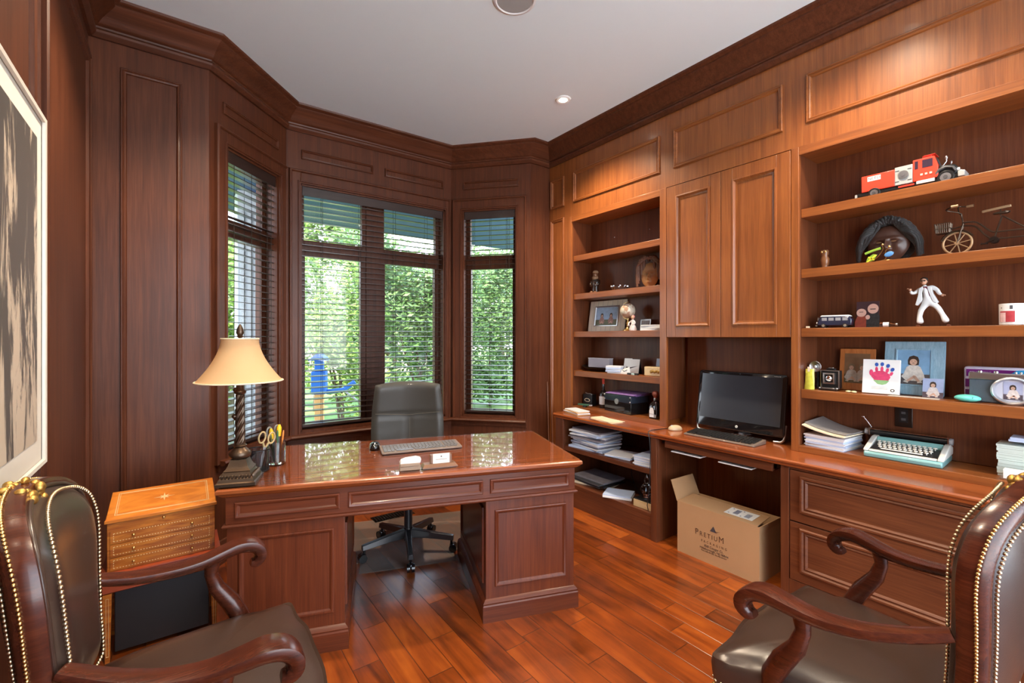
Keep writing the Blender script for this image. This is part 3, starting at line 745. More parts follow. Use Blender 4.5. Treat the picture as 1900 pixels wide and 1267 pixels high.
# ------------------------------------------------------------------ things on the desk
m_mesh = plain('wire_mesh', (0.02, 0.02, 0.022), 0.4, metal=0.5)
def alpha_mesh_mat():
    mm_, n, l, b = newmat('pen_cup_mesh'); out = n['Material Output']; b.inputs['Base Color'].default_value = (0.02, 0.02, 0.022, 1); b.inputs['Metallic'].default_value = 0.6; b.inputs['Roughness'].default_value = 0.4
    tc = n.new('ShaderNodeTexCoord'); sp = n.new('ShaderNodeSeparateXYZ'); l.new(tc.outputs['UV'], sp.inputs[0])
    tr = n.new('ShaderNodeBsdfTransparent'); ms = n.new('ShaderNodeMixShader')
    br = n.new('ShaderNodeTexBrick'); br.inputs['Scale'].default_value = 260; br.inputs['Mortar Size'].default_value = 0.025; br.inputs['Color1'].default_value = (0, 0, 0, 1); br.inputs['Color2'].default_value = (0, 0, 0, 1); br.inputs['Mortar'].default_value = (1, 1, 1, 1)
    br.offset = 0; mp = n.new('ShaderNodeMapping'); l.new(tc.outputs['Object'], mp.inputs[0]); mp.inputs['Rotation'].default_value = (PI/2, 0, 0); l.new(mp.outputs[0], br.inputs[0])
    ms.inputs[0].default_value = 0.6
    l.new(tr.outputs[0], ms.inputs[1]); l.new(b.outputs[0], ms.inputs[2]); l.new(ms.outputs[0], out.inputs[0]); return mm_
m_cupmesh = alpha_mesh_mat()
pc = thing('pen_cup', 'black wire-mesh pen cup beside the lamp base', 'pen cup', (0.305, 2.465, DH_))
m = MB(); m.lathe([(0.048, 0.002), (0.050, 0.098)], 32, cap=False); m.build('mesh_wall', m_cupmesh, pc, smooth=60)
m = MB()
for (r, z) in ((0.050, 0.099), (0.0485, 0.002)): m.tube([(r*math.cos(2*PI*k/32), r*math.sin(2*PI*k/32), z) for k in range(32)], 0.0028, 6, closed=True)
for k in range(20): m.cyl((0.0485*math.cos(k*PI/10), 0.0485*math.sin(k*PI/10), 0.002), (0.0503*math.cos(k*PI/10), 0.0503*math.sin(k*PI/10), 0.098), 0.0007, n=4)
m.build('wire_rim', m_mesh, pc)
m = MB(); m.lathe([(0.048, 0.0), (0.048, 0.003)], 24); m.build('bottom', m_mesh, pc)
# scissors leaning in the mesh cup
def scissors(loc, rz, label, handle, tilt):
    t = thing('scissors', label, 'scissors', loc, rz); t.rotation_euler = (tilt[0], tilt[1], rz)
    for s in (-1, 1):
        m = MB(); m.tube([(s*0.002, 0, 0.0), (s*0.004, 0, 0.06), (-s*0.004, 0, 0.105)], [0.001, 0.005, 0.005], 6, flat=0.3, up=(0, 1, 0)); m.build('blade', m_silver, t)
        m = MB(); c = (-s*0.022 if True else 0)
        loop = [(c+0.015*math.cos(2*PI*k/16)*1.0, 0, 0.145+0.026*math.sin(2*PI*k/16)) for k in range(16)]
        m.tube(loop, 0.0042, 8, closed=True); m.tube([(-s*0.004, 0, 0.10), (c*0.6, 0, 0.122)], 0.005, 6); m.build('finger_loop', handle, t)
    return t
m_yel = plain('yellow_handle', (0.85, 0.55, 0.02), 0.4); m_tang = plain('tan_handle', (0.55, 0.40, 0.18), 0.45); m_pgrey = plain('grey_handle', (0.22, 0.23, 0.22), 0.45)
scissors((0.318, 2.470, 0.774), 0.25, 'tan-handled scissors leaning out of the black mesh pen cup', m_tang, (0.0, 0.20))
# glass cup with pens
gc = thing('glass_tumbler', 'clear square-sided glass tumbler packed with pens', 'tumbler', (0.398, 2.545, DH_))
m = MB(); m.lathe([(0.040, 0.001), (0.042, 0.004), (0.042, 0.108), (0.0395, 0.108), (0.0395, 0.010), (0.001, 0.009)], 28, cap=False); m.lathe([(0.042, 0.001), (0.001, 0.0005)], 28, cap=False); m.build('glass_wall', m_glass, gc, smooth=40)
pens = [(0.010, 0.010, 0.18, 'yellow-capped marker standing in the glass tumbler', m_yel, 0.010), (-0.018, 0.006, 0.165, 'second yellow marker standing left in the glass tumbler', m_yel, 0.009), (0.0, -0.020, 0.16, 'thin green pen standing in the glass tumbler', plain('pen_green', (0.05, 0.16, 0.07), 0.4), 0.004),
        (0.022, -0.012, 0.155, 'thin orange pen standing in the glass tumbler', plain('pen_orange', (0.7, 0.25, 0.06), 0.4), 0.004), (-0.008, 0.022, 0.150, 'slim dark pen at the back of the glass tumbler', m_black, 0.004), (-0.024, -0.012, 0.145, 'slim olive pen at the front of the glass tumbler', plain('pen_olive', (0.16, 0.18, 0.06), 0.4), 0.0045)]
for (dx, dy, L, lab, mat, r) in pens:
    t = thing('pen', lab, 'pen', (0.398+dx*0.55, 2.538+dy*0.55, DH_+0.011)); t.rotation_euler = (-dy*5, dx*5, 0)
    m = MB(); m.lathe([(0.0015, 0.0), (r*0.6, 0.01), (r*0.65, L*0.68)], 10); m.build('barrel', m_dgrey if mat is m_yel else mat, t)
    m = MB(); m.lathe([(r, L*0.68), (r*1.15, L*0.8), (r*1.1, L*0.92), (r*0.5, L)], 12); m.build('cap', mat, t, smooth=50)
scissors((0.398, 2.572, 0.782), 0.5, 'grey-handled scissors standing in the glass tumbler', m_pgrey, (0.0, -0.08))
# mouse
def mouse(label, loc, rz, mat):
    t = thing('computer_mouse', label, 'computer mouse', loc, rz)
    m = MB(); rings = []
    for i in range(9):
        a = PI/2*i/8; s = math.cos(a)**0.8 if i < 8 else 0.03
        rings.append([(0.031*s*math.copysign(abs(math.cos(q))**0.8, math.cos(q)), 0.050*s*math.copysign(abs(math.sin(q))**0.8, math.sin(q)), 0.003+0.033*math.sin(a)) for q in [2*PI*k/28 for k in range(28)]])
    rings.insert(0, [(p[0]*0.92, p[1]*0.92, 0.0) for p in rings[0]]); m.loops(rings); m.build('shell', mat, t, smooth=60)
    m = MB(); m.cyl((-0.003, 0.026, 0.028), (0.003, 0.026, 0.028), 0.009, n=14); m.build('scroll_wheel', m_silver, t)
    return t
mouse('glossy black computer mouse on the glass desktop left of the keyboard', (0.905, 2.560, DH_), DRZ+PI, m_gloss)
# keyboards
def keyboard(name, label, loc, rz, W_, D_, body, key, wedge=0.008, tilt=0.06, kh=0.004):
    t = thing(name, label, 'keyboard', loc, rz)
    m = MB(); h0, h1 = 0.010, 0.010+wedge*2
    m.loops([[(-W_/2, -D_/2, 0), (W_/2, -D_/2, 0), (W_/2, D_/2, 0), (-W_/2, D_/2, 0)], [(-W_/2, -D_/2, h0), (W_/2, -D_/2, h0), (W_/2, D_/2, h1), (-W_/2, D_/2, h1)]]); m.build('case', body, t, bevel=0.003)
    rows = [(0, 21), (1, 20), (2, 20), (3, 19), (4, 18)]
    m = MB(); py = D_*0.82/5.0; sl = math.atan2(h1-h0, D_)
    for r in range(5):
        y = -D_/2+0.016+py*(r+0.4); z = h0+(y+D_/2)*(h1-h0)/D_
        x = -W_/2+0.012; px = (W_-0.024)/21.5
        k = 0
        while x < W_/2-0.012-px*0.8:
            w = px*(5.5 if (r == 0 and k == 3) else 1)
            if abs(x-(W_/2-0.012-px*4.2)) < px*0.5: x += px*0.35
            if x+w > W_/2-0.008: break
            m.rbox((x+w/2, y, z+kh/2), (w*0.86, py*0.84, kh), 0, 0, sl); x += w; k += 1
    ko = m.build('keys', key, t, bevel=0.0008, seg=1); return t
m_kbsil = plain('keyboard_bronze', (0.19, 0.14, 0.11), 0.35, coat=0.3); m_keygrey = plain('key_grey', (0.14, 0.14, 0.15), 0.35, coat=0.3)
kp = Vector((1.113, 2.395, 0)); keyboard('keyboard', 'slim keyboard lying on the glass desktop in front of the office chair', (kp.x, kp.y, DH_), math.radians(-14), 0.445, 0.145, m_kbsil, m_keygrey, 0.005)
# card holder, card, paper block
t = thing('card_holder', 'wooden business card holder with a slotted sloping base', 'card holder', on_desk(0.938, 0.085), DRZ+0.06)
m_walnut = plain('walnut', (0.18, 0.085, 0.045), 0.35, coat=0.3)
m = MB(); m.loops([[(-0.085, -0.034, 0), (0.085, -0.034, 0), (0.085, 0.034, 0), (-0.085, 0.034, 0)], [(-0.085, -0.034, 0.005), (0.085, -0.034, 0.005), (0.085, 0.034, 0.005), (-0.085, 0.034, 0.005)], [(-0.075, -0.022, 0.017), (0.072, -0.022, 0.017), (0.072, 0.026, 0.017), (-0.075, 0.026, 0.017)]]); m.build('base', m_walnut, t)
for x in (-0.037, 0.052):
    m = MB(); m.box(x-0.008, x+0.008, -0.012, 0.016, 0.017, 0.058); m.build('upright', m_walnut, t, bevel=0.002)
cd = thing('business_card', 'pale business card standing upright in the wooden holder', 'business card', on_desk(0.938, 0.085, DH_+0.0175), DRZ+0.06)
m = MB(); m.box(-0.034, 0.048, -0.0145, -0.0125, 0.0, 0.047); m.build('card', plain('card_stock', (0.80, 0.72, 0.66), 0.6), cd)
m = MB(); m.cyl((0.007, -0.0147, 0.033), (0.007, -0.0150, 0.033), 0.0035, n=12); m.build('emblem', m_dgrey, cd)
m = MB(); m.box(-0.02, 0.034, -0.0150, -0.0147, 0.0185, 0.0200); m.build('printed_line', m_dgrey, cd)
t = thing('card_box', 'small pale metallic box stuffed with cards left of the card holder', 'card box', on_desk(0.795, 0.075), DRZ+0.02)
m = MB(); m.box(-0.048, 0.048, -0.03, 0.03, 0.0, 0.020); m.box(-0.046, 0.046, -0.034, 0.026, 0.020, 0.034); m.build('body', plain('champagne', (0.30, 0.21, 0.14), 0.35), t, bevel=0.002)
m = MB(); m.prism([(-0.046, 0.034), (-0.040, 0.045), (-0.02, 0.052), (0.03, 0.056), (0.052, 0.050), (0.048, 0.034)], ((0, -0.03, 0), (1, 0, 0), Z3, (0, -1, 0)), 0, -0.05); m.build('card_bundle', m_paper, t, bevel=0.001)

# ------------------------------------------------------------------ floor register behind the desk
t = thing('floor_vent', 'slatted dark floor vent on the planks near the office chair base', 'floor vent', (1.36, 3.44, 0.0), 0)
m = MB(); m.box(-0.16, 0.16, -0.06, 0.06, 0.0005, 0.004); m.build('frame', m_steel_dark, t, bevel=0.001)
m = MB()
for k in range(14): m.box(-0.145+0.0215*k, -0.135+0.0215*k, -0.045, 0.045, 0.004, 0.008)
m.build('louvres', m_black, t)
# ================================================================== leather armchairs
def leather(name, a, b_):
    m, n, l, b = newmat(name); tc = n.new('ShaderNodeTexCoord'); nz = n.new('ShaderNodeTexNoise'); nz.inputs['Scale'].default_value = 5; nz.inputs['Detail'].default_value = 5; l.new(tc.outputs['Object'], nz.inputs[0])
    mx = n.new('ShaderNodeMix'); mx.data_type = 'RGBA'; mx.inputs[6].default_value = (*a, 1); mx.inputs[7].default_value = (*b_, 1); l.new(nz.outputs['Fac'], mx.inputs[0]); l.new(mx.outputs[2], b.inputs['Base Color'])
    vo = n.new('ShaderNodeTexVoronoi'); vo.inputs['Scale'].default_value = 420; l.new(tc.outputs['Object'], vo.inputs[0])
    bp = n.new('ShaderNodeBump'); bp.inputs['Strength'].default_value = 0.12; bp.inputs['Distance'].default_value = 0.001; l.new(vo.outputs['Distance'], bp.inputs['Height']); l.new(bp.outputs[0], b.inputs['Normal'])
    b.inputs['Roughness'].default_value = 0.30; b.inputs['Coat Weight'].default_value = 0.2; b.inputs['Coat Roughness'].default_value = 0.25
    return m
m_leather = leather('chair_leather', (0.030, 0.018, 0.014), (0.062, 0.036, 0.026))
m_nail = plain('nail_brass', (0.62, 0.50, 0.33), 0.3, metal=1)
TILT = math.radians(6)
def bk(u, v, n):  # back plane: u across, v up, n forward
    T = Matrix.Translation((0, -0.225, 0.42)) @ Matrix.Rotation(TILT, 4, 'X')
    return T @ Vector((u, n + 0.68*u*u, v))
def back_outline(s_u=1.0, s_v=1.0, N=64, inset=0.0):
    # waisted cartouche: narrow foot, wide shoulder, arched crest
    ctrl = [(0.0, 0.055), (0.12, 0.055), (0.175, 0.065), (0.20, 0.10), (0.215, 0.20), (0.24, 0.32), (0.262, 0.42), (0.262, 0.49), (0.235, 0.555), (0.175, 0.60), (0.09, 0.625), (0.0, 0.635)]
    pts = []
    full = ctrl + [(-x, y) for x, y in reversed(ctrl[1:-1])]
    n = len(full)
    for i in range(n):
        p0, p1, p2, p3 = [Vector(full[(i+k-1) % n]) for k in range(4)]
        for q in range(4):
            t = q/4; pts.append(0.5*((2*p1)+(p2-p0)*t+(2*p0-5*p1+4*p2-p3)*t*t+(3*p1-p0-3*p2+p3)*t**3))
    if inset:
        out = []
        for i in range(len(pts)):
            d = pts[(i+1) % len(pts)]-pts[i-1]; d.normalize(); nrm = Vector((-d.y, d.x)); out.append(pts[i]+nrm*inset)
        pts = out
    return pts
def nails(m, pts, r, step):
    # evenly spaced dome heads along a closed 3-D path
    acc = 0; n = len(pts)
    for i in range(n):
        a, b_ = pts[i], pts[(i+1) % n]; L = (b_-a).length
        while acc < L:
            m.ell(tuple(a.lerp(b_, acc/L)), r, 0, 6, 4); acc += step
        acc -= L
def armchair(label, loc, rz):
    ch = thing('armchair', label, 'armchair', loc, rz, 'leather armchairs facing the desk')
    O0 = back_outline(); OI = back_outline(inset=0.030)
    # frame ring
    m = MB(); N = len(O0); mid = back_outline(inset=0.018)
    rings = []
    for i in range(N):
        o = O0[i]; ii = OI[i]; d = (ii-o)
        prof = [(0.0, -0.034), (-0.16, -0.022), (-0.18, -0.004), (-0.05, 0.010), (0.35, 0.014), (0.95, 0.006), (1.0, 0.0), (1.0, -0.034), (0.5, -0.040)]
        rings.append([bk(o.x+d.x*a, o.y+d.y*a, h) for a, h in prof])
    rings.append(rings[0]); m.loops(rings, 0, True, False, False); m.build('back_frame', CHW, ch, smooth=50)
    # upholstered panels, front and rear
    cen = Vector((0, 0.35))
    for (nm, sg, bulge) in (('back_cushion', 1, 0.050), ('rear_panel', -1, 0.020)):
        m = MB(); rings = []; P_ = back_outline(inset=0.017 if sg > 0 else 0.026)
        for j in range(11):
            s = 1-j/10*0.97; k = 1-s
            off = (0.010+bulge*min(1, (1-s**5))**0.7) if sg > 0 else -(0.034+bulge*(1-s**3))
            rings.append([bk(cen.x+(p.x-cen.x)*s, cen.y+(p.y-cen.y)*s, off) for p in P_])
        if sg < 0: rings = [list(reversed(r)) for r in rings]
        m.loops(rings, 0, True, False, True); co = m.build(nm, m_leather, ch, smooth=60)
        m = MB(); P2 = back_outline(inset=0.034 if sg > 0 else 0.028)
        nails(m, [bk(p.x, p.y, 0.041 if sg > 0 else -0.042) for p in P2], 0.0048, 0.0105); m.build('nail_trim', m_nail, co, smooth=60)
        if sg > 0:
            m = MB(); m.tube([bk(p.x, p.y, 0.014) for p in back_outline(inset=0.017)], 0.006, 8, closed=True); m.build('welt', m_leather, co, smooth=60)
    m = MB(); Pg = back_outline(inset=-0.006); nails(m, [bk(p.x, p.y, -0.026) for p in Pg[2:-1]], 0.0042, 0.0095); m.build('gilt_edge_nails', m_brass, ch, smooth=60)
    # crest carving
    m = MB(); rnd = random.Random(4)
    for i in range(34):
        u = rnd.uniform(-0.060, 0.060); m.ell(tuple(bk(u, 0.628+rnd.uniform(-0.018, 0.022)-abs(u)*0.25, rnd.uniform(-0.048, 0.022))), (rnd.uniform(0.009, 0.016), rnd.uniform(0.007, 0.012), rnd.uniform(0.008, 0.013)), 0, 8, 6)
    for (u, v, n_, r) in ((0, 0.625, 0.02, 0.014), (0.03, 0.615, 0.012, 0.013), (-0.03, 0.615, 0.012, 0.013), (0.055, 0.607, 0.006, 0.010), (-0.055, 0.607, 0.006, 0.010), (0, 0.600, 0.024, 0.010), (0, 0.63, -0.03, 0.018), (0.025, 0.62, -0.03, 0.014), (-0.025, 0.62, -0.03, 0.014), (0, 0.60, -0.04, 0.012)): m.ell(tuple(bk(u, v, n_)), (r, r*0.8, r), 0, 8, 6)
    m.build('crest_carving', m_gilt, ch, smooth=60)
    # seat cushion outline
    def seat_out(s=1.0, grow=0.0):
        ctrl = [(0, 0.345), (0.12, 0.348), (0.22, 0.335), (0.30, 0.335), (0.345, 0.325), (0.340, 0.27), (0.315, 0.18), (0.30, 0.05), (0.285, -0.10), (0.255, -0.20), (0.20, -0.222), (0.08, -0.225), (0, -0.225)]
        full = ctrl + [(-x, y) for x, y in reversed(ctrl[1:-1])]; n = len(full); pts = []
        for i in range(n):
            p0, p1, p2, p3 = [Vector(full[(i+k-1) % n]) for k in range(4)]
            for q in range(3):
                t = q/3; pts.append(0.5*((2*p1)+(p2-p0)*t+(2*p0-5*p1+4*p2-p3)*t*t+(3*p1-p0-3*p2+p3)*t**3))
        return [Vector((p.x*s, 0.05+(p.y-0.05)*s)) for p in pts]
    m = MB(); rings = []
    for (s, z) in ((0.97, 0.335), (0.985, 0.350), (1.0, 0.375), (1.005, 0.400), (0.995, 0.420), (0.97, 0.434), (0.92, 0.446), (0.82, 0.458), (0.65, 0.468), (0.4, 0.474), (0.15, 0.476), (0.01, 0.476)):
        r = []
        for p in seat_out(s):
            bow = 0.012*math.cos(p.x*9) if p.y > 0.2 else 0
            r.append((p.x, p.y, z + (bow if 0.37 < z else bow*0.5) - 0.02*max(0, (p.y-0.15))/0.2*(s < 0.99)))
        rings.append(list(reversed(r)))
    m.loops(rings, 0, True, True, True); sc_ = m.build('seat_cushion', m_leather, ch, smooth=60)
    m = MB(); nails(m, [Vector((p.x, p.y, 0.343+(0.012*math.cos(p.x*9)*0.5 if p.y > 0.2 else 0))) for p in seat_out(0.990)], 0.0048, 0.019); m.build('nail_trim', m_nail, sc_, smooth=60)
    # seat rail
    m = MB(); rings = []
    for (s, z) in ((0.93, 0.285), (0.965, 0.283), (0.975, 0.300), (0.972, 0.334), (0.95, 0.336)):
        rings.append([(p.x, p.y, z + (0.02*math.cos(p.x*12) if p.y > 0.2 and z < 0.32 else 0)) for p in reversed(seat_out(s))])
    m.loops(rings); m.build('seat_rail', CHW, ch, smooth=45)
    # arms with scrolled hand-ends, supports
    for s in (-1, 1):
        pts = [(0.222, -0.200, 0.705), (0.232, -0.170, 0.692), (0.255, -0.11, 0.670), (0.285, -0.03, 0.652), (0.306, 0.05, 0.648), (0.322, 0.12, 0.660), (0.330, 0.165, 0.668), (0.334, 0.205, 0.660), (0.336, 0.228, 0.638), (0.336, 0.230, 0.612), (0.335, 0.214, 0.596), (0.334, 0.198, 0.597)]
        rad = [0.022, 0.025, 0.027, 0.029, 0.031, 0.034, 0.037, 0.037, 0.035, 0.031, 0.026, 0.018]
        sm = []; sr = []
        for i in range(len(pts)-1):
            p0 = Vector(pts[max(0, i-1)]); p1 = Vector(pts[i]); p2 = Vector(pts[i+1]); p3 = Vector(pts[min(len(pts)-1, i+2)])
            for q in range(3):
                t = q/3; sm.append(0.5*((2*p1)+(p2-p0)*t+(2*p0-5*p1+4*p2-p3)*t*t+(3*p1-p0-3*p2+p3)*t**3)); sr.append(rad[i]*(1-t)+rad[i+1]*t)
        sm.append(Vector(pts[-1])); sr.append(rad[-1])
        rings = []
        for i, p in enumerate(sm):
            tg = (sm[min(i+1, len(sm)-1)]-sm[max(i-1, 0)]).normalized(); X = Vector((1, 0, 0)); X = (X-tg*X.dot(tg)).normalized(); Y = tg.cross(X)
            r = sr[i]; sec = [(1.02, 0.15), (0.95, 0.44), (0.6, 0.50), (0, 0.52), (-0.6, 0.50), (-0.95, 0.44), (-1.02, 0.15), (-0.85, -0.35), (-0.5, -0.6), (0, -0.66), (0.5, -0.6), (0.85, -0.35)]
            rings.append([Vector((s*(p+X*(a*r)+Y*(b_*r*-1)).x, (p+X*(a*r)+Y*(b_*r*-1)).y, (p+X*(a*r)+Y*(b_*r*-1)).z)) for a, b_ in sec])
        m = MB(); m.loops(rings); m.build('armrest', CHW, ch, smooth=55)
        m = MB(); m.tube([(s*0.312, 0.085, 0.640), (s*0.314, 0.080, 0.60), (s*0.316, 0.095, 0.55), (s*0.312, 0.135, 0.49), (s*0.305, 0.165, 0.43), (s*0.305, 0.170, 0.36), (s*0.30, 0.165, 0.30)], [0.024, 0.020, 0.024, 0.029, 0.029, 0.025, 0.022], 12, flat=0.8, up=(1, 0, 0)); m.build('arm_support', CHW, ch, smooth=60)
        m = MB(); m.tube([bk(s*0.175, 0.10, -0.01), (s*0.19, -0.215, 0.42), (s*0.195, -0.22, 0.30), (s*0.20, -0.25, 0.15), (s*0.205, -0.30, 0.0)], [0.022, 0.024, 0.024, 0.020, 0.016], 10); m.build('rear_leg', CHW, ch, smooth=60)
        m = MB(); m.tube([(s*0.305, 0.290, 0.325), (s*0.318, 0.305, 0.27), (s*0.322, 0.310, 0.22), (s*0.300, 0.295, 0.12), (s*0.295, 0.290, 0.05), (s*0.305, 0.305, 0.012), (s*0.310, 0.312, 0.0)], [0.030, 0.034, 0.030, 0.018, 0.014, 0.019, 0.018], 12); lg = m.build('front_leg', CHW, ch, smooth=60)
        m = MB(); rnd = random.Random(9)
        for i in range(12):
            a = rnd.uniform(0, 2*PI); z = 0.335-0.006*i
            m.ell((s*(0.308+0.004*i/3)+0.034*math.cos(a), 0.298+0.034*math.sin(a), z-0.02), (0.012, 0.012, 0.014), 0, 8, 6)
        m.build('gilt_mount', m_gilt, lg, smooth=60)
    return ch
armchair('brown leather armchair at the left wall facing the desk, its seat towards the camera', (0.005, 1.535, 0), math.radians(-91))
armchair('brown leather armchair at the right drawers seen from behind its high back', (1.685, 0.45, 0), math.radians(-0.5))

# ================================================================== marquetry bureau behind the left armchair
def marquetry(name, a, b_):
    m, n, l, b = newmat(name); tc = n.new('ShaderNodeTexCoord'); mp = n.new('ShaderNodeMapping'); mp.inputs['Rotation'].default_value = (0, math.radians(38), 0); mp.inputs['Scale'].default_value = (3, 3, 26)
    l.new(tc.outputs['Object'], mp.inputs[0]); nz = n.new('ShaderNodeTexNoise'); nz.inputs['Scale'].default_value = 2.2; nz.inputs['Detail'].default_value = 6; nz.inputs['Distortion'].default_value = 1.4; l.new(mp.outputs[0], nz.inputs[0])
    r = n.new('ShaderNodeValToRGB'); e = r.color_ramp.elements; e[0].position = 0.35; e[0].color = (*a, 1); e[1].position = 0.7; e[1].color = (*b_, 1); l.new(nz.outputs['Fac'], r.inputs[0]); l.new(r.outputs[0], b.inputs['Base Color'])
    b.inputs['Roughness'].default_value = 0.35; b.inputs['Coat Weight'].default_value = 0.15; b.inputs['Specular IOR Level'].default_value = 0.35; return m
m_marq = marquetry('marquetry_walnut', (0.30, 0.075, 0.010), (0.56, 0.19, 0.025)); m_marq2 = marquetry('marquetry_lid', (0.52, 0.15, 0.018), (0.72, 0.25, 0.035)); m_inlay = plain('inlay', (0.72, 0.52, 0.26), 0.35); m_redw = plain('red_banding', (0.34, 0.06, 0.02), 0.3, coat=0.4)
bx0, bx1, by0, by1 = -0.255, 0.150, 2.60, 2.86
bc = thing('bureau', 'small orange marquetry bureau with a sloping star lid behind the left armchair', 'bureau', ((bx0+bx1)/2, 2.73, 0)); hw = (bx1-bx0)/2
m = MB(); m.box(-hw+0.008, hw-0.008, -0.122, 0.13, 0.385, 0.600); m.build('case', m_marq, bc, bevel=0.002)
m = MB(); m.loops([[(-hw, -0.130, 0.600), (hw, -0.130, 0.600), (hw, 0.132, 0.600), (-hw, 0.132, 0.600)], [(-hw, -0.130, 0.612), (hw, -0.130, 0.612), (hw, 0.132, 0.612), (-hw, 0.132, 0.612)], [(-hw+0.005, -0.122, 0.617), (hw-0.005, -0.122, 0.617), (hw-0.005, 0.132, 0.665), (-hw+0.005, 0.132, 0.665)]]); lid = m.build('lid', m_marq2, bc, bevel=0.001)
# inlay on the sloping lid
sl = math.atan2(0.048, 0.254); FL = (Vector((0, -0.122, 0.6172)), Vector((1, 0, 0)), Vector((0, math.cos(sl), math.sin(sl))), Vector((0, -math.sin(sl), math.cos(sl))))
m = MB(); li = [(0, 0.0), (0, 0.0010), (0.003, 0.0010), (0.003, 0)]
m.mould(FL, -hw+0.03, hw-0.03, 0.022, 0.235, li); m.mould(FL, -hw+0.037, hw-0.037, 0.029, 0.228, [(0, 0), (0, 0.001), (0.0015, 0.001), (0.0015, 0)])
m.build('string_inlay', m_inlay, lid)
m = MB()
for k in range(8):
    a = k*PI/4; L = 0.040 if k % 2 == 0 else 0.024; w = 0.007
    c = FL[0]+FL[1]*0.0+FL[2]*0.13+FL[3]*0.0006
    p = [c, c+(FL[1]*math.cos(a-0.35)+FL[2]*math.sin(a-0.35))*w*1.6, c+(FL[1]*math.cos(a)+FL[2]*math.sin(a))*L, c+(FL[1]*math.cos(a+0.35)+FL[2]*math.sin(a+0.35))*w*1.6]
    m.add([q for q in p]+[q+FL[3]*0.0006 for q in p], [(0, 1, 2, 3), (7, 6, 5, 4), (0, 4, 5, 1), (1, 5, 6, 2), (2, 6, 7, 3), (3, 7, 4, 0)])
m.build('star_inlay', m_inlay, lid)
FB_ = ((0, -0.122, 0), (1, 0, 0), Z3, (0, -1, 0))
def chequer(par, z0, z1, x0, x1):
    m = MB(); k = 0
    for z in (z0, z1):
        x = x0
        while x < x1: m.fbox(FB_, x, min(x+0.005, x1), z-0.0014, z+0.0014, 0.0042, 0.0050); x += 0.010
    for x in (x0, x1):
        z = z0
        while z < z1: m.fbox(FB_, x-0.0014, x+0.0014, z, z+0.005, 0.0042, 0.0050); z += 0.010
    
    m.build('chequer_banding', m_inlay, par)
for k in range(3):
    z0 = 0.392+0.058*k; m = MB(); m.fbox(FB_, -hw+0.018, hw-0.018, z0, z0+0.054, 0.0, 0.0041); d = m.build('drawer', m_marq, bc, bevel=0.001); chequer(d, z0+0.010, z0+0.044, -hw+0.030, hw-0.030)
    for x in (-0.105, 0.105):
        m = MB(); m.ell((x, -0.133, z0+0.027), (0.006, 0.007, 0.006)); m.build('knob', m_brass, d, smooth=60)
m = MB(); m.ell((0, -0.126, 0.585), 0.006); m.build('lock', m_brass, bc)
m = MB(); m.loops([[(-hw-a, -0.13-a, z), (hw+a, -0.13-a, z), (hw+a, 0.13+a, z), (-hw-a, 0.13+a, z)] for a, z in ((0.0, 0.30), (0.006, 0.305), (0.006, 0.372), (0.016, 0.378), (0.016, 0.384), (0.0, 0.388))]); m.build('stand_apron', m_redw, bc)
m = MB(); m.box(-hw+0.03, hw-0.03, -0.09, 0.12, 0.02, 0.2999); m.build('lower_cupboard', m_black, bc, bevel=0.003)
for sx in (-1, 1):
    for sy in (-1, 1):
        m = MB(); x = sx*(hw-0.010); y = sy*0.118; m.loops([[(x-a, y-a, z), (x+a, y-a, z), (x+a, y+a, z), (x-a, y+a, z)] for a, z in ((0.008, 0.0), (0.015, 0.2995))]); lg = m.build('leg', m_marq, bc)
        if sy < 0:
            m = MB(); m.mould(((x, y-0.0112, 0), (1, 0, 0), Z3, (0, -1, 0)), -0.005, 0.005, 0.03, 0.28, [(0, -0.004), (0, 0.0045), (0.0012, 0.0045), (0.0012, -0.004)]); m.build('string_inlay', m_inlay, lg)

# ================================================================== art on the left wall
t = thing('framed_print', 'large charcoal and cream brushwork print in a pale frame on the left wall', 'picture', (XL+0.018, 1.60, 1.549))
m = MB(); FP = ((0, 0, 0), (0, 1, 0), Z3, (1, 0, 0)); w_, h_ = 0.473, 0.552
m.mould(FP, -w_, w_, -h_, h_, [(0, 0.0), (0, 0.022), (0.004, 0.026), (0.014, 0.024), (0.016, 0.016)]); m.build('frame', plain('pale_frame', (0.60, 0.56, 0.49), 0.5), t)
m = MB(); m.fbox(FP, -w_+0.012, w_-0.012, -h_+0.012, h_-0.012, 0.0, 0.014); m.build('mat_board', plain('mat_board', (0.66, 0.62, 0.54), 0.8), t)
def brush_mat():
    mm_, n, l, b = newmat('brush_print'); tc = n.new('ShaderNodeTexCoord'); mp = n.new('ShaderNodeMapping'); mp.inputs['Scale'].default_value = (1, 5.0, 1.0); l.new(tc.outputs['Object'], mp.inputs[0])
    nz = n.new('ShaderNodeTexNoise'); nz.inputs['Scale'].default_value = 2.3; nz.inputs['Detail'].default_value = 9; nz.inputs['Roughness'].default_value = 0.7; nz.inputs['Distortion'].default_value = 0.8; l.new(mp.outputs[0], nz.inputs[0])
    sp = n.new('ShaderNodeSeparateXYZ'); l.new(tc.outputs['Object'], sp.inputs[0])
    ad = n.new('ShaderNodeMath'); ad.operation = 'MULTIPLY_ADD'; ad.inputs[1].default_value = -0.16; l.new(sp.outputs['Z'], ad.inputs[0]); l.new(nz.outputs['Fac'], ad.inputs[2])
    r = n.new('ShaderNodeValToRGB'); e = r.color_ramp.elements; e[0].position = 0.50; e[0].color = (0.085, 0.08, 0.075, 1); e[1].position = 0.57; e[1].color = (0.62, 0.52, 0.40, 1); l.new(ad.outputs[0], r.inputs[0]); l.new(r.outputs[0], b.inputs['Base Color']); b.inputs['Roughness'].default_value = 0.35; b.inputs['Coat Weight'].default_value = 0.3
    return mm_
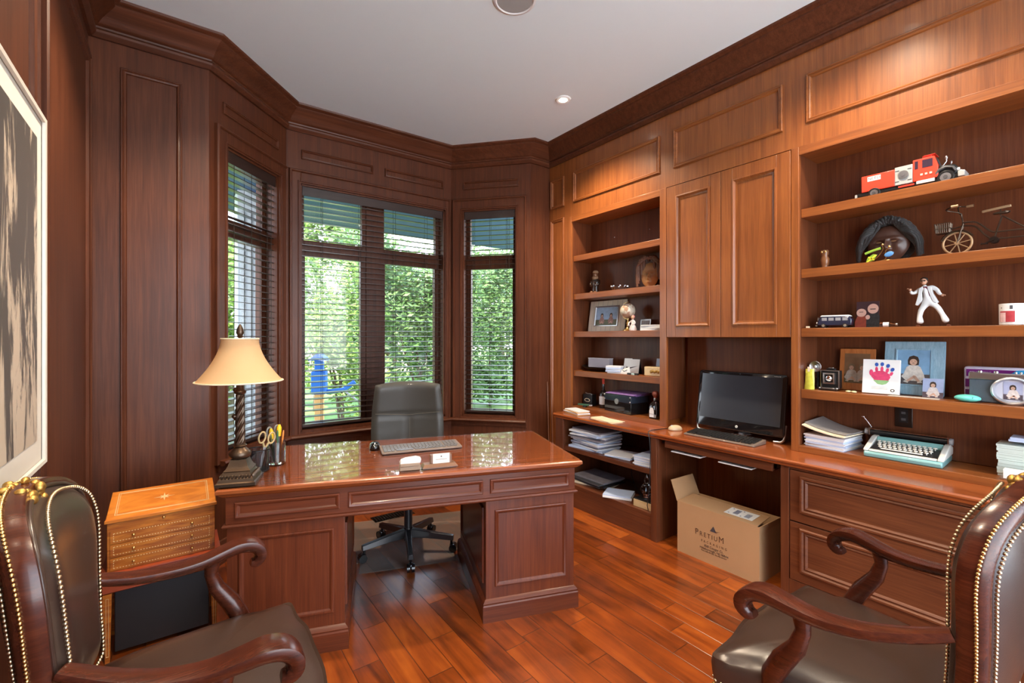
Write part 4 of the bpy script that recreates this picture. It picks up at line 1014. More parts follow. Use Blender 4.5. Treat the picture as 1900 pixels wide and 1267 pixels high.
m = MB(); m.fbox(FP, -w_+0.075, w_-0.075, -h_+0.085, h_-0.085, 0.014, 0.0155); m.build('print', brush_mat(), t)
# ================================================================== knee space: carton, monitor, keyboard, cable
def open_carton():
    t = thing('cardboard_box', 'large open printed cardboard carton on the floor in the knee space under the worktop', 'box', (2.648+0.13, 1.515, 0))
    hx_, hy_, H = 0.128, 0.262, 0.325; th = 0.004
    m = MB()
    m.box(-hx_, -hx_+th, -hy_, hy_, 0, H); m.box(hx_-th, hx_, -hy_, hy_, 0, H); m.box(-hx_+th, hx_-th, -hy_, -hy_+th, 0, H); m.box(-hx_+th, hx_-th, hy_-th, hy_, 0, H); m.box(-hx_+th, hx_-th, -hy_+th, hy_-th, 0, th)
    b = m.build('carton_body', m_card, t)
    # front flap folded inwards almost level, back flap down inside, end flaps
    m = MB(); m.add([(-hx_, -hy_+0.012, H), (-hx_, hy_, H), (0.045, hy_-0.006, H+0.012), (0.045, -hy_+0.02, H+0.012), (-hx_, -hy_+0.012, H+0.004), (-hx_, hy_, H+0.004), (0.045, hy_-0.006, H+0.016), (0.045, -hy_+0.02, H+0.016)], [(0, 1, 2, 3), (7, 6, 5, 4), (0, 4, 5, 1), (1, 5, 6, 2), (2, 6, 7, 3), (3, 7, 4, 0)]); ff = m.build('front_flap', m_card, t)
    m = MB(); m.add([(-hx_, hy_, H), (hx_, hy_, H), (hx_-0.01, hy_+0.045, H+0.125), (-hx_+0.005, hy_+0.05, H+0.125), (-hx_, hy_+0.004, H), (hx_, hy_+0.004, H), (hx_-0.01, hy_+0.049, H+0.125), (-hx_+0.005, hy_+0.054, H+0.125)], [(3, 2, 1, 0), (4, 5, 6, 7), (1, 5, 4, 0), (2, 6, 5, 1), (3, 7, 6, 2), (0, 4, 7, 3)]); m.build('end_flap', m_card, t)
    m = MB(); m.add([(-hx_, -hy_, H), (hx_, -hy_, H), (hx_-0.02, -hy_+0.01, H-0.12), (-hx_+0.02, -hy_+0.01, H-0.12), (-hx_, -hy_-0.003, H), (hx_, -hy_-0.003, H), (hx_-0.02, -hy_+0.004+0.003, H-0.12), (-hx_+0.02, -hy_+0.007, H-0.12)], [(0, 1, 2, 3), (7, 6, 5, 4), (0, 4, 5, 1), (1, 5, 6, 2), (2, 6, 7, 3), (3, 7, 4, 0)]); m.build('end_flap', m_card, t)
    # shipping label on the front flap
    sl_ = math.atan2(0.012, 0.045+hx_)
    m = MB(); T = Matrix.Translation((-0.035, -0.115, H+0.0112)) @ Matrix.Rotation(-sl_, 4, 'Y')
    m.box(-0.052, 0.050, -0.085, 0.085, 0, 0.0008, 0, T); lb = m.build('shipping_label', m_white, ff)
    m = MB(); T2 = Matrix.Translation((-0.035, -0.115, H+0.0120)) @ Matrix.Rotation(-sl_, 4, 'Y')
    for k in range(14): m.box(-0.030, 0.032, 0.012+0.0022*k, 0.0132+0.0022*k, 0, 0.0004, 0, T2)
    for k in range(12): m.box(-0.036, 0.020, -0.058+0.0026*k, -0.0568+0.0026*k, 0, 0.0004, 0, T2)
    for (x, y) in ((0.034, 0.064), (-0.034, 0.064), (0.034, 0.0), (-0.036, -0.01)): m.box(x-0.004, x+0.004, y-0.004, y+0.004, 0, 0.0004, 0, T2)
    m.build('barcode_print', plain('label_ink', (0.10, 0.12, 0.22), 0.6), lb)
    R = (PI/2, 0, -PI/2); X = -hx_-0.0008
    for (s_, size, z, mat, sp, sx, y) in (('PACKAGING', 0.021, 0.128, m_brownink, 2.0, 0.82, 0.0), ('828 Cougar Ct.', 0.0195, 0.103, m_ink, 1.0, 1.0, 0.0), ('Hillsborough, NJ 08844', 0.0195, 0.084, m_ink, 1.0, 1.0, 0.0), ('Phone (908) 359-5555  Fax (908) 359-5577', 0.0095, 0.069, m_ink, 1.0, 1.0, 0.0)):
        text(s_, size, mat, b, (X, y+0.01, z), R, spacing=sp, sx=sx)
    yy = 0.132
    for (s_, size, z, sp) in (('P', 0.052, 0.172, 1.0), ('RETIU', 0.040, 0.168, 1.35), ('M', 0.052, 0.172, 1.0)):
        o = text(s_, size, m_brownink, b, (X, 0, z), R, spacing=sp, sx=0.88, ax='LEFT'); xs = [v.co.x for v in o.data.vertices]
        o.location.y = yy + min(xs); yy -= (max(xs)-min(xs)) + 0.011
    m = MB(); FT = ((X-0.0002, 0, 0), (0, -1, 0), Z3, (-1, 0, 0))
    m.prism([(-0.035, 0.205), (0.008, 0.205), (-0.012, 0.240)], FT, 0, 0.0004)
    m.build('logo_triangle', plain('logo_grey', (0.06, 0.055, 0.07), 0.6), b)
    m = MB(); m.prism([(-0.004, 0.213), (0.010, 0.205), (0.016, 0.212), (0.034, 0.219), (0.015, 0.2155)], FT, 0, 0.0004); m.build('logo_swash', plain('logo_tan', (0.22, 0.12, 0.06), 0.6), b)
open_carton()

# all-in-one computer
mon = thing('computer_monitor', 'black all-in-one computer with a glossy screen on a silver stand', 'monitor', (2.95, 1.535, 0.753), PI/2)
mon.rotation_euler = (0, 0, -PI/2)      # local -Y points into the room (-X)
T = Matrix.Translation((0, 0, 0.04)) @ Matrix.Rotation(math.radians(-8), 4, 'X')
def rrect(w, h, r, n=6, zc=0):
    p = []
    for (cx_, cz_, a0) in ((w-r, h-r, 0), (-w+r, h-r, PI/2), (-w+r, -h+r, PI), (w-r, -h+r, 1.5*PI)):
        for k in range(n+1): p.append((cx_+r*math.cos(a0+PI/2*k/n), cz_+r*math.sin(a0+PI/2*k/n)))
    return p
HW_, HH_ = 0.288, 0.190
m = MB(); rr = rrect(HW_, HH_, 0.018)
m.loops([[T @ Vector((x*s, y, z*s+HH_)) for x, z in rr] for s, y in ((0.985, -0.014), (1.0, -0.011), (1.0, 0.006), (0.96, 0.022))], 0)
m.v = m.v; hb = m.build('housing', m_gloss, mon, smooth=40)
m = MB(); m.loops([[T @ Vector((x, y, z+HH_+0.018)) for x, z in rrect(HW_-0.024, HH_-0.040, 0.003, 2)] for y in (-0.0142, -0.0150)]); m.build('screen', plain('screen_glass', (0.030, 0.034, 0.042), 0.16, coat=0.3), hb)
m = MB(); c = T @ Vector((0, -0.0145, 0.024)); nrm = (T.to_3x3() @ Vector((0, -1, 0)))
m.cyl(c, c+nrm*0.0012, 0.0085, n=24); m.build('logo_disc', m_white, hb)
text('hp', 0.012, m_black, hb, tuple(c+nrm*0.0014), (PI/2-math.radians(8), 0, 0), name='logo_letters')
text('TouchSmart 320', 0.006, m_white, hb, tuple(T @ Vector((0.232, -0.0146, 0.366))), (PI/2-math.radians(8), 0, 0), name='model_print')
m = MB(); m.cyl(T @ Vector((0, -0.0145, 0.368)), T @ Vector((0, -0.0152, 0.368)), 0.003, n=12); m.build('webcam', m_dgrey, hb)
for s in (-1, 1):
    m = MB(); m.tube([(s*(HW_-0.004), 0.030, 0.11), (s*(HW_-0.004), 0.012, 0.05), (s*(HW_-0.006), 0.0, 0.022), (s*(HW_-0.02), -0.006, 0.010), (s*(HW_-0.06), -0.004, 0.008)], 0.008, 8, flat=0.9); m.build('stand_foot', m_silver, mon, smooth=60)
m = MB(); m.box(-0.05, 0.05, 0.015, 0.10, 0.0, 0.01); m.tube([(0, 0.09, 0.008), (0, 0.06, 0.10), (0, 0.035, 0.18)], 0.04, 8, flat=0.25, up=(0, 1, 0)); m.build('rear_stand', m_silver, mon)
keyboard('keyboard', 'bronze full-size keyboard on the worktop in front of the computer monitor', (2.80, 1.55, 0.7535), -PI/2, 0.46, 0.155, m_kbsil, m_black, 0.008, kh=0.007)
mouse('pale gold computer mouse on the worktop left of the monitor', (2.80, 1.895, 0.7535), 1.1, plain('gold_plastic', (0.55, 0.42, 0.26), 0.25, coat=0.4))
m = MB(); m.tube([(2.84, 1.93, 0.760), (2.74, 1.96, 0.758), (2.64, 1.975, 0.758), (2.593, 1.965, 0.756), (2.588, 1.950, 0.70), (2.605, 1.955, 0.60), (2.612, 1.965, 0.48), (2.618, 1.975, 0.36), (2.615, 1.990, 0.24), (2.64, 2.00, 0.195)], 0.003, 6)
tag(m.build('cable', m_black, smooth=60), 'thin black cable hanging over the worktop edge left of the carton', 'cable')
m = MB(); m.tube([(3.06, 2.47, 0.440), (3.03, 2.46, 0.36), (2.98, 2.42, 0.28), (2.91, 2.33, 0.225), (2.88, 2.26, 0.195), (2.86, 2.22, 0.189)], 0.003, 6)
tag(m.build('cable', m_black, smooth=60), 'black cable drooping behind the papers on the lowest open shelf', 'cable')
# papers in the keyboard tray
for (x, y, w_, d_, lab) in ((2.76, 1.72, 0.21, 0.14, 'white paper sheet at the left of the keyboard tray'), (2.77, 1.40, 0.20, 0.15, 'pale brochure at the right of the keyboard tray')):
    m = MB(); m.rbox((0, 0, 0.004), (d_, w_, 0.006)); tag(m.build('paper', m_paper, loc=(x-0.04, y, 0.6375)), lab, 'paper')

# ================================================================== paper piles
def pile(name, label, cat, loc, n, w, d, th, mats, jit=0.012, rj=0.06, rz=0, seed=1, group=None):
    rnd = random.Random(seed); t = thing(name, label, cat, loc, rz, group); z = 0
    for i in range(n):
        m = MB(); hh = th*rnd.uniform(0.6, 1.4); ww = w*rnd.uniform(0.93, 1.0); dd = d*rnd.uniform(0.93, 1.0)
        m.box(-dd/2, dd/2, -ww/2, ww/2, 0, hh*0.94)
        m.build('sheaf', mats[i % len(mats)], t, loc=(rnd.uniform(-jit, jit), rnd.uniform(-jit, jit), z), rot=(0, 0, rnd.uniform(-rj, rj))); z += hh
    return t
m_bpaper = plain('blueish_paper', (0.50, 0.60, 0.80), 0.7); m_gpaper = plain('grey_magazine', (0.22, 0.20, 0.22), 0.5, var=0.5, vscale=14); m_kraft = plain('kraft', (0.62, 0.38, 0.16), 0.8)
m_photo = plain('magazine_print', (0.30, 0.32, 0.42), 0.35, var=0.7, vscale=18)
pile('paper_pile', 'tall messy pile of magazines and papers on the upper open shelf', 'paper pile', (2.80, 2.645, 0.4855), 13, 0.35, 0.25, 0.0115, [m_bpaper, m_paper, m_gpaper, m_photo, m_paper], 0.016, 0.20, 0.0, 2)
pile('paper_pile', 'low flat stack of bluish papers in the middle of the upper open shelf', 'paper pile', (2.77, 2.325, 0.4855), 4, 0.22, 0.20, 0.006, [m_bpaper, m_paper], 0.008, 0.08, 0.25, 3)
pile('paper_pile', 'bluish paper stack at the right end of the upper open shelf', 'paper pile', (2.77, 2.068, 0.4855), 9, 0.17, 0.22, 0.007, [m_bpaper, m_paper], 0.008, 0.08, 0.1, 4)
pile('paper_pile', 'dark portfolios and laptop pile on the lowest open shelf', 'folder pile', (2.83, 2.66, 0.1855), 5, 0.36, 0.27, 0.013, [m_cream, m_dgrey, m_black, m_dgrey, m_gpaper], 0.02, 0.2, 0.1, 5)
pile('paper_pile', 'single bluish magazine stack beside the dark portfolios on the lowest open shelf', 'magazine', (2.73, 2.345, 0.1855), 3, 0.22, 0.17, 0.007, [m_paper, m_paper, m_bpaper], 0.006, 0.05, 0.5, 6)
t = thing('wooden_box', 'pale wooden box at the right end of the lowest open shelf', 'box', (2.74, 2.06, 0.1855))
m = MB(); m.box(-0.08, 0.08, -0.085, 0.085, 0, 0.050); m.build('box_body', wood('pale_pine', (0.42, 0.28, 0.13), (0.58, 0.42, 0.22), (0.70, 0.54, 0.32), axis='y', scale=2), t, bevel=0.002)
m = MB(); m.box(-0.078, 0.078, -0.083, 0.083, 0.0505, 0.060); m.build('box_lid', m_black, t, bevel=0.002)
t = thing('crystal_decanter', 'cut crystal decanter with pointed stopper standing on the wooden box', 'decanter', (2.73, 2.085, 0.2460))
m = MB(); m.lathe([(0.022, 0.0), (0.030, 0.006), (0.020, 0.014), (0.038, 0.035), (0.044, 0.055), (0.036, 0.080), (0.018, 0.098), (0.013, 0.105), (0.016, 0.112)], 12); m.build('bottle_body', m_glass, t, smooth=10)
m = MB(); m.lathe([(0.010, 0.1125), (0.016, 0.125), (0.012, 0.145), (0.002, 0.170)], 8); m.build('stopper', m_glass, t, smooth=10)

# ------------------------------------------------------------------ on the worktop under the left bookcase
pile('paper_pile', 'stack of white papers on kraft envelopes at the left end of the worktop', 'paper stack', (2.735, 2.80, 0.7535), 5, 0.23, 0.12, 0.008, [m_kraft, m_paper, m_paper], 0.005, 0.05, -0.25, 11)
pile('envelopes', 'spread of cream envelopes on the worktop edge', 'envelopes', (2.70, 2.44, 0.7535), 4, 0.27, 0.11, 0.0022, [m_cream], 0.012, 0.12, -0.15, 12)
ZB = 0.7895
def small_box(name, label, cat, loc, size, mat, rz=0, bevel=0.002):
    m = MB(); m.box(-size[0]/2, size[0]/2, -size[1]/2, size[1]/2, 0, size[2]); o = m.build(name, mat, None, bevel=bevel, loc=loc, rot=(0, 0, rz)); return tag(o, label, cat)
t = thing('tin', 'small black tin with a white oval emblem at the left end of the bookcase base', 'tin', (2.99, 2.90, ZB))
m = MB(); m.box(-0.03, 0.03, -0.055, 0.055, 0, 0.10); m.build('tin_body', m_black, t, bevel=0.004)
m = MB(); m.prism([(0.034*math.cos(a*PI/12), 0.050+0.016*math.sin(a*PI/12)) for a in range(24)], ((-0.0302, 0, 0), (0, 1, 0), Z3, (-1, 0, 0)), 0, 0.001); e_ = m.build('oval_emblem', m_cream, t)
m = MB(); m.prism([(0.026*math.cos(a*PI/12), 0.050+0.011*math.sin(a*PI/12)) for a in range(24)], ((-0.0313, 0, 0), (0, 1, 0), Z3, (-1, 0, 0)), 0, 0.0008); m.build('oval_centre', m_black, e_)
m = MB(); m.tube([(-0.01, -0.04, 0.10), (-0.01, -0.02, 0.108), (-0.01, 0.01, 0.104), (-0.01, 0.04, 0.112)], 0.005, 6); m.build('clasp', m_silver, t)
t = thing('pocket_knife', 'dark green and silver penknife-shaped gadget in front of the black tin', 'gadget', (2.875, 2.86, ZB), 0.3)
m = MB(); m.box(-0.012, 0.012, -0.055, 0.055, 0.012, 0.028); m.build('handle_body', plain('dark_green', (0.03, 0.09, 0.05), 0.3), t, bevel=0.004)
m = MB(); m.box(-0.010, 0.010, -0.085, -0.056, 0.014, 0.026); m.build('tip', m_silver, t, bevel=0.002)
m = MB(); m.box(-0.016, 0.016, -0.03, 0.0, 0.0, 0.0119); m.build('stand_block', m_black, t)
def bottle(name, label, loc, prof, mat, capprof, capmat, labelspec=None, n=24):
    t = thing(name, label, 'bottle', loc)
    m = MB(); m.lathe(prof, n); m.build('bottle_body', mat, t, smooth=45)
    m = MB(); m.lathe(capprof, n); m.build('bottle_cap', capmat, t, smooth=45)
    return t
m_darkglass = plain('dark_bottle_glass', (0.015, 0.010, 0.010), 0.05, coat=0.6)
t = bottle('liquor_bottle', 'dark bottle with a red-waxed thin neck behind the black chest', (2.99, 2.735, ZB), [(0.034, 0), (0.036, 0.006), (0.036, 0.115), (0.028, 0.140), (0.012, 0.155), (0.010, 0.205)], m_darkglass, [(0.0105, 0.2055), (0.011, 0.250), (0.006, 0.258)], m_red)
m = MB(); m.lathe([(0.0364, 0.03), (0.0364, 0.10)], 24, cap=False); m.build('paper_label', m_paper, t, smooth=60)
t = thing('keepsake_chest', 'glossy black keepsake chest with silver corners and a round clasp', 'chest', (2.97, 2.475, ZB), -0.12)
m = MB(); m.box(-0.09, 0.09, -0.155, 0.155, 0, 0.088); m.build('chest_body', m_gloss, t, bevel=0.002)
m = MB(); m.box(-0.093, 0.093, -0.158, 0.158, 0.089, 0.145); m.build('chest_lid', plain('chest_blue_black', (0.02, 0.03, 0.05), 0.15, coat=0.5), t, bevel=0.003)
m = MB(); m.cyl((-0.093, 0, 0.092), (-0.100, 0, 0.092), 0.022, n=24); m.cyl((-0.1001, 0, 0.092), (-0.103, 0, 0.092), 0.014, n=24); m.build('round_clasp', m_silver, t, smooth=30)
for y in (-0.149, 0.149):
    for z in (0.100, 0.136):
        m = MB(); m.ell((-0.094, y, z), 0.006); m.build('corner_stud', m_silver, t)
pile('purple_folders', 'purple folders lying on top of the black chest', 'folders', (2.98, 2.46, ZB+0.1455), 3, 0.30, 0.20, 0.007, [plain('purple', (0.20, 0.10, 0.30), 0.4, var=0.4), plain('violet', (0.36, 0.22, 0.48), 0.4)], 0.014, 0.15, 0.1, 13)
t = thing('tequila_bottle', 'squat dark bottle with round cork stopper and white label at the right of the chest', 'bottle', (2.905, 2.135, ZB))
m = MB(); m.loops([[(x*s, y*s, z) for x, y in [(a, b_) for a, b_ in rrect(0.036, 0.036, 0.010, 4)]] for s, z in ((0.95, 0), (1, 0.006), (1, 0.085), (0.85, 0.108), (0.5, 0.125), (0.34, 0.130), (0.34, 0.155))]); m.build('bottle_body', m_darkglass, t, smooth=45)
m = MB(); m.lathe([(0.014, 0.1551), (0.014, 0.165), (0.022, 0.172), (0.025, 0.185), (0.022, 0.200), (0.010, 0.207)], 20); m.build('stopper', plain('cork_red', (0.20, 0.05, 0.03), 0.4), t, smooth=60)
m = MB(); m.lathe([(0.0135, 0.135), (0.0150, 0.150), (0.0135, 0.1545)], 16); m.build('neck_ring', m_silver, t)
m = MB(); FF = ((-0.0364, 0, 0), (0, -1, 0), Z3, (-1, 0, 0)); m.prism([(-0.028, 0.012), (0.012, 0.012), (0.012, 0.060), (0.006, 0.078), (-0.008, 0.086), (-0.022, 0.078), (-0.028, 0.060)], FF, 0, 0.0008); lb = m.build('paper_label', m_paper, t)
text('PATRON', 0.009, m_ink, lb, (-0.0374, 0.008, 0.035), (PI/2, 0, -PI/2))
m = MB(); m.prism([(0.016, 0.012), (0.030, 0.012), (0.030, 0.034), (0.016, 0.034)], FF, 0, 0.0008); m.build('side_label', m_grey, t)
# cue sticks / rods in the corner
for i, (x, y) in enumerate(((2.775, 3.19), (2.80, 3.165))):
    m = MB(); m.cyl((x-0.03, y-0.03, 0.0), (x+0.028, y+0.075, 0.985+0.006*i), 0.0045, 0.0035, n=8); o = m.build('rod', plain('rod_brown', (0.22, 0.10, 0.06), 0.4), None)
    tag(o, ['thin wooden rod leaning in the corner by the bay, the left one', 'thin wooden rod leaning in the corner by the bay, the right one'][i], 'rod')
# ================================================================== collection on the shelves
S1, S2, S3, S4 = [z+0.0005 for z in TOPS]
S5 = 0.7895
m_dwood = plain('carved_dark', (0.022, 0.012, 0.008), 0.25, coat=0.4); m_cwood = plain('carved_brown', (0.20, 0.085, 0.035), 0.3, coat=0.4); m_skin = plain('painted_skin', (0.55, 0.30, 0.19), 0.5)
m_hair = plain('dark_hair', (0.02, 0.015, 0.012), 0.6, bump=0.5, bscale=120)
def smooth_path(pts, n=5):
    out = []; pts = [Vector(p) for p in pts]
    for i in range(len(pts)-1):
        p0, p1, p2, p3 = pts[max(0, i-1)], pts[i], pts[i+1], pts[min(len(pts)-1, i+2)]
        for q in range(n):
            t = q/n; out.append(0.5*((2*p1)+(p2-p0)*t+(2*p0-5*p1+4*p2-p3)*t*t+(3*p1-p0-3*p2+p3)*t**3))
    out.append(pts[-1]); return out
def photo_sheet(name, W_, H_, par, T, seed, sky=(0.35, 0.50, 0.70), ground=(0.20, 0.22, 0.12), people=1, dress=(0.6, 0.55, 0.5), hair=(0.05, 0.03, 0.02), skin=(0.6, 0.38, 0.28)):
    """a printed photograph: flat print with simple figure shapes; local x across, z up, facing -y"""
    key = (name, seed)
    ms = [plain('print_sky', sky, 0.3, var=0.25, vscale=30), plain('print_ground', ground, 0.3, var=0.5, vscale=40), plain('print_dress', dress, 0.4, var=0.4, vscale=90), plain('print_skin', skin, 0.4), plain('print_hair', hair, 0.4)]
    m = MB(); m.box(-W_/2, W_/2, 0, 0.0006, 0, H_, 0, T); m.box(-W_/2, W_/2, -0.0003, 0, 0, H_*0.30, 1, T)
    rnd = random.Random(seed)
    for i in range(people):
        cx_ = (i-(people-1)/2)*W_*0.42; s = H_*(0.80 if people == 1 else 0.62); F = ((cx_, -0.0003, H_*0.06), (1, 0, 0), Z3, (0, -1, 0))
        def pr(poly, mi, k):
            b = len(m.v); nf = len(m.f); m.prism([(x*s, y*s) for x, y in poly], F, 0.0002*k, 0.0002*k+0.0002, mi); m.v[b:] = [tuple(T @ Vector(p)) for p in m.v[b:]]
        pr([(-0.20, 0.06), (0.22, 0.05), (0.33, 0.16), (0.30, 0.30), (0.20, 0.56), (0.10, 0.63), (-0.09, 0.63), (-0.19, 0.55), (-0.27, 0.30), (-0.33, 0.20)], 2, 0)
        pr([(-0.15, 0.64), (-0.16, 0.80), (-0.12, 0.93), (0, 0.98), (0.12, 0.93), (0.16, 0.80), (0.15, 0.64), (0.09, 0.62), (-0.09, 0.62)], 4, 1)
        pr([(0.105*math.cos(a*PI/8), 0.735+0.115*math.sin(a*PI/8)) for a in range(16)], 3, 2)
        pr([(-0.22, 0.02), (-0.16, -0.01), (0.10, 0.20), (0.02, 0.26)], 3, 1); pr([(0.24, 0.0), (0.16, -0.01), (-0.02, 0.20), (0.06, 0.26)], 3, 1); pr([(-0.28, 0.02), (-0.14, -0.03), (-0.13, 0.02), (-0.22, 0.06)], 2, 2); pr([(0.12, -0.02), (0.26, 0.0), (0.24, 0.05), (0.13, 0.03)], 2, 2)
        for (ex, ey, ew) in ((-0.045, 0.77, 0.016), (0.045, 0.77, 0.016), (0.0, 0.70, 0.028)): pr([(ex-ew, ey-0.008), (ex+ew, ey-0.008), (ex+ew, ey+0.008), (ex-ew, ey+0.008)], 4, 3)
    return m.build(name, ms, par)
def standing(name, label, cat, loc, lean=8, rz=-PI/2):
    t = thing(name, label, cat, loc, rz); return t, Matrix.Rotation(math.radians(-lean), 4, 'X')

# ---- left bookcase, second shelf
t = thing('carved_figure', 'small carved bearded man figurine in dark coat at the left of the second shelf', 'figurine', (2.99, 2.83, S2), -PI/2+0.3)
m = MB(); m.loops([[(a*math.cos(2*PI*k/20)*sx+ox, b_*math.sin(2*PI*k/20), z) for k in range(20)] for (a, b_, sx, ox, z) in ((0.032, 0.024, 1, 0, 0), (0.034, 0.028, 1, 0, 0.01), (0.028, 0.026, 1, 0, 0.05), (0.034, 0.026, 1, 0, 0.09), (0.038, 0.024, 1, 0, 0.118), (0.016, 0.016, 1, 0, 0.135), (0.013, 0.013, 1, 0, 0.14))]); m.tube(smooth_path([(0.036, 0, 0.115), (0.040, -0.012, 0.085), (0.012, -0.036, 0.07)]), 0.010, 8); m.tube(smooth_path([(-0.036, 0, 0.115), (-0.042, -0.010, 0.080), (-0.012, -0.036, 0.065)]), 0.010, 8); m.build('coat', m_dwood, t, smooth=60)
m = MB(); m.ell((0, -0.002, 0.165), (0.022, 0.022, 0.030), 0, 16, 12); m.ell((0, -0.024, 0.163), (0.005, 0.007, 0.008)); m.ell((-0.02, -0.036, 0.012), (0.016, 0.014, 0.010)); m.ell((0.014, -0.034, 0.010), (0.016, 0.014, 0.009)); m.build('face_and_hands', m_cwood, t, smooth=60)
m = MB(); m.ell((0, 0.004, 0.190), (0.026, 0.026, 0.018), 0, 14, 8)
for k in range(10):
    a = PI+PI*k/9; m.ell((0.021*math.cos(a), 0.022*math.sin(a)*0.8-0.004, 0.142-0.006*abs(math.sin(a))), (0.008, 0.008, 0.013), 0, 8, 6)
m.build('hair_and_beard', plain('carved_tan', (0.34, 0.20, 0.11), 0.6, bump=0.4, bscale=150), t, smooth=60)
t = thing('glass_ashtray', 'low clear cut-glass dish in the middle of the second shelf', 'dish', (2.96, 2.53, S2))
m = MB(); m.lathe([(0.055, 0.0), (0.068, 0.030), (0.060, 0.030), (0.048, 0.008), (0.001, 0.007)], 16, cap=False); m.lathe([(0.055, 0), (0.001, 0)], 16, cap=False); m.build('dish_body', m_glass, t, smooth=10)
for k in range(8):
    m = MB(); a = k*PI/4; m.rbox((0.064*math.cos(a), 0.064*math.sin(a), 0.0365), (0.018, 0.014, 0.012), a); m.build('rim_lug', m_chrome, t, bevel=0.002)
def mask(name, label, loc, rz, W_, H_, face, hair, dreads, seed, facemat):
    t = thing(name, label, 'mask', loc, rz)
    m = MB(); NX, NZ = 24, 28; rings = []
    def fz(u, v):
        r = u*u + v*v; base = 0.30*math.sqrt(max(0, 1-min(1, r)))
        nose = 0.16*math.exp(-(u/0.10)**2)*max(0, 1-abs(v+0.02)/0.36)**0.7*(1.25 if v < -0.05 else 0.8) + 0.07*math.exp(-((abs(u)-0.13)/0.06)**2-((v+0.28)/0.07)**2)
        brow = 0.06*math.exp(-((v-0.24)/0.07)**2)*math.exp(-((abs(u)-0.30)/0.28)**2)
        eye = -0.07*math.exp(-((abs(u)-0.33)/0.15)**2-((v-0.10)/0.08)**2) + 0.045*math.exp(-((abs(u)-0.33)/0.09)**2-((v-0.09)/0.035)**2)
        lip = 0.09*math.exp(-(u/0.22)**2-((v+0.50)/0.055)**2) + 0.085*math.exp(-(u/0.19)**2-((v+0.62)/0.055)**2)
        chin = 0.05*math.exp(-(u/0.25)**2-((v+0.86)/0.12)**2); cheek = 0.04*math.exp(-((abs(u)-0.48)/0.18)**2-((v+0.12)/0.2)**2)
        return base*0.85+1.6*(nose+brow+eye+lip+chin+cheek)
    for j in range(NZ+1):
        v = -0.995+1.99*j/NZ; half = math.sqrt(max(0.0004, 1-v*v))*(0.80 if v > 0 else 0.80-0.14*v*v)
        rings.append([Vector((half*(-1+2*i/NX)*W_/2, -fz(half*(-1+2*i/NX)/0.80, v)*W_*0.62, (v+1)*H_/2)) for i in range(NX+1)] + [Vector((half*W_/2*(1-2*i/4), 0.004, (v+1)*H_/2)) for i in range(1, 4)])
    m.loops(rings); m.build('face', facemat, t, smooth=70)
    for s in (-1, 1):
        m = MB(); m.ell((s*0.27*W_/2*1.0, -0.275*W_*0.62-0.001, H_*0.545), (0.055*W_, 0.014*W_, 0.014*H_), 0, 10, 6); m.build('eyelid', plain('mask_eye', (0.30, 0.17, 0.08), 0.3), t, smooth=60)
    return t
def carved_dreads(t, W_, H_, mat, n, r, spread, drop):
    m = MB()
    for i in range(n):
        a = PI*i/(n-1); c, s = math.cos(a), math.sin(a); k = 1+0.06*(i % 2)
        x0, z0 = 0.22*W_*c, H_*(0.93+0.05*s); x1, z1 = spread*W_*c*k, H_*(0.80+0.24*s*k)
        x2, z2 = (spread+0.02)*W_*c*k, max(0.012, H_*(0.80-drop*(1-0.5*s)) if abs(c) > 0.35 else z1-0.10*H_)
        if abs(c) <= 0.35: pts = [(x0, -0.02, z0), (x1*0.9, -0.028, z1+0.01*H_), (x1*1.2, 0.0, z1-0.02*H_), (x1*1.3, 0.02, z1-0.10*H_)]
        else: pts = [(x0, -0.025, z0), (x1*0.75, -0.032, z1+0.04*H_), (x1, -0.020, z1*0.93), (x2, -0.012, (z1+z2)/2), (x2*0.98, -0.006, z2)]
        sp_ = smooth_path(pts, 6); m.tube(sp_, [r*(1+0.12*math.sin(q*1.9)) for q in range(len(sp_))], 7)
    return m.build('hair_locks', mat, t, smooth=60)
m_bronzew = plain('carved_bronze', (0.42, 0.21, 0.085), 0.28, coat=0.4)
t = mask('carved_mask', 'glossy brown carved face mask with long beaded locks in the left bookcase', (3.02, 2.270, S2+0.001), -PI/2+0.25, 0.185, 0.205, None, None, 0, 1, m_bronzew)
carved_dreads(t, 0.19, 0.235, plain('lock_brown', (0.17, 0.075, 0.045), 0.35, bump=0.8, bscale=90), 12, 0.0115, 0.50, 0.72)
m = MB(); m.prism([(0.075*math.cos(a*PI/12), 0.105+0.10*math.sin(a*PI/12)) for a in range(24)], ((0, 0.012, 0), (1, 0, 0), Z3, (0, -1, 0)), 0, -0.018); m.build('backing', m_dwood, t)
# ---- left bookcase, third shelf
t, T = standing('picture_frame', 'cream panelled picture frame with a family photo on the third shelf', 'picture frame', (3.03, 2.745, S3), 9, -PI/2+0.05)
m = MB(); m.box(-0.20, 0.20, -0.008, 0.004, 0, 0.275, 0, T); bo = m.build('frame_board', plain('frame_cream', (0.72, 0.66, 0.54), 0.6), t, bevel=0.002)
m = MB()
for k in range(7): m.box(-0.16+0.053*k, -0.158+0.053*k, -0.0085, -0.0079, 0.004, 0.271, 0, T)
m.build('board_grooves', m_grey, bo)
m = MB(); Fm = (T @ Vector((0, -0.008, 0)), Vector((1, 0, 0)), T.to_3x3() @ Vector((0, 0, 1)), T.to_3x3() @ Vector((0, -1, 0))); m.mould(Fm, -0.130, 0.130, 0.045, 0.225, [(0, 0), (0, 0.010), (0.006, 0.012), (0.012, 0.002)]); m.build('inner_frame', m_silver, t)
photo_sheet('photo', 0.238, 0.158, t, T @ Matrix.Translation((0, -0.0095, 0.056)), 3, people=2, dress=(0.35, 0.20, 0.17), ground=(0.15, 0.16, 0.10))
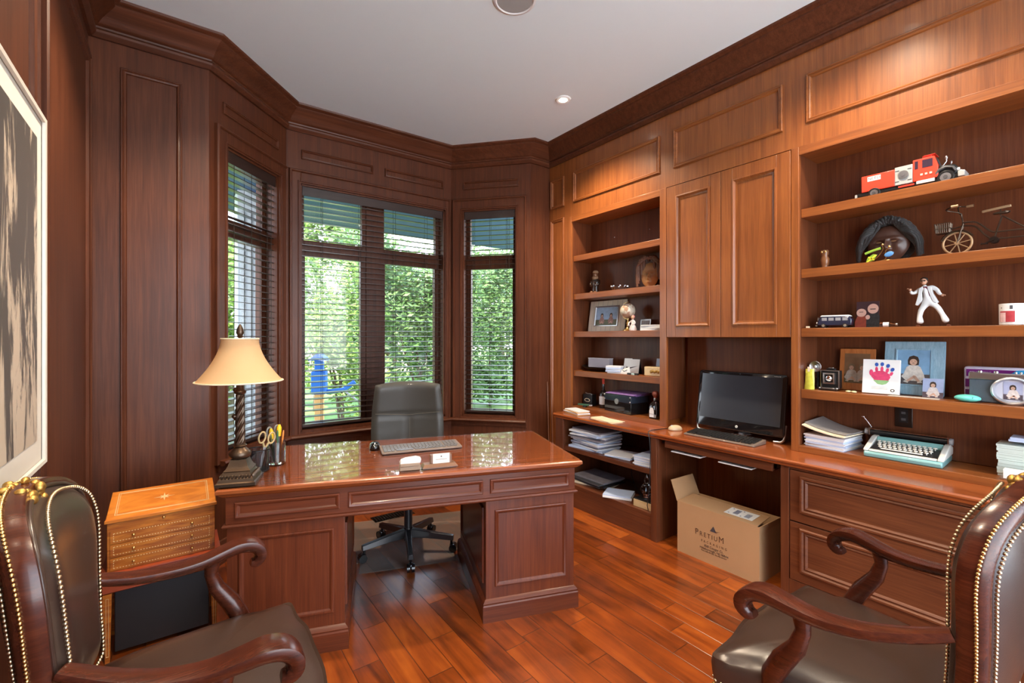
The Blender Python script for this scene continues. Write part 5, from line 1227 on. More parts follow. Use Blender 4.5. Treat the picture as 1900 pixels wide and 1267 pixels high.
t = thing('desk_globe', 'small ivory globe on a brass pedestal on the third shelf', 'globe', (2.95, 2.435, S3))
m = MB(); m.lathe([(0.040, 0), (0.040, 0.008), (0.030, 0.016), (0.012, 0.030), (0.008, 0.050), (0.014, 0.062), (0.007, 0.075), (0.007, 0.095)], 24); m.build('pedestal', m_brass, t, smooth=50)
def globe_mat():
    mm_, n, l, b = newmat('globe_map'); tc = n.new('ShaderNodeTexCoord'); nz = n.new('ShaderNodeTexNoise'); nz.inputs['Scale'].default_value = 16; nz.inputs['Detail'].default_value = 5; l.new(tc.outputs['Object'], nz.inputs[0])
    r = n.new('ShaderNodeValToRGB'); e = r.color_ramp.elements; e[0].position = 0.50; e[0].color = (0.74, 0.68, 0.55, 1); e[1].position = 0.54; e[1].color = (0.48, 0.30, 0.20, 1); l.new(nz.outputs['Fac'], r.inputs[0]); l.new(r.outputs[0], b.inputs['Base Color']); b.inputs['Roughness'].default_value = 0.3; return mm_
m = MB(); m.ell((0, 0, 0.165), 0.062, 0, 28, 18); m.build('sphere', globe_mat(), t, smooth=80)
m = MB(); m.tube([(0.0, 0.068*math.sin(a), 0.165-0.068*math.cos(a)) for a in [PI*k/16-0.2 for k in range(17)]], 0.003, 6); m.ell((0, 0.0, 0.235), 0.006); m.build('meridian', m_brass, t, smooth=60)
t = thing('porcelain_figurine', 'tiny white and pink porcelain figurine beside the globe', 'figurine', (2.91, 2.352, S3), -PI/2)
m = MB(); m.loops([[(a*math.cos(2*PI*k/16), a*0.8*math.sin(2*PI*k/16), z) for k in range(16)] for a, z in ((0.030, 0), (0.034, 0.012), (0.026, 0.035), (0.012, 0.055), (0.016, 0.075), (0.008, 0.090))]); m.tube(smooth_path([(0.014, 0, 0.078), (0.030, -0.012, 0.060), (0.020, -0.03, 0.045)]), 0.006, 6); m.tube(smooth_path([(-0.014, 0, 0.078), (-0.030, -0.010, 0.062), (-0.020, -0.026, 0.04)]), 0.006, 6); m.build('dress', plain('porcelain_white', (0.75, 0.68, 0.66), 0.2, coat=0.5, var=0.25, vscale=40), t, smooth=60)
m = MB(); m.ell((0, -0.002, 0.104), (0.013, 0.013, 0.016)); m.build('head', m_skin, t, smooth=60)
m = MB(); m.ell((0, 0.004, 0.110), (0.015, 0.014, 0.014)); m.build('hair', plain('figurine_pink', (0.55, 0.22, 0.22), 0.5), t, smooth=60)
t, T = standing('picture_frame', 'tiny silver double picture frame behind the porcelain figurine', 'picture frame', (3.04, 2.33, S3), 6)
m = MB(); m.box(-0.05, 0.05, -0.006, 0.0, 0, 0.095, 0, T); m.build('frame_board', m_silver, t, bevel=0.002)
m = MB(); m.box(-0.040, 0.040, -0.0072, -0.0062, 0.012, 0.083, 0, T); m.build('photo', plain('tiny_photo', (0.28, 0.26, 0.26), 0.3, var=0.6, vscale=60), t)
pile('paper_pile', 'curled white papers at the right end of the third shelf', 'paper pile', (2.95, 2.165, S3), 5, 0.20, 0.14, 0.008, [m_white, m_paper], 0.006, 0.08, 0.1, 21)
# ---- left bookcase, fourth shelf
t = thing('tray', 'dark oval wire tray with upturned rim on the fourth shelf', 'tray', (2.97, 2.77, S4))
m = MB(); m.loops([[(a*math.cos(2*PI*k/36), a*1.8*math.sin(2*PI*k/36), z+0.018*abs(math.sin(2*PI*k/36))**3*(a > 0.06)) for k in range(36)] for a, z in ((0.040, 0.0), (0.070, 0.004), (0.098, 0.030), (0.095, 0.032), (0.068, 0.009), (0.03, 0.006))]); m.build('dish', m_steel_dark, t, smooth=50)
def ob(name, label, cat, loc, size, mat, rz=0, bevel=0.0015, parts=()):
    t = thing(name, label, cat, loc, rz); m = MB(); m.box(-size[0]/2, size[0]/2, -size[1]/2, size[1]/2, 0, size[2]); m.build('body', mat, t, bevel=bevel)
    for (pn, b_, pm) in parts: m = MB(); m.box(*b_); m.build(pn, pm, t)
    return t
ob('envelope_box', 'greyish box of cards standing in the dark oval tray', 'box', (2.985, 2.765, S4+0.0325), (0.05, 0.23, 0.075), plain('card_lilac', (0.46, 0.42, 0.47), 0.7), 0.08, parts=[('lid', (-0.027, 0.027, -0.117, 0.117, 0.0752, 0.082), plain('lilac_light', (0.6, 0.56, 0.6), 0.7))])
pile('paper_pile', 'small angled white paper stack left of the sneaker card', 'paper pile', (2.905, 2.530, S4), 5, 0.13, 0.07, 0.010, [m_paper, m_bpaper], 0.006, 0.12, 0.35, 22)
t = thing('sneaker_card', 'folded white card with a black swoosh on the fourth shelf', 'card', (2.97, 2.42, S4), -PI/2+0.1)
m = MB(); T = Matrix.Rotation(math.radians(-12), 4, 'X'); m.box(-0.075, 0.070, -0.002, 0.0, 0, 0.125, 0, T); m.build('card_front', m_white, t)
m = MB(); T3 = Matrix.Translation((0, 0.048, 0)) @ Matrix.Rotation(math.radians(12), 4, 'X'); m.box(0.0, 0.070, 0, 0.002, 0, 0.125, 0, T3); m.build('card_back', m_black, t)
m = MB(); Fm = (T @ Vector((0, -0.002, 0)), Vector((1, 0, 0)), T.to_3x3() @ Vector((0, 0, 1)), T.to_3x3() @ Vector((0, -1, 0)))
sw = [(-0.045, 0.060), (-0.052, 0.046), (-0.044, 0.036), (-0.028, 0.036), (0.060, 0.066), (-0.020, 0.050), (-0.032, 0.050), (-0.040, 0.054)]; m.prism(sw, Fm, 0, 0.0006); m.build('swoosh', m_black, t)
t = thing('white_shoe_ornament', 'small white sneaker ornament in front of the swoosh card', 'ornament', (2.915, 2.435, S4), -PI/2)
m = MB(); m.loops([[(x*0.055, y*0.022, z) for x, y in [(math.cos(2*PI*k/24), math.sin(2*PI*k/24)) for k in range(24)]] for z in (0, 0.008)]); m.loops([[((math.cos(2*PI*k/24)*0.052*s+dx), math.sin(2*PI*k/24)*0.021*s, z+0.012*max(0, math.cos(2*PI*k/24))*(s < 1)) for k in range(24)] for s, z, dx in ((1, 0.0081, 0), (0.95, 0.018, 0), (0.7, 0.032, 0.012), (0.45, 0.046, 0.024))]); m.build('upper', m_white, t, smooth=60)
m = MB(); m.tube(smooth_path([(-0.01, -0.018, 0.030), (0.01, -0.02, 0.024), (0.035, -0.016, 0.035)]), 0.002, 5); m.build('stripe', m_black, t)
ob('chrome_lighter', 'tiny black and chrome lighter at the shelf edge below the sneaker card', 'lighter', (2.89, 2.335, S4), (0.018, 0.10, 0.014), m_black, 0.05, parts=[('cap', (-0.0092, 0.0092, -0.02, 0.01, 0.0, 0.0148), m_chrome)])
t = thing('ornate_box', 'cream ornamental box with a gilt clasp at the right end of the fourth shelf', 'box', (2.955, 2.155, S4))
m = MB(); m.box(-0.05, 0.05, -0.085, 0.085, 0, 0.07); m.build('body', plain('box_cream', (0.70, 0.55, 0.32), 0.4, var=0.2, vscale=30), t, bevel=0.006)
m = MB()
for k in range(5): m.ell((-0.052, -0.045+0.016*k, 0.034+0.005*(k % 2)), (0.006, 0.010, 0.012), 0, 8, 6)
m.build('clasp', m_gilt, t, smooth=60)
t, T = standing('blue_card', 'blue card leaning behind the cream ornamental box', 'card', (3.03, 2.15, S4), 10); m = MB(); m.box(-0.08, 0.08, -0.002, 0, 0, 0.13, 0, T); m.build('card', m_bpaper, t)

# ---- right bookcase, top shelf: toy fire truck
t = thing('toy_fire_truck', 'red and grey toy fire truck on the top shelf of the right bookcase', 'toy truck', (2.985, 0.667, S1), -PI/2)   # local +x = front of truck... towards -Y
def fb(name, bx_, mat, par, bevel=0.002): m = MB(); m.box(*bx_); return m.build(name, mat, par, bevel=bevel)
m_trgrey = plain('truck_grey', (0.42, 0.44, 0.43), 0.5); m_trred = plain('truck_red', (0.75, 0.06, 0.03), 0.35, coat=0.3)
fb('chassis', (-0.215, 0.175, -0.036, 0.036, 0.022, 0.040), m_black, t)
fb('rear_body', (-0.195, -0.055, -0.042, 0.042, 0.0405, 0.125), m_trred, t, 0.003)
pb = fb('pump_panel', (-0.0545, 0.015, -0.0425, 0.0425, 0.0405, 0.132), m_trgrey, t)
m = MB(); m.cyl((-0.020, -0.0427, 0.088), (-0.020, -0.050, 0.088), 0.020, n=24); m.cyl((-0.020, -0.0501, 0.088), (-0.020, -0.054, 0.088), 0.009, n=16); m.build('hose_reel', m_silver, pb, smooth=30)
m = MB()
for (x, z) in ((-0.045, 0.112), (0.004, 0.112), (-0.045, 0.058), (0.004, 0.058)): m.box(x-0.008, x+0.008, -0.0445, -0.0427, z-0.0015, z+0.0015)
m.build('latches', m_dgrey, pb)
cab = MB(); cab.prism([(0.0155, 0.041), (0.110, 0.041), (0.110, 0.100), (0.096, 0.148), (0.0155, 0.148)], ((0, -0.042, 0), (1, 0, 0), Z3, (0, -1, 0)), 0, -0.084); cb = cab.build('cab', m_trred, t, bevel=0.003)
for (a, b_, c_, d_) in ((0.024, 0.036, 0.100, 0.138), (0.052, 0.090, 0.100, 0.138)): fb('side_window', (a, b_, -0.0436, -0.0421, c_, d_), plain('toy_window', (0.05, 0.03, 0.05), 0.15), cb, 0)
m = MB(); m.add([(0.1105, -0.034, 0.103), (0.1105, 0.034, 0.103), (0.0985, 0.034, 0.143), (0.0985, -0.034, 0.143)], [(0, 1, 2, 3)]); m.build('windscreen', m_dgrey, cb)
fb('beacon_bar', (0.048, 0.085, -0.030, 0.030, 0.1485, 0.160), m_red, cb, 0.003)
m = MB(); m.box(0.055, 0.098, -0.036, 0.036, 0.157, 0.160); m.build('visor', m_trred, cb)
m = MB(); m.prism([(0.1105, 0.041), (0.172, 0.041), (0.176, 0.075), (0.165, 0.088), (0.1105, 0.096)], ((0, -0.034, 0), (1, 0, 0), Z3, (0, -1, 0)), 0, -0.068); m.build('bonnet', m_black, t, bevel=0.004)
for yy in (-1, 1):
    m = MB(); m.tube([(0.1, yy*0.036, 0.055), (0.112, yy*0.038, 0.074), (0.136, yy*0.039, 0.082), (0.160, yy*0.038, 0.074), (0.170, yy*0.036, 0.055)], 0.007, 6); m.build('mudguard', m_dgrey, t, smooth=60)
    m = MB(); m.cyl((0.172, yy*0.024, 0.062), (0.182, yy*0.024, 0.062), 0.008, n=12); m.build('headlamp', m_white, t)
    m = MB(); m.tube([(0.115, yy*0.036, 0.075), (0.140, yy*0.046, 0.105), (0.140, yy*0.048, 0.116)], 0.0022, 6); m.ell((0.140, yy*0.048, 0.122), (0.005, 0.004, 0.009)); m.build('wing_mirror', m_silver, t)
fb('front_bumper', (0.178, 0.202, -0.044, 0.044, 0.022, 0.050), m_trgrey, t, 0.003); fb('rear_bumper', (-0.225, -0.2155, -0.042, 0.042, 0.016, 0.036), m_trgrey, t); fb('step_plate', (0.030, 0.098, -0.0475, -0.0425, 0.024, 0.040), m_white, t)
for k in range(3): fb('side_lamp', (0.045+0.017*k, 0.054+0.017*k, -0.0455, -0.0425, 0.064, 0.073), m_cream, cb, 0)
fb('step_light', (-0.040, 0.022, -0.0445, -0.0365, 0.026, 0.034), m_red, t, 0)
for x, r in ((-0.140, 0.027), (0.136, 0.032)):
    for s in (-1, 1):
        m = MB(); m.cyl((x, s*0.020, r), (x, s*0.0435, r), r, n=28); wh = m.build('wheel', m_black, t, bevel=0.003)
        m = MB(); m.cyl((x, s*0.0436, r), (x, s*0.0455, r), r*0.62, n=24); m.build('hub', m_silver, wh)
        m = MB(); m.cyl((x, s*0.0456, r), (x, s*0.0475, r), r*0.26, n=16); m.build('hub_cap', m_dgrey, wh)
ns = fb('name_plate', (-0.168, -0.112, -0.0432, -0.0421, 0.092, 0.116), m_white, t, 0)
text('NETO', 0.0195, m_ink, ns, (-0.140, -0.0435, 0.104), (PI/2, 0, 0), spacing=1.0, sx=1.0)
# ---- second shelf, right bookcase
t = thing('wooden_owl', 'slim carved wooden owl at the left end of the second shelf of the right bookcase', 'figurine', (2.99, 1.050, S2), -PI/2)
m = MB(); m.loops([[(a*math.cos(2*PI*k/16)+ox, a*0.9*math.sin(2*PI*k/16), z) for k in range(16)] for a, z, ox in ((0.012, 0, 0), (0.017, 0.004, 0), (0.013, 0.012, 0), (0.020, 0.030, 0.002), (0.022, 0.060, 0.002), (0.015, 0.078, 0), (0.020, 0.088, 0), (0.021, 0.105, 0), (0.016, 0.112, 0))]); m.build('body', m_cwood, t, smooth=60)
for s in (-1, 1):
    m = MB(); m.ell((s*0.009, -0.018, 0.099), (0.006, 0.003, 0.006)); m.build('eye', m_brass, t, smooth=60)
m = MB(); m.lathe([(0.003, 0), (0.0005, 0.008)], 6, (0, -0.020, 0.090)); m.build('beak', m_dwood, t)
m_ebony = plain('ebony', (0.075, 0.032, 0.020), 0.34, coat=0.15); m_fibre = plain('black_fibre', (0.018, 0.017, 0.017), 0.55, bump=1.0, bscale=140, sheen=0.2)
t = mask('carved_mask', 'large dark carved face mask with thick black hair in the right bookcase', (3.035, 0.770, S2+0.001), -PI/2, 0.225, 0.205, None, None, 0, 2, m_ebony)
m = MB(); rnd = random.Random(12)
for i in range(60):
    a = 0.04*PI + 0.92*PI*i/59; c, s_ = math.cos(a), math.sin(a); q = i % 3
    x0, z0 = 0.060*c, 0.160+0.050*s_; x1, z1 = (0.098+0.006*q)*c, 0.130+(0.098+0.006*q)*s_
    side = abs(c)
    x2, z2 = (0.122+0.006*q+rnd.uniform(-0.004, 0.004))*(c if side > 0.3 else c*1.3), 0.115+0.085*s_-0.02*side
    x3, z3 = (0.125+0.005*q)*math.copysign(0.80+0.2*side, c), max(0.014, 0.085*s_+0.014)
    pts = [(x0, -0.030, z0), (x1, -0.046+0.010*q, z1), (x2, -0.030+0.010*q, z2), (x3, -0.014+0.008*q, z3)] if side > 0.25 else [(x0, -0.030, z0), (x1, -0.042+0.008*q, z1+0.005), (x2, -0.012, z2+0.02), (x2*1.1, 0.008, z2)]
    sp_ = smooth_path(pts, 4); m.tube(sp_, [0.0085*(1+0.15*math.sin(k*2.1+i)) for k in range(len(sp_))], 6)
m.build('hair', m_fibre, t, smooth=60)
m = MB(); m.prism([(0.115*math.cos(a*PI/12), max(0.0, 0.115+0.115*math.sin(a*PI/12))) for a in range(24)], ((0, 0.02, 0), (1, 0, 0), Z3, (0, -1, 0)), 0, -0.02); m.build('backing', m_fibre, t)
# wire bug bicycle souvenir
t = thing('wire_ornament', 'small wire bicycle ornament with yellow-green and blue enamel wings before the dark mask', 'ornament', (2.915, 0.772, S2), -PI/2)
m_en_g = plain('enamel_green', (0.25, 0.42, 0.05), 0.2, coat=0.6); m_en_y = plain('enamel_yellow', (0.85, 0.70, 0.05), 0.25); m_en_b = plain('enamel_blue', (0.10, 0.28, 0.60), 0.25)
m = MB(); m.tube(smooth_path([(-0.045, 0, 0.004), (-0.01, 0, 0.03), (0.01, 0, 0.065), (0.005, 0, 0.085)]), 0.0022, 6); m.tube(smooth_path([(-0.02, 0, 0.004), (0.02, 0, 0.012), (0.02, 0, 0.05), (0.035, 0, 0.07)]), 0.0022, 6); m.ell((0.008, 0, 0.088), 0.006); m.ell((0.036, 0, 0.073), 0.007); m.build('wire', m_brass, t, smooth=60)
m = MB(); m.prism([(-0.062, 0.0), (-0.028, 0.012), (-0.012, 0.038), (-0.030, 0.044), (-0.054, 0.026)], ((0, -0.004, 0), (1, 0, 0), Z3, (0, -1, 0)), 0, 0.003); w1 = m.build('wing', m_en_g, t, bevel=0.001)
m = MB(); m.add([(-0.058, -0.0075, 0.006), (-0.052, -0.0075, 0.003), (-0.014, -0.0075, 0.036), (-0.020, -0.0075, 0.040)], [(0, 1, 2, 3)]); m.add([(-0.052, -0.0075, 0.028), (-0.048, -0.0075, 0.033), (-0.022, -0.0075, 0.014), (-0.026, -0.0075, 0.010)], [(0, 1, 2, 3)]); m.build('cross_stripe', m_en_y, w1)
m = MB(); m.ell((0.044, -0.006, 0.022), (0.020, 0.004, 0.013), 0, 16, 8, Matrix.Rotation(-0.3, 4, 'Y')); m.build('wing', m_en_b, t, smooth=60)
m = MB(); m.tube(smooth_path([(-0.065, -0.004, 0.050), (-0.03, -0.004, 0.062), (0.002, -0.004, 0.070)]), 0.003, 6, flat=2.0); m.build('wing', m_en_g, t, smooth=60)
m = MB(); m.ell((0.030, -0.004, 0.004), (0.02, 0.012, 0.004)); m.build('foot', m_brass, t, smooth=60)
# model tandem bicycle
m_bikem = plain('bike_bronze', (0.10, 0.070, 0.050), 0.35, metal=0.8)
t = thing('model_bicycle', 'bronze model tandem bicycle with a front basket on the second shelf', 'model bicycle', (2.97, 0.495, S2), -PI/2)     # origin under the front wheel hub, +x towards the rear
m_tan = plain('bike_tan', (0.42, 0.27, 0.15), 0.35, metal=0.5)
def bwheel(x, r):
    m = MB(); m.tube([(x+r*math.cos(2*PI*k/36), 0, r+0.004+r*math.sin(2*PI*k/36)) for k in range(36)], 0.0045, 8, closed=True); wh = m.build('wheel', m_tan, t, smooth=60)
    m = MB(); m.cyl((x, -0.010, r+0.004), (x, 0.010, r+0.004), 0.008, n=14)
    for k in range(8): a = k*PI/4+0.2; m.tube([(x, 0, r+0.004), (x+r*math.cos(a), 0, r+0.004+r*math.sin(a))], 0.0022, 5)
    m.build('spokes', m_tan, wh, smooth=60)
    m = MB(); m.tube([(x+(r+0.008)*math.cos(a), 0, r+0.004+(r+0.008)*math.sin(a)) for a in [0.15*PI+0.75*PI*k/14 for k in range(15)]], 0.004, 6, flat=2.2, up=(0, 1, 0)); m.build('mudguard', m_bikem, t, smooth=60)
bwheel(0.0, 0.046); bwheel(0.335, 0.046)
m = MB(); tb = lambda pts, r=0.003: m.tube(smooth_path(pts, 4), r, 6)
tb([(0.0, 0.008, 0.050), (0.012, 0.008, 0.10), (0.018, 0.004, 0.125), (0.012, 0, 0.175)]); tb([(0.0, -0.008, 0.050), (0.012, -0.008, 0.10), (0.018, -0.004, 0.125)])
tb([(0.018, 0, 0.135), (0.06, 0, 0.128), (0.10, 0, 0.085), (0.125, 0, 0.078), (0.21, 0, 0.074), (0.335, 0, 0.05)]); tb([(0.018, 0, 0.122), (0.055, 0, 0.112), (0.09, 0, 0.066), (0.12, 0, 0.050), (0.24, 0, 0.048)])
tb([(0.112, 0, 0.05), (0.120, 0, 0.085), (0.135, 0, 0.140)]); tb([(0.135, 0, 0.14), (0.19, 0, 0.09), (0.235, 0, 0.05)]); tb([(0.235, 0, 0.048), (0.245, 0, 0.09), (0.255, 0, 0.130)]); tb([(0.255, 0, 0.125), (0.335, 0, 0.05)])
m.build('frame', m_bikem, t, smooth=60)
m = MB(); m.cyl((0.112, -0.012, 0.045), (0.112, 0.012, 0.045), 0.014, n=18); m.tube([(0.112, -0.016, 0.045), (0.090, -0.016, 0.035)], 0.003, 6); m.box(0.075, 0.095, -0.024, -0.012, 0.030, 0.035); m.tube([(0.112, 0.016, 0.045), (0.134, 0.016, 0.055)], 0.003, 6); m.build('pedals', m_steel_dark, t)
m = MB(); m.tube([(0.235, -0.01, 0.060), (0.335, -0.01, 0.058)], 0.0016, 5); m.tube([(0.235, -0.01, 0.038), (0.335, -0.01, 0.042)], 0.0016, 5); m.build('chain', m_steel_dark, t)
m = MB(); m.tube(smooth_path([(0.020, 0.045, 0.210), (-0.002, 0.040, 0.212), (0.004, 0.012, 0.180), (0.012, 0.0, 0.172), (0.006, -0.012, 0.178), (-0.030, -0.030, 0.192), (-0.012, -0.052, 0.198)]), 0.0026, 6); m.build('handlebar', m_bikem, t, smooth=60)
for (x, y, z) in ((0.028, 0.046, 0.2105), (-0.004, -0.056, 0.1995)):
    m = MB(); m.cyl((x-0.006, y, z), (x+0.016, y, z), 0.006, n=10); m.build('grip', m_tan, t, smooth=60)
m = MB()
for z in (0.100, 0.118, 0.140):
    e = 0.026 if z > 0.11 else 0.022; m.tube([(-0.045-e+0.0, -e, z), (-0.045+e, -e, z), (-0.045+e, e, z), (-0.045-e, e, z)], 0.0018, 5, closed=True)
for k in range(7):
    for s in (-1, 1): x = -0.045-0.021+0.007*k; m.cyl((x, s*0.022, 0.100), (x*1.0, s*0.026, 0.140), 0.0012, n=4); m.cyl((-0.045+s*0.022, -0.021+0.007*k, 0.100), (-0.045+s*0.026, -0.021+0.007*k, 0.140), 0.0012, n=4)
m.box(-0.067, -0.023, -0.022, 0.022, 0.098, 0.1005); m.tube([(-0.02, 0, 0.115), (0.016, 0, 0.12)], 0.003, 6); m.build('basket', m_bikem, t)
for x, z in ((0.137, 0.148), (0.257, 0.138)):
    m = MB(); m.loops([[(x+a*(math.cos(2*PI*k/16)*0.026-0.004), a*math.sin(2*PI*k/16)*(0.012+0.006*math.cos(2*PI*k/16)), z+h) for k in range(16)] for a, h in ((0.8, 0), (1, 0.004), (0.9, 0.009), (0.3, 0.010))]); m.build('saddle', m_bikem, t, smooth=60)
m = MB(); m.rbox((0.118, 0, 0.172), (0.085, 0.012, 0.010), 0, 0, 0, -0.10); m.build('rear_handlebar', m_tan, t, bevel=0.002); m = MB(); m.cyl((0.13, 0, 0.14), (0.13, 0, 0.17), 0.0025, n=6); m.build('handlebar_stem', m_bikem, t)
t.scale = (1.08, 1.08, 1.10); t.location.z += 0.001
# ---- third shelf, right bookcase
t = thing('toy_van', 'dark navy toy camper van with a white roof on the third shelf', 'toy van', (2.955, 0.985, S3), PI/2+0.1)
vp = [(-0.078, 0.012), (0.078, 0.012), (0.082, 0.028), (0.076, 0.040), (0.066, 0.062), (-0.070, 0.062), (-0.080, 0.045)]
m = MB(); m.prism(vp, ((0, -0.028, 0), (1, 0, 0), Z3, (0, -1, 0)), 0, -0.056); m.build('body', plain('van_navy', (0.012, 0.016, 0.045), 0.15, coat=0.7), t, bevel=0.005)
m = MB(); m.prism([(-0.073, 0.0622), (0.069, 0.0622), (0.060, 0.070), (-0.066, 0.070)], ((0, -0.027, 0), (1, 0, 0), Z3, (0, -1, 0)), 0, -0.054); m.build('roof', m_white, t, bevel=0.003)
for s in (-1, 1):
    for k in range(4):
        m = MB(); m.box(-0.062+0.032*k, -0.038+0.032*k, s*0.0281, s*0.0290, 0.040, 0.056); m.build('side_window', m_grey, t)
    m = MB(); m.cyl((0.080, s*0.019, 0.027), (0.085, s*0.019, 0.027), 0.006, n=12); m.build('headlamp', m_white, t)
    for x in (-0.050, 0.050):
        m = MB(); m.cyl((x, s*0.020, 0.0125), (x, s*0.030, 0.0125), 0.0125, n=20); wh = m.build('wheel', m_black, t); m = MB(); m.cyl((x, s*0.0301, 0.0125), (x, s*0.031, 0.0125), 0.0075, n=14); m.build('hub_cap', m_chrome, wh)
m = MB(); m.box(0.079, 0.088, -0.030, 0.030, 0.010, 0.015); m.build('bumper', m_chrome, t)
m = MB(); m.prism([(x*1.0, z) for x, z in [(-0.024, 0.042), (0.024, 0.042), (0.020, 0.058), (-0.020, 0.058)]], ((0.0775, 0, 0), (0, 1, 0), Z3, (1, 0, 0)), 0, 0.001); m.build('windscreen', m_grey, t)
t, T = standing('couple_photo', 'dark cut-out photo stand of an elderly couple beside the toy van', 'photo', (2.985, 0.848, S3), 5)
m = MB(); m.box(-0.050, 0.050, -0.003, 0, 0, 0.140, 0, T); m.build('photo_card', plain('photo_dark', (0.05, 0.025, 0.03), 0.3), t)
def cut(poly, mat, k, nm): m = MB(); Fm = (T @ Vector((0, -0.0032-0.0006*k, 0)), Vector((1, 0, 0)), T.to_3x3() @ Vector((0, 0, 1)), T.to_3x3() @ Vector((0, -1, 0))); m.prism(poly, Fm, 0, 0.0006); m.build(nm, mat, t)
cir = lambda x, z, r, q=1.15: [(x+r*math.cos(a*PI/10), z+r*q*math.sin(a*PI/10)) for a in range(20)]
cut([(-0.054, 0.0), (0.0, 0.0), (0.006, 0.03), (-0.006, 0.062), (-0.044, 0.062), (-0.056, 0.03)], plain('print_red', (0.25, 0.05, 0.03), 0.4, var=0.5, vscale=70), 0, 'printed_coat'); cut([(-0.004, 0.0), (0.052, 0.0), (0.054, 0.06), (0.044, 0.078), (0.008, 0.070), (-0.004, 0.04)], plain('print_dark', (0.03, 0.03, 0.03), 0.4, var=0.9, vscale=90), 1, 'printed_coat')
m_ps = plain('print_face', (0.58, 0.34, 0.27), 0.4); cut(cir(-0.027, 0.080, 0.022, 1.0), m_ps, 1, 'printed_face'); cut(cir(0.024, 0.100, 0.024, 1.1), m_ps, 2, 'printed_face'); cut(cir(0.002, 0.055, 0.010, 1.2), m_ps, 3, 'printed_hand')
cut([(0.012, 0.096), (0.036, 0.096), (0.036, 0.100), (0.012, 0.100)], m_ink, 4, 'printed_eyes'); cut([(-0.036, 0.082), (-0.018, 0.082), (-0.018, 0.085), (-0.036, 0.085)], m_ink, 4, 'printed_eyes')
m_sm = m_glass
t = thing('miniature_bottle', 'tiny clear bottle lying on its side beside the couple photo', 'bottle', (2.93, 0.745, S3+0.0125), 0); t.rotation_euler = (PI/2, 0, 0.1)
m = MB(); m.lathe([(0.010, -0.034), (0.012, -0.030), (0.012, 0.008), (0.005, 0.020), (0.005, 0.030)], 16); m.build('bottle_body', m_glass, t, smooth=45); m = MB(); m.lathe([(0.0062, 0.0301), (0.0062, 0.038)], 12); m.build('bottle_cap', m_silver, t); m = MB(); m.lathe([(0.0122, -0.020), (0.0122, 0.004)], 16, cap=False); m.build('paper_label', m_white, t, smooth=60)
# dancing figurine: one skinned body
def skin_mesh(name, joints, edges, mat, parent, sub=2, root=0):
    me = bpy.data.meshes.new(name); me.from_pydata([j[:3] for j in joints], edges, []); o = bpy.data.objects.new(name, me); COL.objects.link(o); o.parent = parent
    sk = o.modifiers.new('skin', 'SKIN'); 
    for i, j in enumerate(joints):
        sv = me.skin_vertices[0].data[i] if me.skin_vertices else None
    if not me.skin_vertices:
        bm = bmesh.new(); bm.from_mesh(me); lay = bm.verts.layers.skin.verify(); bm.to_mesh(me); bm.free()
    for i, j in enumerate(joints):
        sv = me.skin_vertices[0].data[i]; r = j[3]; sv.radius = (r, r) if not isinstance(r, tuple) else r; sv.use_root = (i == root)
    sk.use_smooth_shade = True; ss = o.modifiers.new('sub', 'SUBSURF'); ss.levels = sub; ss.render_levels = sub
    dg = bpy.context.evaluated_depsgraph_get(); nm = bpy.data.meshes.new_from_object(o.evaluated_get(dg)); nm.name = name
    nm.materials.clear(); nm.materials.append(mat)
    for p in nm.polygons: p.use_smooth = True; p.material_index = 0
    o.modifiers.clear(); o.data = nm; return o
m_suit = plain('suit_white', (0.72, 0.74, 0.74), 0.45); m_shirt = plain('shirt_wine', (0.14, 0.02, 0.04), 0.5)
t = thing('dancer_figurine', 'dancing man figurine in an open white suit and wine shirt', 'figurine', (2.965, 0.600, S3), -PI/2)   # facing -Y local -> room; +x = right in photo
J = [(0.004, 0, 0.128, (0.021, 0.015)), (-0.002, 0, 0.150, (0.020, 0.013)), (-0.006, 0, 0.176, (0.025, 0.014)), (-0.010, -0.001, 0.196, (0.012, 0.010)), (-0.012, -0.003, 0.206, (0.007, 0.007)),
     (-0.010, 0, 0.108, 0.014), (-0.024, -0.002, 0.080, 0.0125), (-0.030, 0.0, 0.050, 0.0105), (-0.027, 0.002, 0.012, (0.019, 0.017)), 
     (0.020, 0, 0.112, 0.014), (0.040, -0.002, 0.088, 0.0125), (0.054, 0.0, 0.058, 0.0105), (0.070, 0.002, 0.016, (0.019, 0.017))]
E_ = [(0, 1), (1, 2), (2, 3), (3, 4), (0, 5), (5, 6), (6, 7), (7, 8), (0, 9), (9, 10), (10, 11), (11, 12)]
body = skin_mesh('body_in_white_trousers', J, E_, m_suit, t)
JA = [(-0.006, 0.002, 0.188, (0.012, 0.010)), (0.018, 0.002, 0.192, 0.011), (0.036, -0.002, 0.176, 0.0095), (0.044, -0.010, 0.158, 0.008), (0.054, -0.014, 0.152, 0.006), (-0.026, 0.002, 0.186, 0.011), (-0.046, -0.004, 0.168, 0.0095), (-0.058, -0.012, 0.166, 0.008), (-0.060, -0.020, 0.178, 0.0065)]
skin_mesh('jacket_sleeves', JA, [(0, 1), (1, 2), (2, 3), (3, 4), (0, 5), (5, 6), (6, 7), (7, 8)], m_suit, t)
for s, pts in ((-1, [(-0.016, 0.198), (-0.030, 0.188), (-0.034, 0.150), (-0.044, 0.108), (-0.036, 0.104), (-0.016, 0.130), (-0.018, 0.165), (-0.012, 0.185)]), (1, [(0.000, 0.198), (0.016, 0.192), (0.022, 0.160), (0.040, 0.118), (0.034, 0.112), (0.020, 0.124), (0.012, 0.150), (0.002, 0.185)])):
    m = MB(); m.prism(pts, ((0, -0.012, 0), (1, 0, 0), Z3, (0, -1, 0)), -0.024, 0.004); m.build('jacket_front', m_suit, t, bevel=0.002)
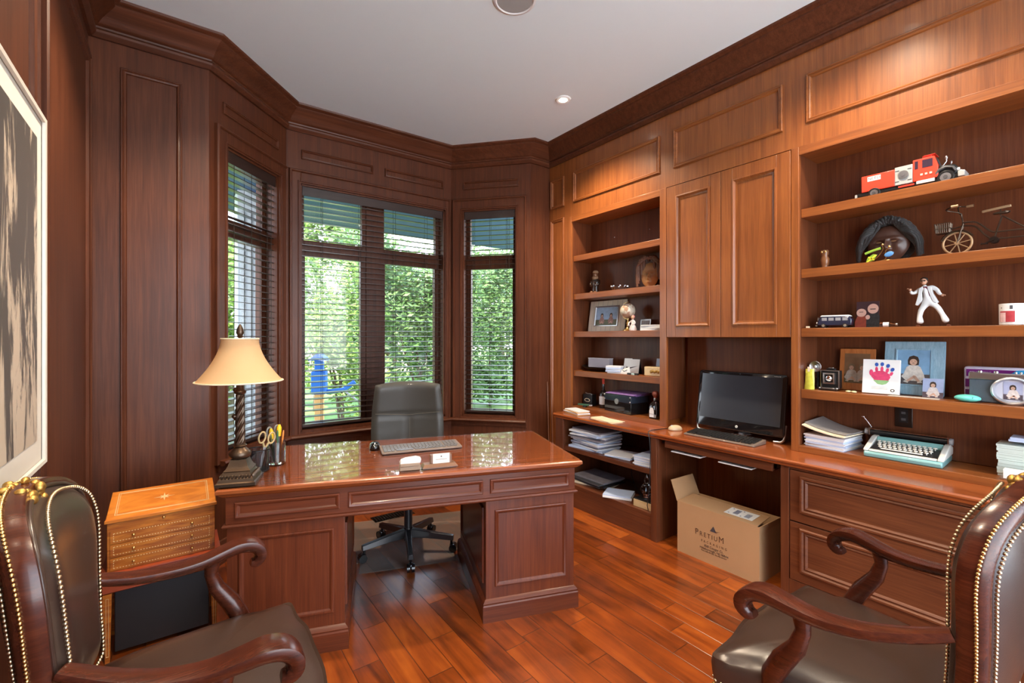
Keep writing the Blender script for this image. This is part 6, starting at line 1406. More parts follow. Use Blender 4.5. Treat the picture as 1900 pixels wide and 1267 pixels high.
m = MB(); m.prism([(-0.014, 0.196), (0.0, 0.196), (0.010, 0.160), (0.012, 0.134), (-0.012, 0.134), (-0.014, 0.160)], ((0, -0.0135, 0), (1, 0, 0), Z3, (0, -1, 0)), -0.010, 0.001); m.build('shirt', m_shirt, t, bevel=0.002)
m = MB(); m.ell((-0.013, -0.006, 0.222), (0.0125, 0.0135, 0.0165), 0, 16, 12); m.ell((-0.013, -0.020, 0.219), (0.003, 0.004, 0.004), 0, 8, 6); m.ell((-0.0255, -0.004, 0.220), (0.002, 0.003, 0.004), 0, 8, 6); m.ell((-0.0005, -0.004, 0.220), (0.002, 0.003, 0.004), 0, 8, 6); m.build('head', m_skin, t, smooth=70)
m = MB(); m.ell((-0.013, 0.001, 0.231), (0.0150, 0.0150, 0.0125), 0, 16, 10); m.ell((-0.013, 0.006, 0.222), (0.0145, 0.010, 0.015), 0, 12, 8); m.build('hair', m_hair, t, smooth=70)
m = MB(); m.box(-0.0235, -0.0145, -0.0205, -0.0185, 0.2215, 0.2265); m.box(-0.0125, -0.0035, -0.0205, -0.0185, 0.2215, 0.2265); m.box(-0.0145, -0.0125, -0.0200, -0.0190, 0.2245, 0.2255); m.build('dark_glasses', m_gloss, t)
for (hx0, hy0, hz0, dx) in ((0.058, -0.017, 0.149, 1), (-0.060, -0.024, 0.184, -1)):
    m = MB(); m.ell((hx0, hy0, hz0), (0.0055, 0.0045, 0.006), 0, 10, 8)
    for k in range(4): m.tube([(hx0+dx*0.003, hy0-0.002+0.0022*k-0.003, hz0+0.002), (hx0+dx*0.009, hy0-0.005+0.002*k, hz0+(0.001 if dx > 0 else 0.006)), (hx0+dx*(0.011-0.001*abs(k-1)), hy0-0.009+0.0015*k, hz0-(0.003 if dx > 0 else -0.004))], 0.0013, 6)
    m.tube([(hx0, hy0-0.003, hz0-0.002), (hx0+dx*0.004, hy0-0.009, hz0-0.003)], 0.0016, 6); m.build('hand', m_skin, t, smooth=60)
for (x, dx) in ((-0.030, -1), (0.074, 1)):
    m = MB(); m.ell((x+dx*0.004, -0.010, 0.0045), (0.008, 0.019, 0.0045), 0, 12, 6); m.build('shoe', plain('shoe_brown', (0.16, 0.05, 0.025), 0.3), t, smooth=60)
# mug
t = thing('mug', 'white mug with a red picture print at the right end of the third shelf', 'mug', (2.955, 0.318, S3), -PI/2)
m = MB(); m.lathe([(0.036, 0.0), (0.040, 0.003), (0.041, 0.094), (0.0385, 0.095), (0.037, 0.008), (0.001, 0.006)], 36, cap=False); m.lathe([(0.036, 0), (0.001, 0)], 36, cap=False); m.build('mug_body', plain('mug_white', (0.80, 0.79, 0.77), 0.12, coat=0.5), t, smooth=50)
m = MB(); m.tube(smooth_path([(0.040, 0, 0.078), (0.062, 0, 0.074), (0.066, 0, 0.048), (0.056, 0, 0.024), (0.039, 0, 0.018)]), 0.0055, 8, flat=1.3); m.build('handle', m_white, t, smooth=60)
def arc_patch(par, nm, mat, r, a0, a1, z0, z1): m = MB(); n = 10; m.loops([[(r*math.cos(a0+(a1-a0)*k/n), r*math.sin(a0+(a1-a0)*k/n), z) for k in range(n+1)] for z in (z0, z1)], 0, False, False, False); return m.build(nm, mat, par, smooth=60)
arc_patch(t, 'picture_print', plain('mug_red', (0.42, 0.05, 0.06), 0.3, var=0.4, vscale=60), 0.0415, -0.80*PI, -0.40*PI, 0.014, 0.062)
arc_patch(t, 'printed_figure', plain('mug_pink', (0.75, 0.5, 0.5), 0.3, var=0.3, vscale=80), 0.0417, -0.78*PI, -0.62*PI, 0.014, 0.055)
arc_patch(t, 'printed_emblem', m_dgrey, 0.0417, -0.52*PI, -0.45*PI, 0.070, 0.086); arc_patch(t, 'printed_emblem', m_dgrey, 0.0417, -0.76*PI, -0.72*PI, 0.074, 0.078)
ob('eraser', 'tiny white block at the very left end of the third shelf', 'small block', (2.90, 1.102, S3), (0.014, 0.018, 0.010), m_cream, 0.2)
# ---- fourth shelf, right bookcase
t = thing('yellow_packet', 'crumpled yellow-green packet at the left end of the fourth shelf', 'packet', (2.905, 1.095, S4), -PI/2)
m = MB(); rnd = random.Random(5); rings = []
for j in range(6):
    z = 0.115*j/5; rings.append([((0.024-0.003*j/5+rnd.uniform(-0.003, 0.003))*math.cos(2*PI*k/10), (0.010 if j < 5 else 0.004)*math.sin(2*PI*k/10)+rnd.uniform(-0.002, 0.002), z) for k in range(10)])
m.loops(rings); m.build('packet', plain('packet_yellow', (0.62, 0.62, 0.08), 0.3, var=0.35, vscale=60), t, smooth=20)
m = MB(); m.box(-0.006, 0.006, -0.0125, -0.0110, 0.10, 0.128); m.build('tab', m_cream, t)
t = thing('press_camera', 'miniature vintage press camera with a round flash reflector on the fourth shelf', 'camera', (2.965, 1.008, S4), -PI/2)
fb('camera_case', (-0.045, 0.045, -0.022, 0.022, 0.010, 0.110), m_black, t, 0.004)
m = MB(); m.mould(((0, -0.022, 0), (1, 0, 0), Z3, (0, -1, 0)), -0.046, 0.046, 0.010, 0.111, [(0, -0.002), (0, 0.004), (0.004, 0.005), (0.005, 0)]); m.build('edge_trim', m_silver, t)
m = MB(); m.mould(((0, -0.022, 0), (1, 0, 0), Z3, (0, -1, 0)), -0.028, 0.028, 0.036, 0.096, [(0, 0), (0, 0.018), (0.007, 0.020), (0.009, 0.010)]); m.build('lens_board', m_silver, t)
fb('bellows', (-0.020, 0.020, -0.030, -0.0225, 0.044, 0.088), m_black, t)
m = MB(); m.lathe([(0.016, 0), (0.016, 0.006), (0.010, 0.012), (0.006, 0.010)], 24, T=Matrix.Translation((0, -0.030, 0.066)) @ Matrix.Rotation(PI/2, 4, 'X')); m.build('lens', m_chrome, t, smooth=30)
fb('drop_bed', (-0.045, 0.045, -0.052, -0.023, 0.0, 0.008), m_steel_dark, t); fb('bed_rail', (-0.030, 0.030, -0.050, -0.026, 0.0085, 0.014), m_silver, t, 0.001); fb('carry_handle', (-0.022, 0.022, -0.010, 0.010, 0.1105, 0.120), m_black, t); fb('viewfinder', (-0.012, 0.012, -0.008, 0.008, 0.1205, 0.126), m_silver, t)
for s in (-1, 1): m = MB(); m.ell((s*0.042, -0.046, 0.012), 0.006); m.build('knob', m_chrome, t, smooth=60)
m = MB(); m.lathe([(0.006, 0.0), (0.028, 0.012), (0.031, 0.018), (0.029, 0.019), (0.012, 0.008)], 32, T=Matrix.Translation((-0.072, -0.006, 0.128)) @ Matrix.Rotation(PI/2, 4, 'X')); fr = m.build('flash_reflector', m_silver, t, smooth=40)
m = MB(); m.ell((-0.072, -0.018, 0.128), (0.008, 0.008, 0.008)); m.build('flash_bulb', m_white, fr, smooth=60); m = MB(); m.cyl((-0.066, -0.002, 0.0), (-0.066, -0.002, 0.110), 0.008, n=12); m.build('flash_tube', m_black, t); fb('flash_bracket', (-0.078, -0.0455, -0.006, 0.002, 0.100, 0.108), m_silver, t, 0)
t, T = standing('picture_frame', 'orange wooden picture frame of two children behind the handprint canvas', 'picture frame', (3.045, 0.915, S4), 7)
m = MB(); m.box(-0.083, 0.083, -0.006, 0.0, 0, 0.232, 0, T); m.build('frame_board', wood('frame_orange', (0.32, 0.09, 0.02), (0.48, 0.16, 0.04), (0.60, 0.24, 0.07), axis='z', scale=2), t, bevel=0.002)
photo_sheet('photo', 0.118, 0.165, t, T @ Matrix.Translation((0.0, -0.0070, 0.040)), 5, sky=(0.22, 0.12, 0.06), ground=(0.14, 0.10, 0.05), people=2, dress=(0.50, 0.44, 0.38), hair=(0.20, 0.14, 0.08))
t, T = standing('handprint_canvas', 'white canvas with a pink, blue and green child handprint leaning on the fourth shelf', 'painting', (2.935, 0.780, S4+0.0032), 9, -PI/2+0.04)
m = MB(); m.box(-0.077, 0.077, 0.0, 0.018, 0, 0.178, 0, T); cv = m.build('canvas', m_white, t, bevel=0.001)
m_pp = plain('paint_pink', (0.70, 0.06, 0.16), 0.5, var=0.35, vscale=60); m_pg = plain('paint_green', (0.25, 0.45, 0.20), 0.5, var=0.3, vscale=60); m_pb = plain('paint_blue', (0.03, 0.10, 0.42), 0.5, var=0.3, vscale=60)
def paint(poly, mat, nm, k=0): m = MB(); Fm = (T @ Vector((0, -0.0002-0.0004*k, 0)), Vector((1, 0, 0)), T.to_3x3() @ Vector((0, 0, 1)), T.to_3x3() @ Vector((0, -1, 0))); m.prism(poly, Fm, 0, 0.0005); m.build(nm, mat, cv)
paint([(-0.040, 0.088), (-0.034, 0.110), (-0.014, 0.118), (0.012, 0.118), (0.034, 0.104), (0.040, 0.086), (0.030, 0.066), (-0.022, 0.066)], m_pp, 'pink_palm')
paint([(-0.030, 0.070), (0.036, 0.070), (0.024, 0.052), (0.008, 0.046), (-0.012, 0.050)], m_pg, 'green_heel', 1)
for (x, z, a, L) in ((-0.018, 0.138, 0.05, 0.024), (0.004, 0.140, -0.04, 0.025), (0.026, 0.134, -0.22, 0.022), (0.043, 0.118, -0.42, 0.018)):
    ca, sa = math.cos(a), math.sin(a); P_ = [(x+ca*ux-sa*uz*-1*0-sa*uz, z+sa*ux+ca*uz) for ux, uz in [(0.0065*math.cos(q*PI/6), L*0.62*math.sin(q*PI/6)) for q in range(12)]]; paint([(p[0]-sa*0.013*-1*0, p[1]-0.013) for p in P_], m_pp, 'pink_finger')
    paint([(x+math.cos(a)*ux-math.sin(a)*(uz+L*0.55), z+math.sin(a)*ux+math.cos(a)*(uz+L*0.55)) for ux, uz in [(0.0078*math.cos(q*PI/6), 0.0105*math.sin(q*PI/6)) for q in range(12)]], m_pb, 'blue_fingertip', 1)
paint([(-0.040+0.008*math.cos(q*PI/6), 0.108+0.017*math.sin(q*PI/6)) for q in range(12)], m_pp, 'pink_thumb', 1)
paint([(0.050+0.009*math.cos(q*PI/8), 0.020+0.008*math.sin(q*PI/8)) for q in range(16)], m_ink, 'black_ring', 0); paint([(0.050+0.005*math.cos(q*PI/8), 0.020+0.0045*math.sin(q*PI/8)) for q in range(16)], m_white, 'ring_centre', 1)
for z in (0.036, 0.030, 0.024): paint([(-0.038, z), (0.030, z), (0.030, z+0.0012), (-0.038, z+0.0012)], m_grey, 'verse_line')
t, T = standing('picture_frame', 'wide distressed blue picture frame of a seated girl on the fourth shelf', 'picture frame', (3.03, 0.670, S4), 8)
m_bfr = wood('frame_blue', (0.16, 0.30, 0.40), (0.26, 0.44, 0.56), (0.42, 0.60, 0.70), axis='z', scale=3, blotch=0.2)
m = MB(); m.box(-0.120, 0.120, -0.010, 0.0, 0, 0.275, 0, T); m.build('frame_board', m_bfr, t, bevel=0.002)
Fm = (T @ Vector((0, -0.010, 0)), Vector((1, 0, 0)), T.to_3x3() @ Vector((0, 0, 1)), T.to_3x3() @ Vector((0, -1, 0)))
m = MB(); m.mould(Fm, -0.073, 0.073, 0.045, 0.238, [(0, 0), (0, 0.004), (0.006, 0.005), (0.009, 0.001)]); m.build('inner_frame', m_bfr, t)
photo_sheet('photo', 0.130, 0.176, t, T @ Matrix.Translation((0.0, -0.0115, 0.054)), 6, sky=(0.20, 0.38, 0.58), ground=(0.10, 0.09, 0.09), dress=(0.62, 0.58, 0.52))
t, T = standing('loose_photo', 'small loose photo of a seated girl leaning on the blue frame', 'photo', (2.955, 0.580, S4), 10)
photo_sheet('print', 0.076, 0.095, t, T, 7, sky=(0.35, 0.42, 0.62), ground=(0.10, 0.08, 0.10), dress=(0.64, 0.58, 0.56))
for i, (x, y, r) in enumerate(((2.895, 0.905, 0.014), (2.892, 0.880, 0.013))):
    m = MB(); m.ell((0, 0, 0.006), (r*0.8, r, 0.0055), 0, 16, 6); tag(m.build('candy', plain('candy_cream', (0.72, 0.66, 0.36), 0.3), None, loc=(x, y, S4), smooth=60), ['pale yellow sweet in front of the press camera, left one of a pair', 'pale yellow sweet in front of the orange frame, right one of a pair'][i], 'sweet')
t = thing('painted_stone', 'turquoise painted stone with dark scribble on the fourth shelf', 'stone', (2.915, 0.452, S4), -PI/2)
m = MB(); m.ell((0, 0, 0.017), (0.045, 0.030, 0.0168), 0, 28, 14); m.build('stone', plain('stone_teal', (0.14, 0.60, 0.52), 0.35), t, smooth=80)
m = MB()
for (x0, z0) in ((-0.018, 0.024), (-0.008, 0.026), (0.004, 0.026), (0.014, 0.025)): m.tube(smooth_path([(x0, -0.027, z0-0.006), (x0+0.002, -0.0225, z0), (x0+0.007, -0.0235, z0-0.001), (x0+0.006, -0.0285, z0-0.007)]), 0.0008, 4)
m.build('scribble', m_ink, t)
ob('flat_leaflet', 'thin pale leaflet lying under the small photo and the stone', 'leaflet', (2.90, 0.640, S4), (0.045, 0.19, 0.003), plain('leaflet', (0.55, 0.48, 0.40), 0.5, var=0.3, vscale=30), 0.06)
# purple cylinder box, cassette style
t = thing('purple_carton', 'purple, white and blue printed carton lying behind the camera-shaped frame', 'carton', (3.03, 0.33, S4), -PI/2)
m = MB(); prof = [(0.040*math.cos(a), 0.075+0.075*math.sin(a)) for a in [-PI/2+PI*k/14 for k in range(15)]]
m.box(-0.15, 0.15, -0.015, 0.035, 0, 0.158); m.build('carton_body', plain('carton_lilac', (0.62, 0.58, 0.72), 0.3), t, bevel=0.010)
m_purp = plain('carton_purple', (0.16, 0.015, 0.16), 0.3)
for (z0, z1, x0, x1) in ((0.112, 0.146, -0.142, 0.02), (0.062, 0.100, -0.145, -0.05), (0.010, 0.050, -0.145, -0.05)): fb('purple_band', (x0, x1, -0.0160, -0.0151, z0, z1), m_purp, t, 0)
m = MB(); m.prism([(-0.02, 0.112), (0.06, 0.112), (0.06, 0.152), (0.02, 0.146)], ((0, -0.0162, 0), (1, 0, 0), Z3, (0, -1, 0)), 0, 0.0008); m.build('blue_swoop', plain('carton_blue', (0.03, 0.30, 0.60), 0.3), t)
text('45', 0.026, m_white, t, (-0.092, -0.0163, 0.081), (PI/2, 0, 0)); text('COLOUR PRINT', 0.010, m_white, t, (-0.095, -0.0163, 0.132), (PI/2, 0, 0)); text('C', 0.04, m_ink, t, (0.122, -0.0156, 0.128), (PI/2, 0, 0))
# camera-shaped picture frame
t = thing('camera_frame', 'silver camera-shaped picture frame with an oval portrait of a girl', 'picture frame', (2.945, 0.335, S4), -PI/2)
fb('leatherette_body', (-0.115, 0.13, -0.010, 0.012, 0.004, 0.105), plain('leatherette', (0.06, 0.08, 0.10), 0.5, bump=0.5, bscale=300), t, 0.003)
fb('top_plate', (-0.117, 0.132, -0.013, 0.015, 0.1055, 0.135), m_silver, t, 0.003)
for x in (-0.080, -0.030, 0.03, 0.045): m = MB(); m.cyl((x, 0, 0.1355), (x, 0, 0.143), 0.008 if x < 0 else 0.004, n=14); m.build('dial', m_chrome, t)
m = MB(); rings = []
for (a, b_, y) in ((0.066, 0.058, -0.0105), (0.068, 0.060, -0.024), (0.062, 0.054, -0.028), (0.056, 0.048, -0.022), (0.055, 0.047, -0.0115)): rings.append([(0.022+a*math.cos(2*PI*k/48), y, 0.061+b_*math.sin(2*PI*k/48)) for k in range(48)])
m.loops(rings, 0, True, False, False); m.build('oval_rim', plain('pewter', (0.50, 0.52, 0.55), 0.3, metal=0.8), t, smooth=50)
m = MB(); m.prism([(0.022+0.055*math.cos(2*PI*k/36), 0.061+0.047*math.sin(2*PI*k/36)) for k in range(36)], ((0, -0.0106, 0), (1, 0, 0), Z3, (0, -1, 0)), 0, 0.0008); m.build('mat_oval', plain('oval_mat', (0.58, 0.58, 0.66), 0.5), t)
photo_sheet('portrait', 0.058, 0.078, t, Matrix.Translation((0.022, -0.0122, 0.022)), 8, sky=(0.42, 0.44, 0.60), ground=(0.10, 0.08, 0.10), dress=(0.62, 0.55, 0.52))
# ---- on the bookcase base board
pile('paper_pile', 'sagging stack of papers under grey sheets left of the typewriter', 'paper pile', (2.965, 1.00, S5), 9, 0.205, 0.215, 0.0075, [m_bpaper, m_paper, m_paper], 0.004, 0.05, -0.1, 31)
# curled cover sheets resting on the stack
t = thing('curled_sheets', 'curled cream and grey cover sheets on top of the paper stack left of the typewriter', 'papers', (2.960, 1.00, S5+0.078), -0.1)
for i, (mat, dz, x0) in enumerate(((m_cream, 0.0, -0.115), (plain('grey_sheet', (0.26, 0.24, 0.23), 0.5), 0.010, -0.085))):
    m = MB(); N = 10; rings = []
    for k in range(N+1):
        y = 0.105-0.21*k/N; z = dz+0.035*(k/N-1)**2*(1 if True else 0)
        rings.append([(x0, y, z), (0.12, y, z+0.015*(k/N-1)**2), (0.12, y, z+0.015*(k/N-1)**2+0.006), (x0, y, z+0.006)])
    m.loops(rings); m.build('sheet', mat, t, smooth=30)
# typewriter
t = thing('typewriter', 'pale teal and cream portable typewriter with round white keys', 'typewriter', (2.985, 0.680, S5), -PI/2+0.03)   # local -Y = keyboard side
m_teal = plain('typewriter_teal', (0.20, 0.42, 0.42), 0.3, coat=0.3); m_twc = plain('typewriter_cream', (0.62, 0.62, 0.58), 0.35)
m = MB(); pr_ = [(-0.130, 0.0), (-0.134, 0.018), (-0.128, 0.030), (0.090, 0.034), (0.105, 0.028), (0.105, 0.0)]
m.prism(pr_, ((-0.150, 0, 0), (0, 1, 0), Z3, (1, 0, 0)), 0, 0.300); m.build('base_shell', m_teal, t, bevel=0.006)
m = MB(); m.prism([(-0.129, 0.0305), (-0.110, 0.034), (0.015, 0.034), (0.015, 0.0345)], ((-0.147, 0, 0), (0, 1, 0), Z3, (1, 0, 0)), 0, 0.294)
m = MB()
for s in (-1, 1): 
    m = MB(); m.prism([(-0.128, 0.0305), (0.098, 0.0345), (0.098, 0.070), (0.060, 0.086), (0.020, 0.084), (-0.118, 0.040)], ((s*0.150, 0, 0), (0, 1, 0), Z3, (s, 0, 0)), -0.020, 0.004); m.build('side_cheek', m_twc, t, bevel=0.004)
m = MB(); m.prism([(-0.128, 0.031), (-0.108, 0.0345), (-0.108, 0.040), (-0.122, 0.038)], ((-0.129, 0, 0), (0, 1, 0), Z3, (1, 0, 0)), 0, 0.258); m.build('front_lip', m_twc, t, bevel=0.002)
m = MB(); m.prism([(-0.107, 0.0345), (0.010, 0.0345), (0.010, 0.060), (-0.107, 0.042)], ((-0.128, 0, 0), (0, 1, 0), Z3, (1, 0, 0)), 0, 0.256); m.build('key_well', m_black, t)
m = MB(); m.prism([(0.0105, 0.035), (0.040, 0.035), (0.040, 0.084), (0.028, 0.086), (0.0105, 0.070)], ((-0.129, 0, 0), (0, 1, 0), Z3, (1, 0, 0)), 0, 0.258); m.build('ribbon_cover', m_teal, t, bevel=0.003)
m = MB(); m.box(-0.09, 0.09, 0.0405, 0.060, 0.060, 0.082); m.build('type_basket', m_black, t)
m_key = plain('key_white', (0.78, 0.74, 0.66), 0.3)
for r, (n, y, z, off) in enumerate(((12, -0.012, 0.070, 0.0), (11, -0.036, 0.065, 0.008), (11, -0.060, 0.060, 0.012), (10, -0.084, 0.055, 0.020))):
    for k in range(n):
        x = -0.112+off+0.0198*k
        m = MB(); m.lathe([(0.003, -0.012), (0.003, -0.004), (0.0078, -0.003), (0.0085, 0.0), (0.0070, 0.0015)], 12, (x, y, z)); m.build('key', m_key, t, smooth=50)
m = MB(); m.box(-0.085, 0.075, -0.106, -0.096, 0.0445, 0.0505); m.build('space_bar', m_twc, t, bevel=0.002)
m = MB(); m.cyl((-0.175, 0.070, 0.098), (0.145, 0.070, 0.098), 0.016, n=24); m.build('platen', m_black, t, smooth=40)
for x0, x1 in ((-0.192, -0.1755), (0.1455, 0.158)): m = MB(); m.cyl((x0, 0.070, 0.098), (x1, 0.070, 0.098), 0.017, n=20); m.build('platen_knob', m_grey, t, smooth=40)
m = MB(); m.cyl((-0.170, 0.050, 0.116), (0.150, 0.050, 0.116), 0.0035, n=10); m.box(-0.172, -0.166, 0.045, 0.090, 0.085, 0.122); m.box(0.140, 0.146, 0.045, 0.090, 0.085, 0.122); m.build('paper_bail', m_chrome, t)
m = MB(); m.tube([(-0.168, 0.085, 0.118), (-0.185, 0.075, 0.150), (-0.198, 0.065, 0.172)], 0.0025, 6); m.ell((-0.201, 0.063, 0.176), (0.008, 0.006, 0.005)); m.build('return_lever', m_chrome, t, smooth=60)
m = MB(); m.box(-0.165, 0.140, 0.060, 0.100, 0.0865, 0.0890); m.build('carriage_rail', m_steel_dark, t)
# card stack & box at the far right
pile('card_stack', 'tall neat stack of pale grey-green cards at the right end of the worktop', 'card stack', (3.00, 0.27, S5), 12, 0.19, 0.13, 0.0125, [plain('pale_green_card', (0.58, 0.66, 0.60), 0.7)], 0.002, 0.01, 0.0, 41)
pile('blue_folders', 'small blue folders lying on top of the pale card stack', 'folders', (2.995, 0.265, S5+0.155), 2, 0.13, 0.10, 0.008, [m_bpaper], 0.006, 0.05, 0.0, 42)
ob('label_box', 'small white box in front of the pale card stack', 'box', (2.885, 0.27, S5), (0.04, 0.13, 0.045), m_white, 0.0, parts=[('base_strip', (-0.024, 0.024, -0.07, 0.075, -0.0001, 0.006), m_walnut)])
# ================================================================== outside the bay
def grass_mat(name, a, b_, c, sc):
    m, n, l, b = newmat(name); tc = n.new('ShaderNodeTexCoord')
    n1 = n.new('ShaderNodeTexNoise'); n1.inputs['Scale'].default_value = sc; n1.inputs['Detail'].default_value = 8; l.new(tc.outputs['Object'], n1.inputs['Vector'])
    r = n.new('ShaderNodeValToRGB'); e = r.color_ramp.elements; e[0].position = 0.3; e[0].color = (*a, 1); e[1].position = 0.7; e[1].color = (*c, 1); x = e.new(0.5); x.color = (*b_, 1)
    l.new(n1.outputs['Fac'], r.inputs[0]); l.new(r.outputs[0], b.inputs['Base Color']); b.inputs['Roughness'].default_value = 0.8
    return m
m_lawn = grass_mat('lawn_grass', (0.06, 0.13, 0.018), (0.13, 0.23, 0.04), (0.22, 0.32, 0.07), 1.4)
g = MB(); g.box(-30, 40, 3.95, 60, -0.62, -0.50); o = g.build('lawn', m_lawn); struct(o)
def leaf_mat(name, base, tint):
    m, n, l, b = newmat(name); tc = n.new('ShaderNodeTexCoord'); nz = n.new('ShaderNodeTexNoise'); nz.inputs['Scale'].default_value = 9; nz.inputs['Detail'].default_value = 3
    l.new(tc.outputs['Object'], nz.inputs['Vector']); mx = n.new('ShaderNodeMix'); mx.data_type = 'RGBA'
    mx.inputs[6].default_value = (*base, 1); mx.inputs[7].default_value = (*tint, 1); l.new(nz.outputs['Fac'], mx.inputs[0]); l.new(mx.outputs[2], b.inputs['Base Color'])
    b.inputs['Roughness'].default_value = 0.5
    out = n['Material Output']; tr = n.new('ShaderNodeBsdfTranslucent'); l.new(mx.outputs[2], tr.inputs[0]); ms = n.new('ShaderNodeMixShader'); ms.inputs[0].default_value = 0.35
    l.new(b.outputs[0], ms.inputs[1]); l.new(tr.outputs[0], ms.inputs[2]); l.new(ms.outputs[0], out.inputs[0])
    return m
LEAF = [leaf_mat('leaf_bright', (0.10, 0.20, 0.03), (0.30, 0.42, 0.10)), leaf_mat('leaf_mid', (0.06, 0.13, 0.03), (0.18, 0.29, 0.08)), leaf_mat('leaf_dark', (0.035, 0.08, 0.03), (0.10, 0.18, 0.06))]
m_bark = plain('bark', (0.10, 0.07, 0.05), 0.9, bump=0.5, bscale=30)
def tree(name, label, cat, x, y, blobs, trunk, mi, nleaf, ls, group=None, seed=1):
    rnd = random.Random(seed); t = thing(name, label, cat, (x, y, -0.5), 0, group)
    vs = []; fs = []
    tot = sum(b[3]*b[4]*b[5] for b in blobs)
    for (bx, by, bz, rx, ry, rz) in blobs:
        for i in range(int(nleaf*rx*ry*rz/tot)):
            while True:
                p = Vector((rnd.uniform(-1, 1), rnd.uniform(-1, 1), rnd.uniform(-1, 1)))
                if 0.35 < p.length < 1: break
            p = p*(0.75+0.25*math.sin(7*p.x+3*p.z+bx)) if rnd.random() < 0.8 else p
            c = Vector((bx+p.x*rx, by+p.y*ry, bz+p.z*rz))
            a = Vector((rnd.uniform(-1, 1), rnd.uniform(-1, 1), rnd.uniform(-0.6, 0.6))).normalized(); b_ = a.orthogonal().normalized()
            s = ls*rnd.uniform(0.6, 1.3); k = len(vs)
            vs += [c-a*s, c+b_*s*0.45, c+a*s, c-b_*s*0.45]; fs.append((k, k+1, k+2, k+3))
    m = MB(); m.add(vs, fs); m.build('foliage', LEAF[mi], t, smooth=None)
    m = MB(); h = min(b[2] for b in blobs)
    m.tube([(0, 0, 0), (0.05, 0, h*0.6), (0, 0.03, h+0.3)], [trunk*1.3, trunk, trunk*0.6], 8)
    for k in range(5):
        bl = blobs[k % len(blobs)]; m.tube([(0, 0.02, h*0.5+0.1*k), (bl[0]*0.5, bl[1]*0.5, (h*0.5+bl[2])/2+0.2), (bl[0], bl[1], bl[2])], [trunk*0.6, trunk*0.35, trunk*0.15], 6)
    m.build('trunk', m_bark, t)
    return t
tree('shrub', 'bright leafy shrub close outside the centre window, left half', 'shrub', 2.05, 7.4, [(-0.2, 0, 1.9, 0.75, 0.6, 0.9), (0.35, 0.1, 1.2, 0.6, 0.5, 0.7), (-0.5, 0.2, 2.9, 0.6, 0.5, 0.6), (0.3, 0.3, 2.6, 0.5, 0.5, 0.7)], 0.03, 0, 7000, 0.045, seed=3)
tree('tree', 'tall light green tree behind the close shrub, left part of the centre window', 'tree', 2.9, 12.5, [(0, 0, 4.6, 1.5, 1.0, 1.5), (-1.2, 0, 3.6, 1.0, 0.8, 1.0), (1.2, 0, 5.2, 1.1, 0.8, 1.1), (0, 0, 2.4, 1.0, 0.7, 0.9)], 0.08, 0, 7000, 0.085, seed=15)
tree('tree', 'green tree outside filling the right half of the centre window', 'tree', 4.1, 9.0, [(0, 0, 2.5, 1.2, 1.0, 1.2), (-1.0, 0, 3.5, 0.9, 0.8, 0.9), (0.9, 0, 3.4, 1.0, 0.8, 1.0), (0.2, 0.2, 1.3, 1.0, 0.6, 0.6)], 0.05, 1, 9000, 0.07, seed=5)
tree('tree', 'leafy tree seen outside through the narrow right bay window', 'tree', 7.0, 10.6, [(0, 0, 2.2, 1.4, 1.2, 1.2), (-0.6, 0, 0.8, 1.2, 0.8, 0.7), (0.8, 0.3, 0.9, 1.2, 0.8, 0.8), (0, 0, 3.6, 1.3, 1.0, 1.0), (0.1, -0.2, 0.6, 1.2, 0.7, 0.6)], 0.05, 1, 13000, 0.065, seed=8)
tree('tree', 'pale green tree seen outside through the left bay window', 'tree', 0.75, 10.0, [(0, 0, 2.4, 1.3, 1.0, 1.3), (0.7, 0, 3.4, 0.9, 0.8, 0.9), (-0.6, 0, 1.2, 1.0, 0.8, 0.8)], 0.07, 0, 6000, 0.07, seed=9)
for i, (x, y, sc, mi) in enumerate(((-5.2, 16, 1.1, 1), (0.9, 17, 1.0, 0), (6.9, 17.5, 1.0, 2), (13.2, 19, 1.2, 1), (19, 17, 1.2, 0), (18.5, 9.5, 1.1, 1), (25.5, 12, 1.2, 2))):
    lab = ['broad tree far left across the lawn', 'light green tree across the lawn behind the blue playset', 'dark tree across the lawn beside the distant house', 'mid green tree across the lawn right of the distant house',
           'light tree across the lawn behind the right bay window', 'green tree at the far right across the lawn', 'dark tree at the far right edge near the house wall'][i]
    tree('tree', lab, 'tree', x, y, [(0, 0, 3.0*sc, 2.2*sc, 1.6*sc, 1.9*sc), (-1.4*sc, 0, 2.0*sc, 1.3*sc, 1.0*sc, 1.1*sc), (1.5*sc, 0, 2.2*sc, 1.3*sc, 1.0*sc, 1.2*sc), (0, 0, 4.6*sc, 1.5*sc, 1.2*sc, 1.1*sc)], 0.16, mi, 6000, 0.15, seed=20+i)
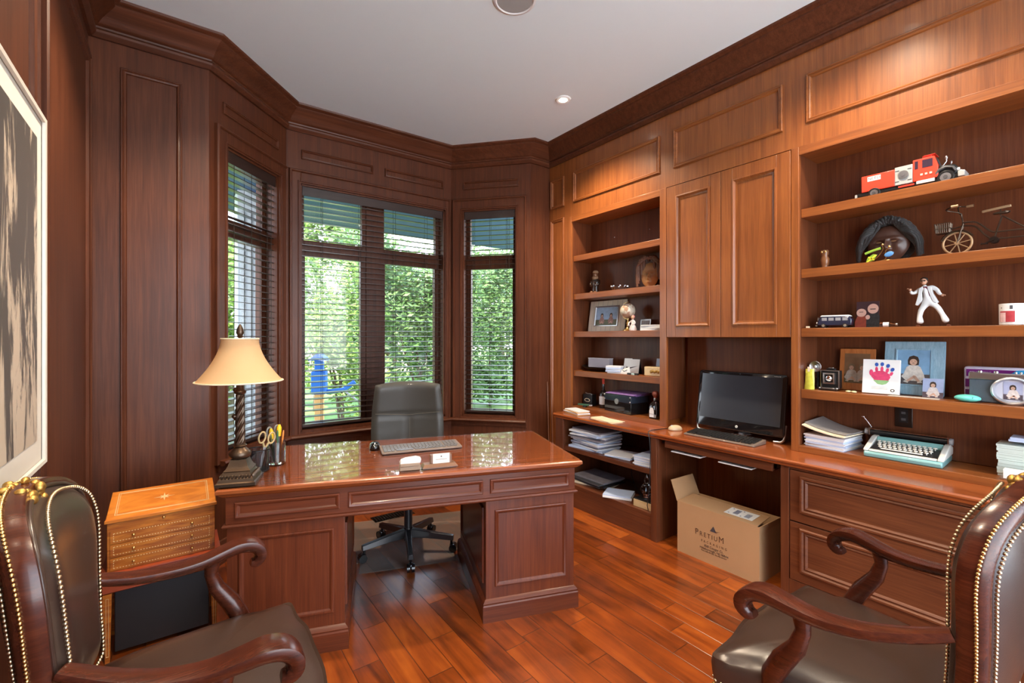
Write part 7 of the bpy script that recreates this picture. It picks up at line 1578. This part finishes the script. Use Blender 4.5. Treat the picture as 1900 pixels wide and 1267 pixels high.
# distant house
t = thing('house', 'distant grey house with a pale roof behind the trees', 'house', (9.0, 24.0, -0.5))
m = MB(); m.box(-3.5, 3.5, 0, 4, 0, 3.2); m.build('walls', plain('house_brick', (0.42, 0.34, 0.29), 0.8), t)
m = MB(); m.prism([(-3.9, 3.1), (3.9, 3.1), (0, 5.6)], ((0, -0.4, 0), (1, 0, 0), (0, 0, 1), (0, -1, 0)), 0, -4.8); m.build('roof', plain('roof_shingle', (0.40, 0.38, 0.38), 0.9), t)
for x in (-2.2, 0.2, 2.2):
    m = MB(); m.box(x-0.5, x+0.5, -0.05, 0.02, 0.8, 2.4); m.build('window', m_dgrey, t)
# blue playset
m_blue = plain('play_blue', (0.02, 0.13, 0.50), 0.4); m_postw = plain('post_wood', (0.55, 0.30, 0.12), 0.7)
t = thing('garden_box', 'bright blue box with a side arm on an orange wooden post outside the centre window', 'garden box', (1.42, 6.0, -0.5), -0.4)
m = MB(); m.box(-0.05, 0.05, -0.05, 0.05, 0, 1.20); m.build('post', m_postw, t, bevel=0.005)
m = MB(); m.box(-0.085, 0.085, -0.08, 0.08, 1.2001, 1.48); m.box(-0.05, 0.05, -0.05, 0.05, 1.48, 1.62); m.build('box_body', m_blue, t, bevel=0.008)
m = MB(); m.prism([(-0.11, 1.6201), (0.11, 1.6201), (0.0, 1.71)], ((0, -0.14, 0), (1, 0, 0), (0, 0, 1), (0, -1, 0)), 0, -0.28); m.build('lid', m_blue, t)
m = MB(); m.tube([(0.08, 0, 1.22), (0.28, 0, 1.24), (0.42, 0, 1.34)], 0.03, 8); m.build('side_arm', m_blue, t)
m = MB(); m.tube([(0.30, 0, 1.22), (0.62, 0.05, 0.95), (0.95, 0.1, 0.62)], 0.012, 6); m.build('chain_rail', m_grey, t)
# porch soffit and fluted column by the left bay window
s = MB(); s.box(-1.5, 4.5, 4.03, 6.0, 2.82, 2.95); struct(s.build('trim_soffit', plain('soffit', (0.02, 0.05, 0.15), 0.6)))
m_col = plain('column_paint', (0.42, 0.46, 0.50), 0.6)
t = thing('porch_column', 'grey fluted square porch column outside the left bay window', 'column', (0.585, 5.2, -0.5))
m = MB(); m.box(-0.13, 0.13, -0.13, 0.13, 0, 3.32); m.build('shaft', m_col, t, bevel=0.01)
m = MB(); m.box(-0.17, 0.17, -0.17, 0.17, 0, 0.25); m.build('base', m_col, t, bevel=0.01)
for k in range(4):
    m = MB(); m.box(-0.10+0.06*k, -0.075+0.06*k, -0.145, -0.13, 0.35, 3.1); m.build('flute', m_col, t)
